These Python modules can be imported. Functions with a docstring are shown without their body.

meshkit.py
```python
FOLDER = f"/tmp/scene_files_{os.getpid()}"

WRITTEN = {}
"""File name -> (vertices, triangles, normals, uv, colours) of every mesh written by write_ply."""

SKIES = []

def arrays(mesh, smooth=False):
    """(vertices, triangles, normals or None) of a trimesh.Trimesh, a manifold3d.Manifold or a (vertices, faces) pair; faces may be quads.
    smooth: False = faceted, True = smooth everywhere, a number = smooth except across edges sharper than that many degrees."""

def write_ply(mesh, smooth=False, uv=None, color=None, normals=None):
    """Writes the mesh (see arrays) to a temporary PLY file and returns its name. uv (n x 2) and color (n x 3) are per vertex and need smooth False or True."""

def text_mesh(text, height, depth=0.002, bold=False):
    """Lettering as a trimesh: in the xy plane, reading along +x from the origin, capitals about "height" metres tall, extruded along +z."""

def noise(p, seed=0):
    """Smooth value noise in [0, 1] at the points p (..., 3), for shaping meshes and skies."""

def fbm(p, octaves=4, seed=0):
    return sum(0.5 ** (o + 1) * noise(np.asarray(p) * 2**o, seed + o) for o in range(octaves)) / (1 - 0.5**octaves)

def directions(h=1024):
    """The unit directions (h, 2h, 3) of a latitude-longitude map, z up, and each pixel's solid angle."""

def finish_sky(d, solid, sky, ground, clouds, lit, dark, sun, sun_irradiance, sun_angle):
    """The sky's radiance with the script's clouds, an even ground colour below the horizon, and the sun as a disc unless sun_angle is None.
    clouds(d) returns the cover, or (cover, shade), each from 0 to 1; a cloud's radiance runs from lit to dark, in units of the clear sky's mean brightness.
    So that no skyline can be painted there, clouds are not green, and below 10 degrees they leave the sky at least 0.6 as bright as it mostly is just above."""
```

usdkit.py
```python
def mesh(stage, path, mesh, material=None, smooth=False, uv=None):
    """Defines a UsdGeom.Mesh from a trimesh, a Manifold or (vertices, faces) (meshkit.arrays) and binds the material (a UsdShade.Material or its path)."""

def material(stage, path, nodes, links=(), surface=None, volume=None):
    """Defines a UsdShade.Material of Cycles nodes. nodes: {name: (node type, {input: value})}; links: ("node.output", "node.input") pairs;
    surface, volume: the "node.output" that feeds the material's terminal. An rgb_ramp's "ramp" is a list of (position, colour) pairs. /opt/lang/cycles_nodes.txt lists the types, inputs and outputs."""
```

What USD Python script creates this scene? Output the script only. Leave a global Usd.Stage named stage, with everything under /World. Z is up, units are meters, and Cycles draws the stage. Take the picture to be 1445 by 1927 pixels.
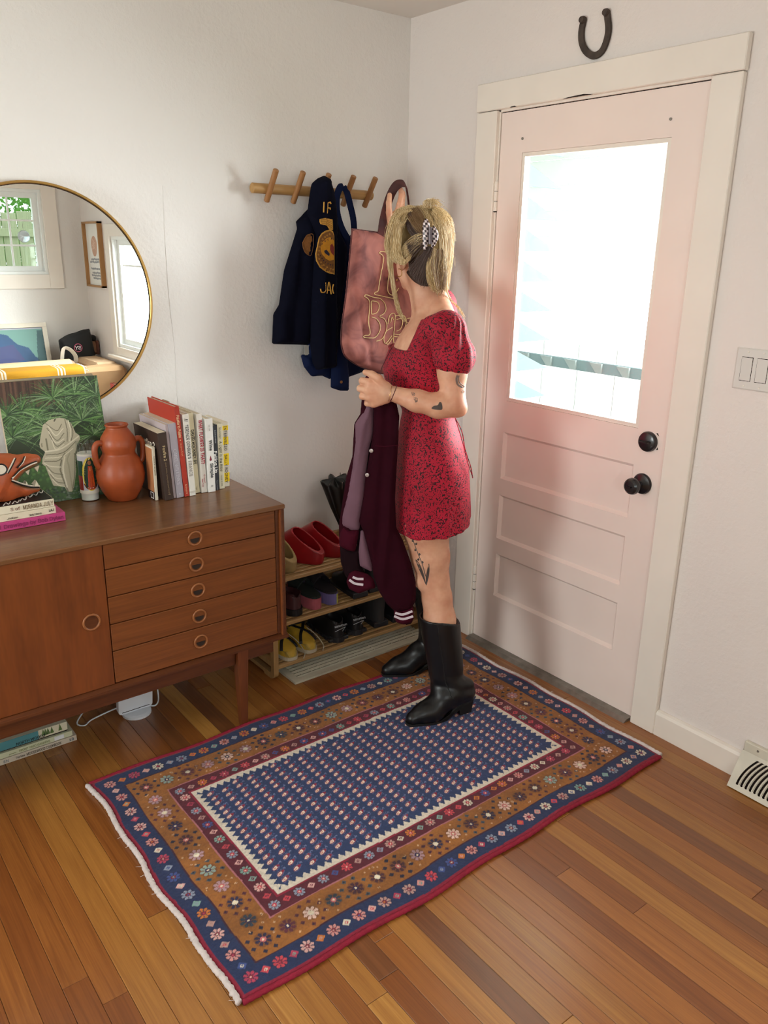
import math, numpy as np, trimesh, manifold3d, shapely, usdkit, meshkit
from shapely.geometry import Polygon, LineString, Point, MultiPoint
from shapely import affinity
from scipy.spatial import Delaunay, cKDTree
from pxr import Usd, UsdGeom, UsdLux, UsdShade, Sdf, Gf, Vt

# ---------------------------------------------------------------- camera, sky, lamps, exposure
stage = Usd.Stage.CreateInMemory()
UsdGeom.SetStageUpAxis(stage, UsdGeom.Tokens.z)
UsdGeom.SetStageMetersPerUnit(stage, 1.0)
UsdGeom.Xform.Define(stage, '/World'); stage.SetDefaultPrim(stage.GetPrimAtPath('/World'))
UsdGeom.Scope.Define(stage, '/World/Looks')
W, H = 1445, 1927
EYE = np.array([-2.25156, -2.75314, 1.57193]); YAW, PITCH, ROLL, FPX = 0.665845, -0.314087, 0.017978, 1527.74
FWD = np.array([math.cos(PITCH) * math.sin(YAW), math.cos(PITCH) * math.cos(YAW), math.sin(PITCH)])
_r = np.array([math.cos(YAW), -math.sin(YAW), 0.0]); _u = np.cross(_r, FWD)
RIGHT = math.cos(ROLL) * _r + math.sin(ROLL) * _u; UP = -math.sin(ROLL) * _r + math.cos(ROLL) * _u
cam = UsdGeom.Camera.Define(stage, '/World/Camera')
m = np.eye(4); m[0, :3], m[1, :3], m[2, :3], m[3, :3] = RIGHT, UP, -FWD, EYE
cam.AddTransformOp().Set(Gf.Matrix4d(m.tolist()))
cam.CreateHorizontalApertureAttr(36.0); cam.CreateVerticalApertureAttr(36.0 * H / W); cam.CreateFocalLengthAttr(36.0 * FPX / W)
cam.CreateClippingRangeAttr(Gf.Vec2f(0.05, 200))
cam.CreateExposureAttr(-0.1)
sky = UsdLux.DomeLight.Define(stage, '/World/SkyLight'); sky.CreateIntensityAttr(0.95); sky.CreateColorAttr(Gf.Vec3f(0.90, 0.96, 1.0))

def window_light(name, centre, toward, w, h, power, color=(0.97, 0.985, 1.0)):
    """Daylight coming through a window opening (a rectangle the size of the opening, at the opening)."""
    l = UsdLux.RectLight.Define(stage, '/World/' + name)
    l.CreateWidthAttr(w); l.CreateHeightAttr(h); l.CreateIntensityAttr(power); l.CreateColorAttr(Gf.Vec3f(*color)); l.CreateNormalizeAttr(False)
    z = -np.asarray(toward, float); z /= np.linalg.norm(z); x = np.cross([0, 0, 1.0], z); x /= np.linalg.norm(x); y = np.cross(z, x)
    q = np.eye(4); q[0, :3], q[1, :3], q[2, :3], q[3, :3] = x, y, z, centre
    l.AddTransformOp().Set(Gf.Matrix4d(q.tolist()))
    return l
window_light('DaylightLeft', (-4.13, -0.90, 1.32), (1, 0, -0.1), 0.75, 0.95, 20, (0.98, 0.985, 0.98))
window_light('DaylightRight', (0.30, -2.85, 1.40), (-1, 0.30, -0.5), 0.8, 0.75, 26, (0.98, 0.985, 0.99))
window_light('DaylightPorch', (1.80, -1.25, 1.75), (-1, 0.42, -0.25), 1.9, 1.1, 46)
window_light('DaylightRear', (-2.7, -4.20, 1.5), (0, 1, -0.05), 1.1, 1.1, 7)

# ---------------------------------------------------------------- helpers
def px(u, v, axis, val):
    """The point of the plane axis=val that stands at the pixel (u, v) of the 1445 x 1927 picture."""
    d = FWD + RIGHT * (u - W / 2) / FPX - UP * (v - H / 2) / FPX
    return EYE + d * ((val - EYE[axis]) / d[axis])
def S(h):
    h = h.lstrip('#'); c = np.array([int(h[i:i + 2], 16) for i in (0, 2, 4)]) / 255.0
    return tuple(np.where(c <= 0.04045, c / 12.92, ((c + 0.055) / 1.055) ** 2.4))
RNG = np.random.default_rng(7)
_used = {}
def numbered(parent, name):
    k = _used.get((parent, name), 0); _used[(parent, name)] = k + 1
    return f'{parent}/{name}' if k == 0 else f'{parent}/{name}_{k:03d}'
class T:
    """A thing: an Xform at its base; children are given in world coordinates and stored relative to it."""
    def __init__(s, name, loc=(0, 0, 0)):
        s.path = numbered('/World', name); s.loc = np.asarray(loc, float)
        x = UsdGeom.Xform.Define(stage, s.path); x.AddTranslateOp().Set(Gf.Vec3d(*map(float, loc))); s.prim = x.GetPrim()
class P:
    def __init__(s, path, loc): s.path, s.loc, s.prim = path, loc, stage.GetPrimAtPath(path)
def tag(o, label=None, cat=None, group=None, kind=None):
    for k, v in (('label', label), ('category', cat), ('group', group), ('kind', kind)):
        if v: o.prim.SetCustomDataByKey(k, v)
    return o
def thing(name, label, cat, loc=(0, 0, 0), group=None): return tag(T(name, loc), label, cat, group)
def cat_mesh(ms):
    vs, fs, n = [], [], 0
    for q in ms:
        v, f, _ = meshkit.arrays(q); vs.append(v); fs.append(f + n); n += len(v)
    return (np.vstack(vs), np.vstack(fs))
def obj(name, mesh, mat, parent=None, smooth=False, col=None, label=None):
    if isinstance(mesh, list): mesh = cat_mesh(mesh)
    loc = parent.loc if parent else np.zeros(3)
    path = numbered(parent.path if parent else '/World', name)
    v, f, _ = meshkit.arrays(mesh)
    if col is not None and smooth: smooth = True
    g = usdkit.mesh(stage, path, (v - loc, f), mat, smooth=smooth)
    if col is not None:
        UsdGeom.PrimvarsAPI(g).CreatePrimvar('Col', Sdf.ValueTypeNames.Color3fArray, 'vertex').Set(Vt.Vec3fArray.FromNumpy(np.asarray(col, np.float32)))
    o = P(path, loc)
    if label: tag(o, label)
    return o
def struct(name, mesh, mat, parent=None, **k):
    o = obj(name, mesh, mat, parent, **k)
    if parent is None: tag(o, kind='structure')
    return o
# --- shapes
def hull(pts): 
    h = trimesh.convex.convex_hull(np.asarray(pts, float)); return (np.array(h.vertices), np.array(h.faces))
def bx(x0, x1, y0, y1, z0, z1, r=0.002):
    lo, hi = np.array([min(x0, x1), min(y0, y1), min(z0, z1)]), np.array([max(x0, x1), max(y0, y1), max(z0, z1)])
    c, a = (lo + hi) / 2, (hi - lo) / 2; r = min(r, 0.45 * a.min())
    if r <= 0:
        q = trimesh.creation.box(hi - lo); q.apply_translation(c); return (np.array(q.vertices), np.array(q.faces))
    s = np.array([[i, j, k] for i in (-1, 1) for j in (-1, 1) for k in (-1, 1)], float)
    return hull(np.vstack([c + s * (a - np.array(e)) for e in ([r, r, 0], [r, 0, r], [0, r, r])]))
def xf(mesh, O, e1, e2, e3):
    """Local (a, b, c) to O + a e1 + b e2 + c e3."""
    v, f, _ = meshkit.arrays(mesh); M = np.array([e1, e2, e3], float)
    return (np.asarray(O) + v @ M, f[:, ::-1] if np.linalg.det(M) < 0 else f)
def rot(mesh, axis, ang, about):
    v, f, _ = meshkit.arrays(mesh); R = trimesh.transformations.rotation_matrix(ang, axis, about)
    return (v @ R[:3, :3].T + R[:3, 3], f)
def move(mesh, d): v, f, _ = meshkit.arrays(mesh); return (v + np.asarray(d), f)
def tube(pts, r, n=10, closed=False, flat=None, up=(0, 0, 1)):
    """A tube along pts; r a number or per point; flat=(a, b) makes a strap of half-width a and half-thickness b."""
    p = np.asarray(pts, float); m_ = len(p); r = np.broadcast_to(np.asarray(r, float), (m_,))
    t = np.gradient(p, axis=0) if not closed else np.roll(p, -1, 0) - np.roll(p, 1, 0)
    t /= np.linalg.norm(t, axis=1, keepdims=True) + 1e-12
    ref = np.asarray(up, float); a = np.cross(t[0], ref)
    if np.linalg.norm(a) < 1e-3: a = np.cross(t[0], [1.0, 0.3, 0.1])
    A = []
    for k in range(m_):
        a = a - t[k] * (a @ t[k]); a /= np.linalg.norm(a); A.append(a)
    A = np.array(A); B = np.cross(t, A); th = np.linspace(0, 2 * np.pi, n, endpoint=False)
    if flat: 
        cs, sn = np.sign(np.cos(th)) * np.abs(np.cos(th)) ** .4 * flat[0], np.sign(np.sin(th)) * np.abs(np.sin(th)) ** .4 * flat[1]
        ring = A[:, None] * cs[None, :, None] + B[:, None] * sn[None, :, None]
    else: ring = (A[:, None] * np.cos(th)[None, :, None] + B[:, None] * np.sin(th)[None, :, None]) * r[:, None, None]
    v = (p[:, None] + ring).reshape(-1, 3); f = []
    i, j = np.meshgrid(np.arange(m_ if closed else m_ - 1), np.arange(n), indexing='ij'); i, j = i.ravel(), j.ravel(); i2, j2 = (i + 1) % m_, (j + 1) % n
    f = np.vstack([np.c_[i * n + j, i2 * n + j2, i2 * n + j], np.c_[i * n + j, i * n + j2, i2 * n + j2]])
    if not closed:
        v = np.vstack([v, p[0], p[-1]]); c0, c1 = m_ * n, m_ * n + 1; J = np.arange(n); J2 = (J + 1) % n
        f = np.vstack([f, np.c_[np.full(n, c0), J2, J], np.c_[np.full(n, c1), (m_ - 1) * n + J, (m_ - 1) * n + J2]])
    return (v, f)
def spline(pts, n=40, closed=False):
    p = np.asarray(pts, float); 
    if closed: p = np.vstack([p[-1:], p, p[:2]])
    else: p = np.vstack([2 * p[0] - p[1], p, 2 * p[-1] - p[-2]])
    segs = len(p) - 3; u = np.linspace(0, segs, n + 1)[:-1] if closed else np.linspace(0, segs, n)
    i = np.minimum(u.astype(int), segs - 1); t = (u - i)[:, None]; a, b, c, d = p[i], p[i + 1], p[i + 2], p[i + 3]
    return 0.5 * (2 * b + (c - a) * t + (2 * a - 5 * b + 4 * c - d) * t ** 2 + (3 * b - a - 3 * c + d) * t ** 3)
def lathe(prof, O=(0, 0, 0), axis=(0, 0, 1), n=32):
    """prof: (radius, height) pairs turned about the axis."""
    prof = np.asarray(prof, float); th = np.linspace(0, 2 * np.pi, n, endpoint=False)
    v = np.stack([prof[:, None, 0] * np.cos(th), prof[:, None, 0] * np.sin(th), np.broadcast_to(prof[:, None, 1], (len(prof), n))], -1).reshape(-1, 3)
    i, j = np.meshgrid(np.arange(len(prof) - 1), np.arange(n), indexing='ij'); i, j = i.ravel(), j.ravel(); j2 = (j + 1) % n
    f = np.vstack([np.c_[i * n + j, i * n + j2, (i + 1) * n + j2], np.c_[i * n + j, (i + 1) * n + j2, (i + 1) * n + j]])
    z = np.asarray(axis, float); z /= np.linalg.norm(z); x = np.cross([0, 1.0, 0.02], z); x /= np.linalg.norm(x)
    return xf((v, f), O, x, np.cross(z, x), z)
def extr(poly, O, e1, e2, t):
    """Extrudes a 2-D polygon (or list) by t along e1 x e2 from the plane O, e1, e2."""
    e1, e2 = np.asarray(e1, float), np.asarray(e2, float); e3 = np.cross(e1, e2); e3 /= np.linalg.norm(e3)
    if not hasattr(poly, 'geom_type'): poly = Polygon(poly)
    poly = poly.buffer(0); ms = []
    for g in getattr(poly, 'geoms', [poly]):
        if g.area > 1e-9:
            q = trimesh.creation.extrude_polygon(g, abs(t), engine='earcut'); v = np.array(q.vertices)
            if t < 0: v[:, 2] -= abs(t)
            ms.append(xf((v, np.array(q.faces)), O, e1, e2, e3))
    return cat_mesh(ms)
def text(s, h, O, e1, e2, depth=0.0008, bold=False, width=None, sx=1.0):
    """Lettering of capital height h starting at O, reading along e1, up along e2."""
    q = meshkit.text_mesh(s, h, depth, bold); v = np.array(q.vertices)
    if width: sx = width / (v[:, 0].max() - v[:, 0].min())
    v[:, 0] *= sx
    e1, e2 = np.asarray(e1, float), np.asarray(e2, float)
    return xf((v, np.array(q.faces)), O, e1 / np.linalg.norm(e1), e2 / np.linalg.norm(e2), np.cross(e1, e2) / np.linalg.norm(np.cross(e1, e2)))
def sheet(poly, res):
    """Even triangles inside a 2-D polygon: points, triangles, boundary distance."""
    b = []
    if hasattr(poly, 'geoms'): poly = max(poly.geoms, key=lambda g_: g_.area)
    for ring in [poly.exterior, *poly.interiors]:
        n = max(8, int(ring.length / res)); b += [ring.interpolate(k / n, normalized=True).coords[0] for k in range(n)]
    x0, y0, x1, y1 = poly.bounds; g = np.array([(x + (res / 2 if k % 2 else 0), y) for k, y in enumerate(np.arange(y0, y1, res * .87)) for x in np.arange(x0, x1, res)])
    inn = shapely.contains_xy(poly.buffer(-res * .55), g[:, 0], g[:, 1]); p = np.vstack([b, g[inn]])
    tr = Delaunay(p).simplices; c = p[tr].mean(1); tr = tr[shapely.contains_xy(poly.buffer(1e-6), c[:, 0], c[:, 1])]
    a, bb, cc = p[tr[:, 0]], p[tr[:, 1]], p[tr[:, 2]]; ar = (bb[:, 0] - a[:, 0]) * (cc[:, 1] - a[:, 1]) - (bb[:, 1] - a[:, 1]) * (cc[:, 0] - a[:, 0])
    tr = tr[np.abs(ar) > 1e-12]; ar = ar[np.abs(ar) > 1e-12]; tr[ar < 0] = tr[ar < 0][:, ::-1]
    d = shapely.distance(poly.boundary, shapely.points(p)); d[:len(b)] = 0
    return p, tr, d, len(b)
def puff(poly, O, e1, e2, thick, res=0.01, edge=0.03, fold=None, back=0.5, rim=0.003):
    """A soft closed solid over a polygon: the front swells to thick within edge of the outline, fold(p) adds to the front, the back swells by back*thick."""
    if not hasattr(poly, 'geom_type'): poly = Polygon(poly)
    poly = poly.buffer(0); p, tr, d, nb = sheet(poly, res); s = np.sqrt(np.clip(1 - (1 - np.clip(d / edge, 0, 1)) ** 2, 0, 1))
    fr = rim + thick * s + (fold(p) * np.clip(d / (edge * .5), 0.15, 1) if fold else 0); bk = -rim - thick * back * s + (fold(p) * .6 * np.clip(d / (edge * .5), 0.15, 1) if fold else 0)
    bk = np.minimum(bk, fr - 0.002); n = len(p)
    v = np.vstack([np.c_[p, fr], np.c_[p, bk]]); f = [tr, tr[:, ::-1] + n]
    e = np.vstack([tr[:, [0, 1]], tr[:, [1, 2]], tr[:, [2, 0]]]); key = {}
    for a, b in e: key[(a, b)] = 1
    be = np.array([(a, b) for (a, b) in key if (b, a) not in key]); f += [np.c_[be[:, 0], be[:, 0] + n, be[:, 1] + n], np.c_[be[:, 0], be[:, 1] + n, be[:, 1]]]
    e1, e2 = np.asarray(e1, float), np.asarray(e2, float); e3 = np.cross(e1, e2)
    return xf((v, np.vstack(f)), O, e1, e2, e3)
class SDF:
    """A smooth union of simple shapes on a grid, turned into a mesh by surface nets."""
    def __init__(s, lo, hi, h):
        s.lo, s.h = np.asarray(lo, float), h; s.n = np.ceil((np.asarray(hi) - lo) / h).astype(int) + 1; s.d = np.full(s.n, 0.5, np.float32)
    def _win(s, lo, hi):
        i0 = np.clip(np.floor((np.asarray(lo) - s.lo) / s.h).astype(int), 0, s.n); i1 = np.clip(np.ceil((np.asarray(hi) - s.lo) / s.h).astype(int) + 1, 0, s.n)
        ax = [s.lo[k] + s.h * np.arange(i0[k], i1[k]) for k in range(3)]
        return tuple(slice(a, b) for a, b in zip(i0, i1)), np.meshgrid(*ax, indexing='ij', sparse=True)
    def _op(s, sl, q, k, op):
        d = s.d[sl]
        if op == 'u':
            if k > 0: hh = np.clip(k - np.abs(d - q), 0, None) / k; s.d[sl] = np.minimum(d, q) - hh * hh * k * .25
            else: s.d[sl] = np.minimum(d, q)
        elif op == 'sub': s.d[sl] = np.maximum(d, -q)
        elif op == 'int': s.d[sl] = np.maximum(d, q)
    def cone(s, a, b, ra, rb, k=0.015, op='u'):
        a, b = np.asarray(a, float), np.asarray(b, float); mr = max(ra, rb) + k * 2 + s.h * 3
        sl, (x, y, z) = s._win(np.minimum(a, b) - mr, np.maximum(a, b) + mr); ab = b - a; L = max(ab @ ab, 1e-12)
        t = np.clip(((x - a[0]) * ab[0] + (y - a[1]) * ab[1] + (z - a[2]) * ab[2]) / L, 0, 1)
        q = np.sqrt((x - a[0] - t * ab[0]) ** 2 + (y - a[1] - t * ab[1]) ** 2 + (z - a[2] - t * ab[2]) ** 2) - (ra + (rb - ra) * t)
        s._op(sl, q, k, op)
    def chain(s, pts, rs, k=0.015):
        for i in range(len(pts) - 1): s.cone(pts[i], pts[i + 1], rs[i], rs[i + 1], k)
    def ell(s, c, r, k=0.015, R=None, op='u'):
        c, r = np.asarray(c, float), np.asarray(r, float); mr = r.max() + k * 2 + s.h * 3
        sl, (x, y, z) = s._win(c - mr, c + mr); x, y, z = x - c[0], y - c[1], z - c[2]
        if R is not None: x, y, z = (R[i][0] * x + R[i][1] * y + R[i][2] * z for i in range(3))
        k0 = np.sqrt((x / r[0]) ** 2 + (y / r[1]) ** 2 + (z / r[2]) ** 2); k1 = np.sqrt((x / r[0] ** 2) ** 2 + (y / r[1] ** 2) ** 2 + (z / r[2] ** 2) ** 2) + 1e-9
        s._op(sl, k0 * (k0 - 1) / k1, k, op)
    def loft(s, tab, k=0.015, e=2.3, op='u', wave=None):
        """tab rows: z, x0, x1 (outline), yc, half-width."""
        tab = np.asarray(tab, float); z0, z1 = tab[0, 0], tab[-1, 0]; mr = k * 2 + s.h * 3
        sl, (x, y, z) = s._win([tab[:, 1].min() - mr, (tab[:, 3] - tab[:, 4]).min() - mr, z0 - mr], [tab[:, 2].max() + mr, (tab[:, 3] + tab[:, 4]).max() + mr, z1 + mr])
        from scipy.interpolate import PchipInterpolator
        zc = np.clip(z, z0, z1); I = [PchipInterpolator(tab[:, 0], tab[:, i])(zc) for i in (1, 2, 3, 4)]
        c, a = (I[0] + I[1]) / 2, (I[1] - I[0]) / 2; b = I[3]
        if wave is not None: w = wave(np.arctan2((y - I[2]) / b, (x - c) / a), z); a, b = a * w, b * w
        g = (np.abs((x - c) / a) ** e + np.abs((y - I[2]) / b) ** e) ** (1 / e)
        q = (g - 1) * np.minimum(a, b); q = np.where(z < z0, np.maximum(q, z0 - z), np.where(z > z1, np.maximum(q, z - z1), q)); s._op(sl, q, k, op)
    def half(s, p, nrm, op='int'):
        """Keeps the side of the plane that nrm points away from."""
        sl, (x, y, z) = s._win(s.lo - 1, s.lo + s.n * s.h + 1); nrm = np.asarray(nrm, float) / np.linalg.norm(nrm)
        s._op(sl, (x - p[0]) * nrm[0] + (y - p[1]) * nrm[1] + (z - p[2]) * nrm[2], 0, op)
    def mesh(s, smooth=2):
        d = s.d; ins = d < 0; n = d.shape
        c = np.zeros(np.array(n) - 1, np.int8)
        for i, j, k in np.ndindex(2, 2, 2): c += ins[i:n[0] - 1 + i, j:n[1] - 1 + j, k:n[2] - 1 + k]
        act = np.argwhere((c > 0) & (c < 8)); idx = np.full(c.shape, -1, np.int64); idx[tuple(act.T)] = np.arange(len(act))
        cor = np.array(list(np.ndindex(2, 2, 2))); val = np.stack([d[tuple((act + q).T)] for q in cor], 1).astype(float)
        acc, cnt = np.zeros((len(act), 3)), np.zeros(len(act))
        for a in range(8):
            for b in range(a + 1, 8):
                if np.abs(cor[a] - cor[b]).sum() == 1:
                    x = (val[:, a] < 0) != (val[:, b] < 0); t = val[x, a] / (val[x, a] - val[x, b]); acc[x] += cor[a] + t[:, None] * (cor[b] - cor[a]); cnt[x] += 1
        v = s.lo + s.h * (act + acc / cnt[:, None]); F = []
        for ax in range(3):
            o1, o2 = [(1, 2), (2, 0), (0, 1)][ax]; sa = [slice(None)] * 3; sb = [slice(None)] * 3; sa[ax], sb[ax] = slice(0, -1), slice(1, None)
            ch = np.argwhere(ins[tuple(sa)] != ins[tuple(sb)]); ok = (ch[:, o1] > 0) & (ch[:, o2] > 0) & (ch[:, o1] < n[o1] - 1) & (ch[:, o2] < n[o2] - 1); ch = ch[ok]
            flip = ins[tuple(ch.T)]; q = []
            for da, db in ((-1, -1), (0, -1), (0, 0), (-1, 0)):
                e = ch.copy(); e[:, o1] += da; e[:, o2] += db; q.append(idx[tuple(e.T)])
            q = np.stack(q, 1); q[~flip] = q[~flip][:, ::-1]; F.append(q)
        F = np.vstack(F); F = np.vstack([F[:, [0, 1, 2]], F[:, [0, 2, 3]]])
        return relax(v, F, smooth)
def relax(v, F, it):
    if it:
        E = np.vstack([F[:, [0, 1]], F[:, [1, 2]], F[:, [2, 0]]]); E = np.vstack([E, E[:, ::-1]]); from scipy.sparse import coo_matrix
        A = coo_matrix((np.ones(len(E)), (E[:, 0], E[:, 1])), shape=(len(v),) * 2).tocsr(); A.data[:] = 1; dg = np.asarray(A.sum(1)).ravel(); dg[dg == 0] = 1
        for _ in range(it):
            for w in (0.5, -0.52): v = v + w * ((A @ v) / dg[:, None] - v)
    return v, F
def qmesh(v2, nu, nv):
    i, j = np.meshgrid(np.arange(nu - 1), np.arange(nv - 1), indexing='ij'); i, j = i.ravel(), j.ravel(); a = i * nv + j
    return np.vstack([np.c_[a, a + nv, a + nv + 1], np.c_[a, a + nv + 1, a + 1]])
# --- materials
def look(name, nodes, links, surface='p.BSDF'): return usdkit.material(stage, '/World/Looks/' + name, nodes, links, surface=surface)
def M(name, col, rough=0.5, var=0.08, scale=12, bump=0.0, bscale=150, st=(1, 1, 1), **pb):
    """A plain material with a little tone variation and relief."""
    col = np.array(S(col) if isinstance(col, str) else col)
    n = {'g': ('geometry', {}), 'mp': ('mapping', {'scale': st}), 'n': ('noise_texture', {'scale': scale, 'detail': 4}), 'r': ('rgb_ramp', {'ramp': [(0.25, tuple(col * (1 - var))), (0.75, tuple(np.minimum(col * (1 + var), 1)))]}), 'p': ('principled_bsdf', {'roughness': rough, **pb})}
    l = [('g.position', 'mp.vector'), ('mp.vector', 'n.vector'), ('n.fac', 'r.fac'), ('r.color', 'p.base_color')]
    if bump:
        n['b'] = ('noise_texture', {'scale': bscale, 'detail': 3}); n['bp'] = ('bump', {'strength': bump, 'distance': 0.002}); l += [('mp.vector', 'b.vector'), ('b.fac', 'bp.height'), ('bp.normal', 'p.normal')]
    return look(name, n, l)
def MV(name, rough=0.6, bump=0.0, bscale=400, **pb):
    """A material whose colour is the mesh's own print (its Col values)."""
    n = {'a': ('attribute', {'attribute': 'Col'}), 'p': ('principled_bsdf', {'roughness': rough, **pb})}; l = [('a.color', 'p.base_color')]
    if bump:
        n |= {'g': ('geometry', {}), 'b': ('noise_texture', {'scale': bscale, 'detail': 2}), 'bp': ('bump', {'strength': bump, 'distance': 0.002})}; l += [('g.position', 'b.vector'), ('b.fac', 'bp.height'), ('bp.normal', 'p.normal')]
    return look(name, n, l)
def wood(name, dark, light, st=(3, 60, 60), rough=0.4, bump=0.12, rand=0.0, **pb):
    """Wood with grain drawn out along the axis whose st is small; rand mixes a tone per piece."""
    dark, light = np.array(S(dark)), np.array(S(light))
    n = {'g': ('geometry', {}), 'oi': ('object_info', {}), 'off': ('vector_math', {'math_type': 'scale', 'scale': 7.0}), 'ad': ('vector_math', {'math_type': 'add'}), 'cx': ('combine_xyz', {}),
         'mp': ('mapping', {'scale': st}), 'n': ('noise_texture', {'scale': 1.0, 'detail': 5, 'roughness': 0.65, 'distortion': 0.6}), 'mp2': ('mapping', {'scale': tuple(np.array(st) * (1.5, 6, 6) if st[0] < st[1] else np.array(st) * (6, 1.5, 6))}), 'n2': ('noise_texture', {'scale': 1.0, 'detail': 3}),
         'm1': ('math', {'math_type': 'multiply', 'value2': 0.65}), 'm2': ('math', {'math_type': 'multiply_add', 'value2': 0.35}), 'm3': ('math', {'math_type': 'multiply_add', 'value2': rand}), 'm4': ('math', {'math_type': 'subtract', 'value2': rand / 2}),
         'r': ('rgb_ramp', {'ramp': [(0.22, tuple(dark)), (0.5, tuple((dark + light) / 2)), (0.8, tuple(light))]}), 'bp': ('bump', {'strength': bump, 'distance': 0.001}), 'p': ('principled_bsdf', {'roughness': rough, **pb})}
    l = [('oi.random', 'cx.x'), ('oi.random', 'cx.y'), ('cx.vector', 'off.vector1'), ('g.position', 'ad.vector1'), ('off.vector', 'ad.vector2'), ('ad.vector', 'mp.vector'), ('ad.vector', 'mp2.vector'), ('mp.vector', 'n.vector'), ('mp2.vector', 'n2.vector'),
         ('n.fac', 'm1.value1'), ('n2.fac', 'm2.value1'), ('m1.value', 'm2.value3'), ('oi.random', 'm3.value1'), ('m2.value', 'm3.value3'), ('m3.value', 'm4.value1'), ('m4.value', 'r.fac'), ('r.color', 'p.base_color'), ('n2.fac', 'bp.height'), ('bp.normal', 'p.normal')]
    return look(name, n, l)
def pane(name, tint=(0.97, 1.0, 0.99), low=.03):
    """Thin glass: see-through, with a mirror sheen that grows toward grazing views (the same from both sides)."""
    return look(name, {'t': ('transparent_bsdf', {'color': tint}), 'gl': ('glossy_bsdf', {'roughness': 0.02, 'color': (1, 1, 1)}), 'lw': ('layer_weight', {'blend': 0.5}), 'pw': ('math', {'math_type': 'power', 'value2': 5.0}), 'f': ('math', {'math_type': 'multiply_add', 'value2': 0.6, 'value3': low}), 'm': ('mix_closure', {})},
        [('lw.facing', 'pw.value1'), ('pw.value', 'f.value1'), ('f.value', 'm.fac'), ('t.BSDF', 'm.closure1'), ('gl.BSDF', 'm.closure2')], surface='m.closure')
# ---------------------------------------------------------------- the room
def plaster(name, col, bump=0.6):
    c = np.array(S(col))
    return look(name, {'g': ('geometry', {}), 'n': ('noise_texture', {'scale': 1.3, 'detail': 2}), 'r': ('rgb_ramp', {'ramp': [(0.3, tuple(c * 0.97)), (0.7, tuple(np.minimum(c * 1.02, 1)))]}), 'b': ('noise_texture', {'scale': 75, 'detail': 3, 'roughness': 0.55}), 'v': ('noise_texture', {'scale': 22, 'detail': 2}),
        'mx': ('math', {'math_type': 'multiply'}), 'bp': ('bump', {'strength': bump, 'distance': 0.0045}), 'p': ('principled_bsdf', {'roughness': 0.55})},
        [('g.position', 'n.vector'), ('g.position', 'b.vector'), ('g.position', 'v.vector'), ('n.fac', 'r.fac'), ('r.color', 'p.base_color'), ('b.fac', 'mx.value1'), ('v.fac', 'mx.value2'), ('mx.value', 'bp.height'), ('bp.normal', 'p.normal')])
wallm = plaster('wall_paint', '#e9e5e1'); wallr = plaster('wall_paint_right', '#e7ded9')
ceilm = plaster('ceiling_paint', '#e6dfd8', 0.15)
trimm = M('trim_paint', '#ede4da', 0.38, 0.03, 6, 0.05, 30); doorm = M('door_paint', '#f0dfd7', 0.36, 0.03, 4, 0.06, 40)
gapm = M('dark_gap', '#2a1c14', 0.8); steel = M('threshold_metal', '#8d8880', 0.45, 0.25, 30, 0.1, 60, metallic=0.7)
glassm = pane('window_glass'); whitep = M('white_vinyl', '#eef0ee', 0.35, 0.02)
CZ = 2.4145; YF = -4.05; XL = -4.0
DL, DR, DT = -0.5196, -1.3247, 2.03       # the door's slab
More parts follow.
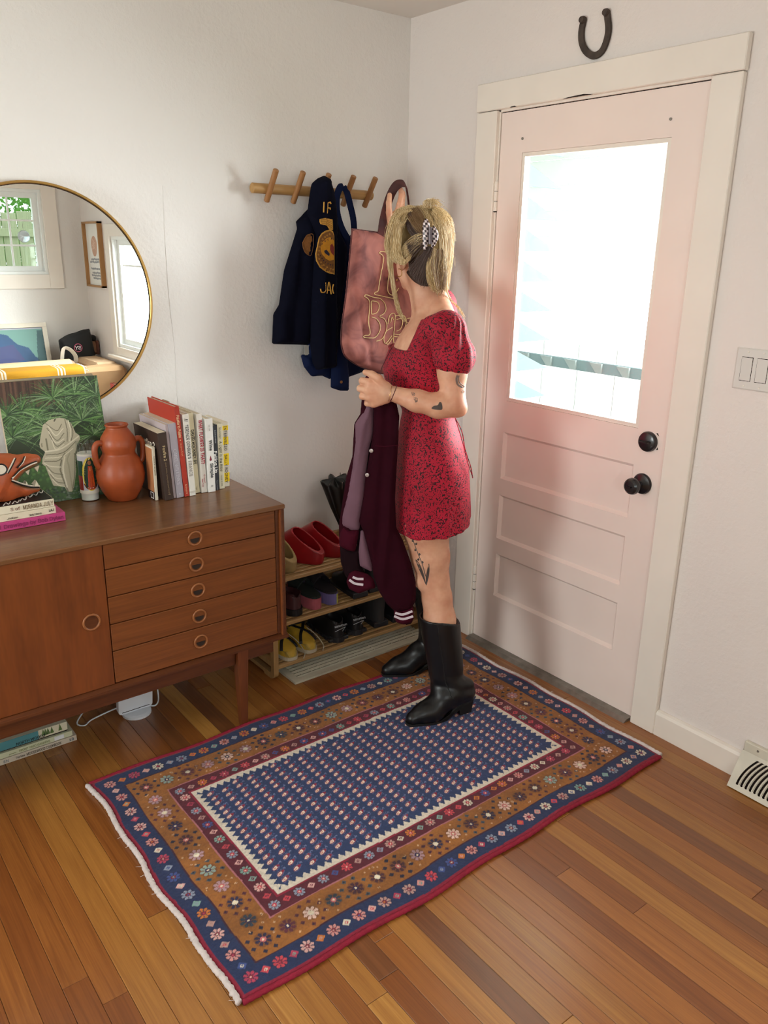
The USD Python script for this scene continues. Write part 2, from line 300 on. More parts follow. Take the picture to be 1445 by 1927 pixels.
def wall_with_holes(axis, at, t, a0, a1, holes):
    """A wall in the plane axis=at, thickness t outward, running a0..a1, with rectangular holes (lo, hi, z0, z1)."""
    poly = Polygon([(a0, 0), (a1, 0), (a1, CZ), (a0, CZ)])
    for lo, hi, z0, z1 in holes: poly = poly.difference(Polygon([(lo, z0), (hi, z0), (hi, z1), (lo, z1)]))
    q = trimesh.creation.extrude_polygon(poly, abs(t), engine='earcut'); v = np.array(q.vertices); o = np.zeros_like(v)
    o[:, 1 - axis] = v[:, 0]; o[:, 2] = v[:, 1]; o[:, axis] = at + np.sign(t) * v[:, 2]; f = np.array(q.faces)
    mm = trimesh.Trimesh(o, f, process=False); f = f[:, ::-1] if mm.volume < 0 else f
    return (o, f)
W1 = (-0.945, -0.285, 1.335, 1.945); W2 = (-3.44, -2.50, 0.83, 1.62); W3 = (-1.35, -0.45, 0.75, 1.85); W4 = (-3.25, -2.15, 0.95, 2.05)
struct('wall_back', bx(XL - .12, 0.12, 0, 0.12, 0, CZ, 0), wallm)
struct('wall_right', wall_with_holes(0, 0.0, 0.09, YF, 0.0, [(DR - .012, DL + .012, 0.0, DT + .012), W2]), wallr)
struct('wall_front', wall_with_holes(1, YF, -0.14, XL - .12, 0.14, [W1, W4]), wallm)
struct('wall_left', wall_with_holes(0, XL, -0.12, YF, 0.0, [W3]), wallm)
struct('ceiling', bx(XL - .1, 0.14, YF - .1, 0.12, CZ, CZ + .1, 0), ceilm)
# the drip crack down the back wall's paint: a fine raised seam
seam = np.array([px(u, v, 1, -0.0005) for u, v in ((306, 350), (310, 440), (318, 560), (329, 660), (331, 720), (337, 780))])
struct('trim_1', tube(spline(seam, 30), 0.0007, 6), wallm)
# floor: every oak strip a piece of its own
FL = T('floor'); tag(FL, kind='structure')
obj('subfloor', bx(XL, 0.0, YF, 0.0, -0.04, -0.0035, 0), gapm, FL)
oak = [wood(f'oak_{k}', a, b, (55, 2.6, 55), 0.30, 0.10, 0.16, coat_weight=0.25, coat_roughness=0.22) for k, (a, b) in enumerate([('#713d1a', '#a96a31'), ('#7c481e', '#b67d3b'), ('#673517', '#945828'), ('#935a26', '#d09a4e'), ('#5f371c', '#8a5530')])]
rp = np.random.default_rng(11); wst = 0.0572; k = 0
for i in range(int(-XL / wst) + 1):
    x1 = -i * wst; x0 = max(x1 - wst, XL); y = 0.0 - rp.uniform(0.1, 1.6); ends = [0.0]
    if x1 - x0 < 0.01: continue
    while y > YF + 0.3: ends.append(y); y -= rp.uniform(0.8, 2.3)
    ends.append(YF)
    for a, b in zip(ends[:-1], ends[1:]):
        obj('plank', bx(x0 + .0004, x1 - .0004, b + .0005, a - .0005, -0.0035 - .006, rp.uniform(-.0003, .0003), 0.0009), oak[rp.choice(5, p=[.38, .28, .16, .1, .08])], FL)
# baseboards
bbp = [(0, 0), (0.016, 0), (0.016, 0.078), (0.012, 0.088), (0.005, 0.092), (0, 0.092)]
def baseboard(name, p0, p1, inward):
    p0, p1 = np.array(p0, float), np.array(p1, float); e = (p1 - p0); L = np.linalg.norm(e); e /= L; inward = np.array(inward, float)
    q = trimesh.creation.extrude_polygon(Polygon(bbp), L, engine='earcut'); struct(name, xf((np.array(q.vertices), np.array(q.faces)), p0, inward, (0, 0, 1), e), trimm)
baseboard('baseboard_right', (0, DR - .102, 0), (0, -1.735, 0), (-1, 0, 0))
baseboard('baseboard_right_002', (0, -2.12, 0), (0, YF, 0), (-1, 0, 0))
baseboard('baseboard_right_003', (0, 0, 0), (0, DL + .105, 0), (-1, 0, 0))
baseboard('baseboard_back', (XL, 0, 0), (0, 0, 0), (0, -1, 0))
baseboard('baseboard_front', (XL, YF, 0), (0, YF, 0), (0, 1, 0))
baseboard('baseboard_left', (XL, 0, 0), (XL, YF, 0), (1, 0, 0))
# door casing
TR = T('trim_2'); tag(TR, 'cream painted casing boards around the half-glazed door', kind='structure')
obj('casing_board', bx(-.02, .0, DL + .008, DL + .108, 0, DT + .008, .0025), trimm, TR)
obj('casing_board', bx(-.02, .0, DR - .102, DR - .008, 0, DT + .008, .0025), trimm, TR)
obj('head_board', bx(-.022, .0, DR - .104, DL + .110, DT + .010, DT + .100, .0025), trimm, TR)
obj('jamb', [bx(-.004, .13, DL + .003, DL + .012, 0, DT + .012, .001), bx(-.004, .13, DR - .012, DR - .003, 0, DT + .012, .001), bx(-.004, .13, DR - .012, DL + .012, DT + .003, DT + .012, .001)], trimm, TR)
# the door: rails, stiles, three sunk panels, glazing
D = T('door_1', (0, DL, 0)); tag(D, 'pale pink half-glazed front door with three sunk panels', kind='structure')
gl, gr, gt, gb = -0.6248, -1.216, 1.8954, 1.029
slab = Polygon([(DR, .012), (DL, .012), (DL, DT), (DR, DT)]).difference(Polygon([(gr, gb), (gl, gb), (gl, gt), (gr, gt)]))
pans = [(-1.2155, -0.621, .722, .908), (-1.2145, -0.620, .475, .656), (-1.2145, -0.6235, .226, .409)]
for a, b, z0, z1 in pans: slab = slab.difference(Polygon([(a, z0), (b, z0), (b, z1), (a, z1)]))
def on_x(poly, x0, x1):      # polygon (y, z) extruded from x0 to x1
    q = trimesh.creation.extrude_polygon(poly, x1 - x0, engine='earcut'); v = np.array(q.vertices)
    return xf((v, np.array(q.faces)), (x0, 0, 0), (0, 1, 0), (0, 0, 1), (1, 0, 0))
obj('slab', on_x(slab, 0.0, 0.043), doorm, D)
for a, b, z0, z1 in pans:
    pn = obj('panel', bx(.0125, .032, a - .002, b + .002, z0 - .002, z1 + .002, 0), doorm, D)
    w = .011; fr = []
    for (p, q, n1) in (((a, z0), (b, z0), (0, 1)), ((a, z1), (b, z1), (0, -1)), ((a, z0), (a, z1), (1, 0)), ((b, z0), (b, z1), (-1, 0))):
        p, q, n1 = np.array(p), np.array(q), np.array(n1); t = (q - p) / np.linalg.norm(q - p) * w
        fr.append(hull([(.0015, *p), (.0015, *q), (.0126, *(p + n1 * w + t)), (.0126, *(q + n1 * w - t)), (.0126, *p), (.0126, *q)]))
    obj('moulding', fr, doorm, pn)
bw = .013; gpoly = Polygon([(gr, gb), (gl, gb), (gl, gt), (gr, gt)]); obj('glazing_bead', on_x(gpoly.buffer(-.0005).difference(gpoly.buffer(-bw, join_style=2)), .003, .018), trimm, D)
obj('glass_pane', bx(.018, .022, gr + .002, gl - .002, gb + .002, gt - .002, 0), glassm, D)
blk = M('black_hardware', '#17161a', 0.32, 0.1, coat_weight=0.3)
def disc(prof, y, z, n=40): return lathe([(r_, h_) for r_, h_ in prof], (0, y, z), (-1, 0, 0), n)
db = obj('deadbolt', disc([(0, .0), (.033, .0), (.0335, .006), (.031, .012), (.027, .0145), (.012, .017), (0, .017)], -1.261, .994), blk, D, smooth=30)
obj('thumb_turn', hull([(-.016, -1.261 + a, .994 + b) for a, b in ((.021, .004), (.021, -.003), (-.018, .005), (-.018, -.004))] + [(-.031, -1.261 + a, .994 + b) for a, b in ((.017, .0015), (.017, -.0015), (-.014, .002), (-.014, -.002))]), blk, db)
obj('chip', [hull([(-.0006, -1.261 + a, .994 + b) for a, b in q] + [(.0, -1.261 + a, .994 + b) for a, b in q]) for q in ([(-.024, .031), (-.031, .026), (-.036, .023), (-.03, .033)], [(-.035, -.012), (-.038, -.02), (-.031, -.022)])], gapm, D)
kb = obj('door_knob', disc([(0, 0), (.0345, 0), (.035, .004), (.032, .009), (.022, .013), (.0125, .018), (.0115, .03), (.015, .037), (.0235, .043), (.0275, .052), (.0278, .058), (.025, .066), (.019, .071), (.0185, .0695), (.009, .0705), (0, .0705)], -1.257, .852), blk, D, smooth=28)
obj('lock_button', hull([(-.069, -1.257 + a, .852 + b) for a, b in ((.009, .0025), (.009, -.0025), (-.009, .0025), (-.009, -.0025))] + [(-.077, -1.257 + a, .852 + b) for a, b in ((.008, .002), (.008, -.002), (-.008, .002), (-.008, -.002))]), blk, kb)
for z in (1.757, .269):
    h = obj('hinge', [lathe([(0, -.05), (.0065, -.05), (.0065, .05), (0, .05)], (-.006, DL + .004, z), n=14), bx(-.003, .001, DL - .002, DL + .03, z - .05, z + .05, .0008)], trimm, D)
    obj('hinge_pin', [lathe([(0, -.054), (.0045, -.054), (.0078, -.0502), (0, -.0502)], (-.006, DL + .004, z), n=12)] + [lathe([(.0067, o - .0008), (.0069, o), (.0067, o + .0008)], (-.006, DL + .004, z), n=14) for o in (-.017, .017)], gapm, h)
obj('weather_gap', [bx(.004, .02, DR, DL, DT - .0005, DT + .003, 0)], gapm, D)
for (yy, zz) in ((-.624, 1.940), (-1.206, 1.944)):
    obj('nail', [lathe([(0, 0), (.0042, 0), (.0042, .003), (0, .0035)], (0.0, yy, zz), (-1, 0, 0), 12)], steel, D)
obj('chipped_paint', [hull([(-.0226 + o, y0 + a, DT + .0095 + b) for o in (0, .002) for a, b in ((0, 0), (-w_, .0), (-w_ * .7, h_), (-w_ * .2, h_ * .6))]) for y0, w_, h_ in ((-.575, .03, .004), (-.81, .12, .005))], gapm, D)
struct('trim_3', [hull([(-.045, DR - .001, .0), (-.045, DL + .001, .0), (-.030, DR - .001, .011), (-.030, DL + .001, .011), (.06, DR - .001, .012), (.06, DL + .001, .012), (.06, DR - .001, 0), (.06, DL + .001, 0)])], steel)
# ---- the porch beyond the door
porchm = M('porch_paint', '#cfd3d1', 0.6, 0.02); blade = look('louver_glass', {'t': ('transparent_bsdf', {'color': (0.70, 0.85, 0.86)}), 'd': ('diffuse_bsdf', {'color': (0.13, 0.18, 0.185)}), 'm': ('mix_closure', {'fac': 0.92})}, [('t.BSDF', 'm.closure1'), ('d.BSDF', 'm.closure2')], surface='m.closure')
PO = thing('porch', 'white boarded porch with glass louvers seen through the door', 'porch', (1.0, 0, 0))
obj('porch_floor', bx(.14, 2.1, -2.6, 1.6, -.15, -.03, 0), M('porch_boards', '#b9b6b0', 0.6), PO)
for k in range(11): obj('ceiling_board', bx(.14, 2.1, -2.6 + k * .38, -2.6 + k * .38 + .372, 2.30 + .004 * (k % 2), 2.34, .004), porchm, PO)
for y in (1.5, -2.6): obj('porch_post', bx(1.95, 2.05, y, y + .1, -.03, 2.3, .004), porchm, PO)
for k in range(14): obj('knee_board', bx(2.05, 2.07, -2.6 + k * .3, -2.6 + k * .3 + .296, -.1, 1.0, .003), porchm, PO)
for k in range(6): obj('siding_board', hull([(2.055 - d_, y, z) for y in (-2.6, 1.6) for d_, z in ((0, 1.52 + k * .152), (.016, 1.52 + k * .152), (.002, 1.52 + k * .152 + .150), (0, 1.52 + k * .152 + .150))]), porchm, PO)
obj('porch_beam', bx(1.95, 2.05, -2.6, 1.6, 2.24, 2.3, .004), porchm, PO)
for z0, z1 in ((-.03, 1.0), (2.1, 2.3)): obj('side_wall', bx(.14, 2.05, 1.5, 1.6, z0, z1, .003), porchm, PO)
obj('louver_frame', [bx(.60, .66, .0, .05, .5, 2.3, .003), bx(.66, .69, .012, .04, .5, 2.3, .003), bx(.70, .72, .006, .045, .5, 2.3, .003)], M('louver_metal', '#7d827f', 0.4), PO)
for k in range(11):
    z0 = .72 + k * .142
    obj('louver_blade', hull([(.70, .03, z0 + .10), (.70, .036, z0 + .10), (.70, .03, z0), (.70, .036, z0), (.98, .03, z0), (.98, .036, z0), (.705, .03, z0 + .115), (.705, .036, z0 + .115)]), blade, PO)
obj('louver_rail', bx(1.56, 1.58, -.35, 1.02, .915, .975, .002), blade, PO)
for k in range(7):
    y0 = .95 - k * .185
    obj('louver_vane', hull([(a, y0 + b, c) for a in (1.545, 1.56) for b, c in ((0, .972), (-.085, .972), (-.085, .918), (-.05, .918))]), M(f'vane_grey_{k}', '#6d7674', 0.6), PO)
# ---- the windows behind the camera (seen in the mirror)
def casing(name, axis, at, inw, lo, hi, z0, z1, w, frame_in=.022, sash=.038, vm=(), hm=(), thick=.018, sill=False):
    """A window: casing boards on the wall, a frame in the hole, sash, muntins, pane."""
    WN = T(name); tag(WN, kind='structure')
    def b(a0, a1, d0, d1, z0_, z1_, r=.002):
        return bx(*( (at + inw * d0, at + inw * d1, a0, a1) if axis == 0 else (a0, a1, at + inw * d0, at + inw * d1)), z0_, z1_, r)
    for q in ((lo - w, lo, z0 - w, z1 + w), (hi, hi + w, z0 - w, z1 + w), (lo, hi, z1, z1 + w), (lo, hi, z0 - w, z0)): obj('casing_board', b(q[0], q[1], 0, thick, q[2], q[3]), trimm, WN)
    def ring(n_, o, i_, d0, d1, par):
        box_ = lambda k: Polygon([(lo + k, z0 + k), (hi - k, z0 + k), (hi - k, z1 - k), (lo + k, z1 - k)])
        q = trimesh.creation.extrude_polygon(box_(o).difference(box_(i_)), abs(d1 - d0), engine='earcut'); v_ = np.array(q.vertices); w_ = np.zeros_like(v_); w_[:, 1 - axis] = v_[:, 0]; w_[:, 2] = v_[:, 1]; w_[:, axis] = at + inw * (min(d0, d1) + v_[:, 2])
        f_ = np.array(q.faces); f_ = f_[:, ::-1] if trimesh.Trimesh(w_, f_, process=False).volume < 0 else f_; return obj(n_, (w_, f_), whitep, par)
    f = frame_in; ring('window_frame', -.001, f, -.085, -.001, WN); s_ = f + sash; ring('sash', f - .002, s_, -.075, -.035, WN)
    for a in vm: obj('muntin', b(a - .007, a + .007, -.068, -.052, z0 + s_, z1 - s_), whitep, WN)
    for c in hm: obj('muntin', b(lo + s_, hi - s_, -.067, -.053, c - .007, c + .007), whitep, WN)
    obj('pane', b(lo + s_ - .004, hi - s_ + .004, -.062, -.058, z0 + s_ - .004, z1 - s_ + .004, 0), glassm, WN)
    if sill: obj('window_sill', b(lo - w - .02, hi + w + .02, 0, .06, z0 - w - .0, z0 - w + .025, .004), trimm, WN)
    return WN
w1 = casing('window_1', 1, YF, 1, *W1, .105, vm=(-.516, -.714), hm=(1.545, 1.725))
w2 = casing('window_2', 0, 0.0, -1, *W2, .085, sill=True, hm=(1.42,))
casing('window_3', 0, XL, 1, *W3, .09, vm=()); casing('window_4', 1, YF, 1, *W4, .09, hm=(1.5,))
sc = thing('suncatcher', 'round faceted glass suncatcher hanging in the small far window reflected in the mirror', 'suncatcher', (-.425, YF - .04, 1.6))
obj('faceted_disc', lathe([(0, -.006), (.042, -.003), (.046, 0), (.042, .003), (0, .006)], (-.425, YF - .045, 1.61), (0, 1, 0), 10), M('suncatcher_glass', '#cfdfe6', 0.08, 0.1, metallic=0.6), sc)
obj('hanging_wire', tube([(-.425, YF - .045, 1.656), (-.425, YF - .045, 1.70)], .0012, 6), steel, sc)
# ---- the garden outside
obj_lawn = struct('ground', bx(-9, 9, -14, 6, -.6, -.5, 0), M('lawn', '#6d8a3f', 0.9, 0.3, 8))
FE = thing('garden_fence', 'weathered grey-green board fence outside the small far window', 'fence', (-.6, -6.6, -.5))
for k in range(22): obj('board', bx(-2.2 + k * .15, -2.2 + k * .15 + .143, -6.62, -6.6, -.5, 1.85 + .02 * ((k * 7) % 3), .004), wood(f'fence_{k % 3}', '#7f8766', '#a5aa88', (30, 30, 2), 0.8, 0.2, 0.2) if k < 3 else f'/World/Looks/fence_{k % 3}', FE)
obj('rail', [bx(-2.2, 1.1, -6.6, -6.57, z, z + .08, .003) for z in (.3, 1.62)], '/World/Looks/fence_1', FE)
TRE = thing('garden_tree', 'bright green leafy tree rising behind the garden fence', 'tree', (-.6, -8, -.5))
rl = np.random.default_rng(5); nl = 22000; c = rl.normal(size=(nl, 3)); c /= np.linalg.norm(c, axis=1)[:, None]; c = np.array([-.5, -8.2, 2.5]) + c * (rl.uniform(.35, 1, (nl, 1)) ** .5) * [2.6, 1.0, 2.3]
t1 = rl.normal(size=(nl, 3)); t1 /= np.linalg.norm(t1, axis=1)[:, None]; t2 = np.cross(t1, rl.normal(size=(nl, 3))); t2 /= np.linalg.norm(t2, axis=1)[:, None]; sz = rl.uniform(.03, .065, (nl, 1))
lv = np.stack([c - t1 * sz, c + t2 * sz * .4, c + t1 * sz, c - t2 * sz * .4], 1).reshape(-1, 3); lf = (np.arange(nl)[:, None] * 4 + np.array([[0, 1, 2, 3]]))
leafm = look('leaf', {'oi': ('geometry', {}), 'r': ('rgb_ramp', {'ramp': [(0, S('#5f9a3d')), (1, S('#b5d36a'))]}), 'd': ('diffuse_bsdf', {}), 't': ('translucent_bsdf', {}), 'm': ('mix_closure', {'fac': 0.45})}, [('oi.random_per_island', 'r.fac'), ('r.color', 'd.color'), ('r.color', 't.color'), ('d.BSDF', 'm.closure1'), ('t.BSDF', 'm.closure2')], surface='m.closure')
tag(obj('foliage', (lv, lf), leafm, TRE), kind='stuff'); obj('trunk', tube([(-.5, -8.2, -.6), (-.45, -8.2, 1), (-.55, -8.25, 3)], [.14, .11, .07], 12), M('bark', '#5b4a3a', 0.9, 0.3, 30, 0.6, 60), TRE)
# ---------------------------------------------------------------- prints: pictures made of coloured mesh
class Print:
    """A fine grid of coloured cells (w x h metres); drawn on, then laid on a surface."""
    def __init__(s, w, h, res, base): 
        s.w, s.h, s.r = w, h, res; s.nx, s.ny = int(w / res) + 1, int(h / res) + 1
        s.X, s.Y = np.meshgrid(np.linspace(0, w, s.nx), np.linspace(0, h, s.ny)); s.c = np.zeros((s.ny, s.nx, 3)); s.c[:] = S(base)
    def fill(s, poly, col, a=1.0):
        p = poly if hasattr(poly, 'geom_type') else Polygon(poly); k = shapely.contains_xy(p.buffer(0), s.X, s.Y); s.c[k] = s.c[k] * (1 - a) + np.array(S(col)) * a
    def ell(s, x, y, a, b, col, al=1.0):
        k = ((s.X - x) / a) ** 2 + ((s.Y - y) / b) ** 2 < 1; s.c[k] = s.c[k] * (1 - al) + np.array(S(col)) * al
    def stroke(s, pts, w, col, a=1.0, taper=False):
        pts = np.asarray(pts, float); L = np.linalg.norm(np.diff(pts, axis=0), axis=1).sum(); n = max(2, int(L / (s.r * .7))); u = np.linspace(0, len(pts) - 1, n); i = np.minimum(u.astype(int), len(pts) - 2); t = (u - i)[:, None]
        q = pts[i] * (1 - t) + pts[i + 1] * t; col = np.array(S(col)) if isinstance(col, str) else np.array(col); seen = {}
        for k, (x, y) in enumerate(q):
            ww = w * (1 - .85 * k / n) if taper else w; rr = max(0, int(round(ww / 2 / s.r))); cx, cy = int(round(x / s.r)), int(round(y / s.r))
            for dy in range(-rr, rr + 1):
                for dx in range(-rr, rr + 1):
                    if dx * dx + dy * dy <= rr * rr + .3 and 0 <= cx + dx < s.nx and 0 <= cy + dy < s.ny: seen[(cy + dy, cx + dx)] = 1
        if seen: k = np.array(list(seen)); s.c[k[:, 0], k[:, 1]] = s.c[k[:, 0], k[:, 1]] * (1 - a) + col * a
    def mesh(s, f):
        """f(x, y) gives the points; returns mesh, colours."""
        return (f(s.X.T.ravel(), s.Y.T.ravel()), qmesh(None, s.nx, s.ny)), s.c.transpose(1, 0, 2).reshape(-1, 3)
def plane_of(O, e1, e2): O, e1, e2 = map(lambda q: np.asarray(q, float), (O, e1, e2)); return lambda x, y: O + x[:, None] * e1 + y[:, None] * e2
printm = MV('printed', 0.55); printg = MV('printed_gloss', 0.3)

# ---------------------------------------------------------------- sideboard
teak = wood('teak', '#5b2f16', '#8f5226', (3.2, 70, 70), 0.34, 0.06); teakv = wood('teak_upright', '#5a2c13', '#8c4a20', (16, 16, 2.0), 0.34, 0.06); teakd = wood('teak_dark', '#43210f', '#6d3a1b', (3, 60, 60), 0.36, 0.08); teakt = wood('teak_top', '#5b3720', '#8a5f3c', (2.6, 50, 50), 0.30, 0.06, coat_weight=0.15)
teakr = wood('teak_ring', '#7a4523', '#a86a3c', (30, 30, 30), 0.36, 0.03); teakl = wood('teak_leg', '#552a14', '#7c4220', (50, 50, 3), 0.38, 0.06)
SB = thing('sideboard', 'long teak sideboard with five ring-pull drawers and sliding doors against the back wall', 'sideboard', (-1.83, -.33, 0))
XR, XD, XLd, FY = -.945, -1.5435, -2.115, -.56
obj('top', bx(-2.722, XR + .002, FY - .004, -.10, .755, .771, .003), teakt, SB)
obj('case', [bx(-2.715, -2.69, FY + .002, -.11, .298, .755), bx(XR - .018, XR, FY, -.11, .292, .755), bx(-2.715, XR, -.125, -.11, .292, .755), bx(-1.56, -1.545, -.535, -.11, .3, .755), bx(-2.715, XR, -.54, -.11, .742, .755)], teakv, SB)
obj('bottom_rail', [hull([(x, y, z) for x in (-2.718, XR + .004) for y, z in ((FY - .006, .290), (FY - .006, .298), (FY + .01, .306), (-.11, .306), (-.11, .290))])], teakd, SB)
obj('front_stile', [bx(XR - .031, XR - .013, FY + .008, FY + .03, .306, .755, .002), bx(XR - .0135, XR - .001, FY - .002, FY + .02, .300, .756, .002)], teakd, SB)
def ring_pull(par, x, z, R, shut):
    th = np.linspace(0, 2 * np.pi, 36, endpoint=False); y = FY + .006
    obj('ring_pull', tube(np.c_[x + R * np.cos(th), np.full(36, y - .002), z + R * np.sin(th)], .0033, 8, closed=True), teakr, par, smooth=True)
    if shut: obj('pull_cup', lathe([(0, .0008), (R - .0035, .0008), (R - .001, .0032)], (x, y, z), (0, -1, 0), 30), teakd, par, smooth=30)
    else:
        a = np.linspace(np.pi, 2 * np.pi, 20); lo = [(x + (R - .006) * math.cos(t), z - .0005 + (R - .006) * math.sin(t)) for t in a]
        obj('pull_cup', lathe([(0, .0006), (R - .001, .0006), (R - .0005, .0024)], (x, y, z), (0, -1, 0), 30), teak, par, smooth=30)
        obj('finger_slot', extr(lo, (0, y - .0009, 0), (1, 0, 0), (0, 0, 1), .0005), gapm, par)
zs = [.7535, .6755, .5885, .5015, .4135, .308]
for k in range(5):
    d = obj('drawer', bx(XD + .002, XR - .033, FY + .006, FY + .024, zs[k + 1] + .0015, zs[k] - .0012, .0015), teak, SB); ring_pull(d, -1.2605, (.716, .630, .543, .454, .365)[k], .0212, False)
dd = obj('door', bx(XLd, XD - .0005, FY + .006, FY + .022, .307, .754, .0015), teakv, SB); ring_pull(dd, -1.595, .527, .0235, True)
dd = obj('door', bx(-2.688, XLd - .002, FY + .026, FY + .042, .307, .754, .0015), teakv, SB); ring_pull(dd, -2.66, .527, .0235, True)
obj('apron', [bx(-2.66, -1.137, -.545, -.525, .237, .291, .002)], teakd, SB)
obj('apron', [bx(-1.095, XR - .045, -.545, -.525, .240, .291, .002)], teakd, SB)
obj('cross_rail', [bx(-1.128, -1.108, -.52, -.15, .235, .291, .002)], teakd, SB)
for x, y in ((-1.117, -.545), (-1.117, -.14), (-2.54, -.545), (-2.54, -.14)):
    obj('leg', hull([(x + a * w_, y + b * w2, z) for a in (-1, 1) for b in (-1, 1) for z, w_, w2 in ((0, .0115, .011), (.293, .0195, .019))]), teakl, SB)
obj('apron', [bx(-2.66, XR - .045, -.15, -.13, .237, .291, .002)], teakd, SB)
# ---------------------------------------------------------------- mirror
MI = thing('wall_mirror', 'large round mirror with a thin brass rim on the back wall above the sideboard', 'mirror', (-1.482, 0, 1.393))
brass = M('brass', '#b08a4e', 0.32, 0.08, 20, metallic=0.85)
th = np.linspace(0, 2 * np.pi, 96, endpoint=False); Rm = .355
prof = [(Rm - .0085, .004), (Rm - .0085, .030), (Rm - .0065, .0325), (Rm - .0015, .0325), (Rm, .030), (Rm, 0), (Rm - .0085, 0)]
obj('rim', lathe(prof, (-1.482, 0, 1.393), (0, -1, 0), 120), brass, MI, smooth=30)
obj('rubber_edge', lathe([(Rm - .0105, .0255), (Rm - .0082, .0262)], (-1.482, 0, 1.393), (0, -1, 0), 120), gapm, MI)
obj('mirror_glass', lathe([(0, .025), (Rm - .0082, .025), (Rm - .0082, .02), (0, .02)], (-1.482, 0, 1.393), (0, -1, 0), 120), look('mirror_silver', {'p': ('glossy_bsdf', {'color': (0.93, 0.95, 0.94), 'roughness': 0.0})}, [], 'p.BSDF'), MI)
# ---------------------------------------------------------------- leaning painting
rp = np.random.default_rng(21); pw, ph = .312, .392
PT = Print(pw, ph, .0010, '#2c3a24')
PT.fill([(0, .32), (.20, .33), (.20, ph), (0, ph)], '#4a3328')
for k in range(60): x = rp.uniform(0, .19); PT.stroke([(x, .31), (x + .004, ph)], .003, ['#5b4032', '#392720', '#6b4d3c'][k % 3], .7)
PT.fill([(0, 0), (pw, 0), (pw, .10), (0, .13)], '#3c5a2d')
for k in range(500):
    x, y = rp.uniform(0, pw), rp.uniform(.0, .15); PT.ell(x, y, .004, .004, ['#4d7437', '#2f4d2b', '#3f6632', '#56803d'][k % 4], .5)
for k in range(260): x, y = rp.uniform(0, pw), rp.uniform(0, .045); PT.ell(x, y, .004, .003, ['#38503b', '#5a6b58', '#2a3a2b', '#6f7d6b'][k % 4], .7)
fr = [(.06, .235, .10), (.10, .27, .10), (.02, .22, .09), (.23, .335, .13), (.30, .33, .12), (.16, .33, .13), (.27, .20, .10), (.06, .30, .08), (.20, .27, .10), (.305, .26, .11), (.13, .23, .08), (.24, .25, .1), (.015, .29, .08)]
for fx, fy, fl in fr:
    for k in range(110):
        a = rp.uniform(-.5, 3.7); l = fl * rp.uniform(.5, 1.05); dr = rp.uniform(.1, .45) * l; t = np.linspace(0, 1, 7)
        q = np.c_[fx + l * np.cos(a) * t, fy + l * np.sin(a) * t - dr * t ** 2]
        PT.stroke(q, rp.uniform(.001, .0034), ['#3f5f35', '#55803f', '#6f9a55', '#2b4428', '#8fae78', '#1d2f1d', '#466c3a', '#7d9a72', '#22381f', '#33502b'][rp.integers(10)], rp.uniform(.4, .9), True)
def pq(x, y): return ((x - 0) / 1.0, y)
# the robed stone torso (pixels of the photograph's crop brought to the canvas)
def cx(u, v):
    y = -.11
    for _ in range(4): q = px(u / 6.57, 780 + v / 6.57, 1, y); y = -.128 + .078 * (q[2] - .7725) / .3855
    return (q[0] + 1.657, (q[2] - .7725) * 1.02)
st = [cx(*q) for q in [(660, 55), (600, 70), (530, 130), (505, 250), (485, 370), (500, 420), (560, 460), (525, 540), (520, 610), (560, 640), (600, 740), (660, 880), (800, 895), (830, 950), (890, 955), (915, 900), (940, 700), (930, 480), (950, 380), (990, 300), (980, 260), (930, 220), (880, 110), (800, 50), (730, 40)]]
PT.fill(st, '#bdb59c')
for k, (pts, col, w_) in enumerate([([(560, 110), (700, 200), (760, 120)], 0, 9), ([(590, 140), (690, 260), (780, 170)], 1, 8), ([(580, 170), (700, 320), (790, 230)], 0, 9), ([(600, 210), (690, 350), (790, 300)], 1, 8), ([(610, 250), (700, 390), (800, 330)], 0, 8), ([(640, 320), (690, 430), (790, 370)], 1, 7), ([(800, 60), (830, 200), (830, 330)], 0, 8), ([(840, 70), (870, 200), (860, 330)], 1, 8), ([(870, 110), (900, 220), (880, 320)], 0, 8), ([(560, 460), (760, 420), (970, 270)], 1, 16), ([(570, 500), (780, 470), (940, 330)], 0, 9), ([(560, 540), (760, 520), (900, 420)], 1, 9), ([(550, 580), (720, 570), (800, 480)], 0, 9), ([(570, 630), (660, 720), (770, 740)], 0, 10), ([(600, 690), (680, 780), (790, 800)], 1, 9), ([(620, 740), (700, 830), (800, 850)], 0, 10), ([(650, 800), (720, 870), (800, 890)], 1, 8), ([(760, 560), (750, 700), (840, 950)], 0, 14), ([(800, 520), (780, 680), (830, 900)], 1, 16), ([(860, 480), (830, 560), (850, 640), (900, 930)], 2, 22), ([(920, 480), (925, 700), (900, 930)], 0, 12), ([(570, 300), (580, 380), (590, 440)], 0, 16), ([(515, 360), (520, 400)], 0, 12), ([(680, 60), (670, 80)], 3, 16), ([(540, 600), (620, 640), (750, 650)], 1, 9)]):
    PT.stroke(spline([cx(*q) for q in pts], 20) if len(pts) > 2 else [cx(*q) for q in pts], w_ / 6.57 / 202 * pw * .95, ['#6f6a54', '#e3dcc6', '#a79f86', '#2f2a20'][col], .85)
pb, pt_ = np.array([-1.657, -.128, .7725]), np.array([-1.657, -.050, 1.158]); e2 = (pt_ - pb) / np.linalg.norm(pt_ - pb); e1 = np.array([1.0, 0.0, 0.0]); e3 = np.cross(e1, e2)
CV = thing('canvas_painting', 'unframed oil painting of a headless draped stone figure among green palm leaves', 'painting', pb)
mm, cc = PT.mesh(plane_of(pb + e3 * .0006, e1, e2)); obj('painted_face', mm, MV('oil_paint', 0.5, 0.3, 500), CV, col=cc)
q = bx(0, pw, 0, ph, -.018, 0, .001); obj('canvas_edge', xf(q, pb, e1, e2, e3), M('canvas_linen', '#b9a88f', 0.9), CV)
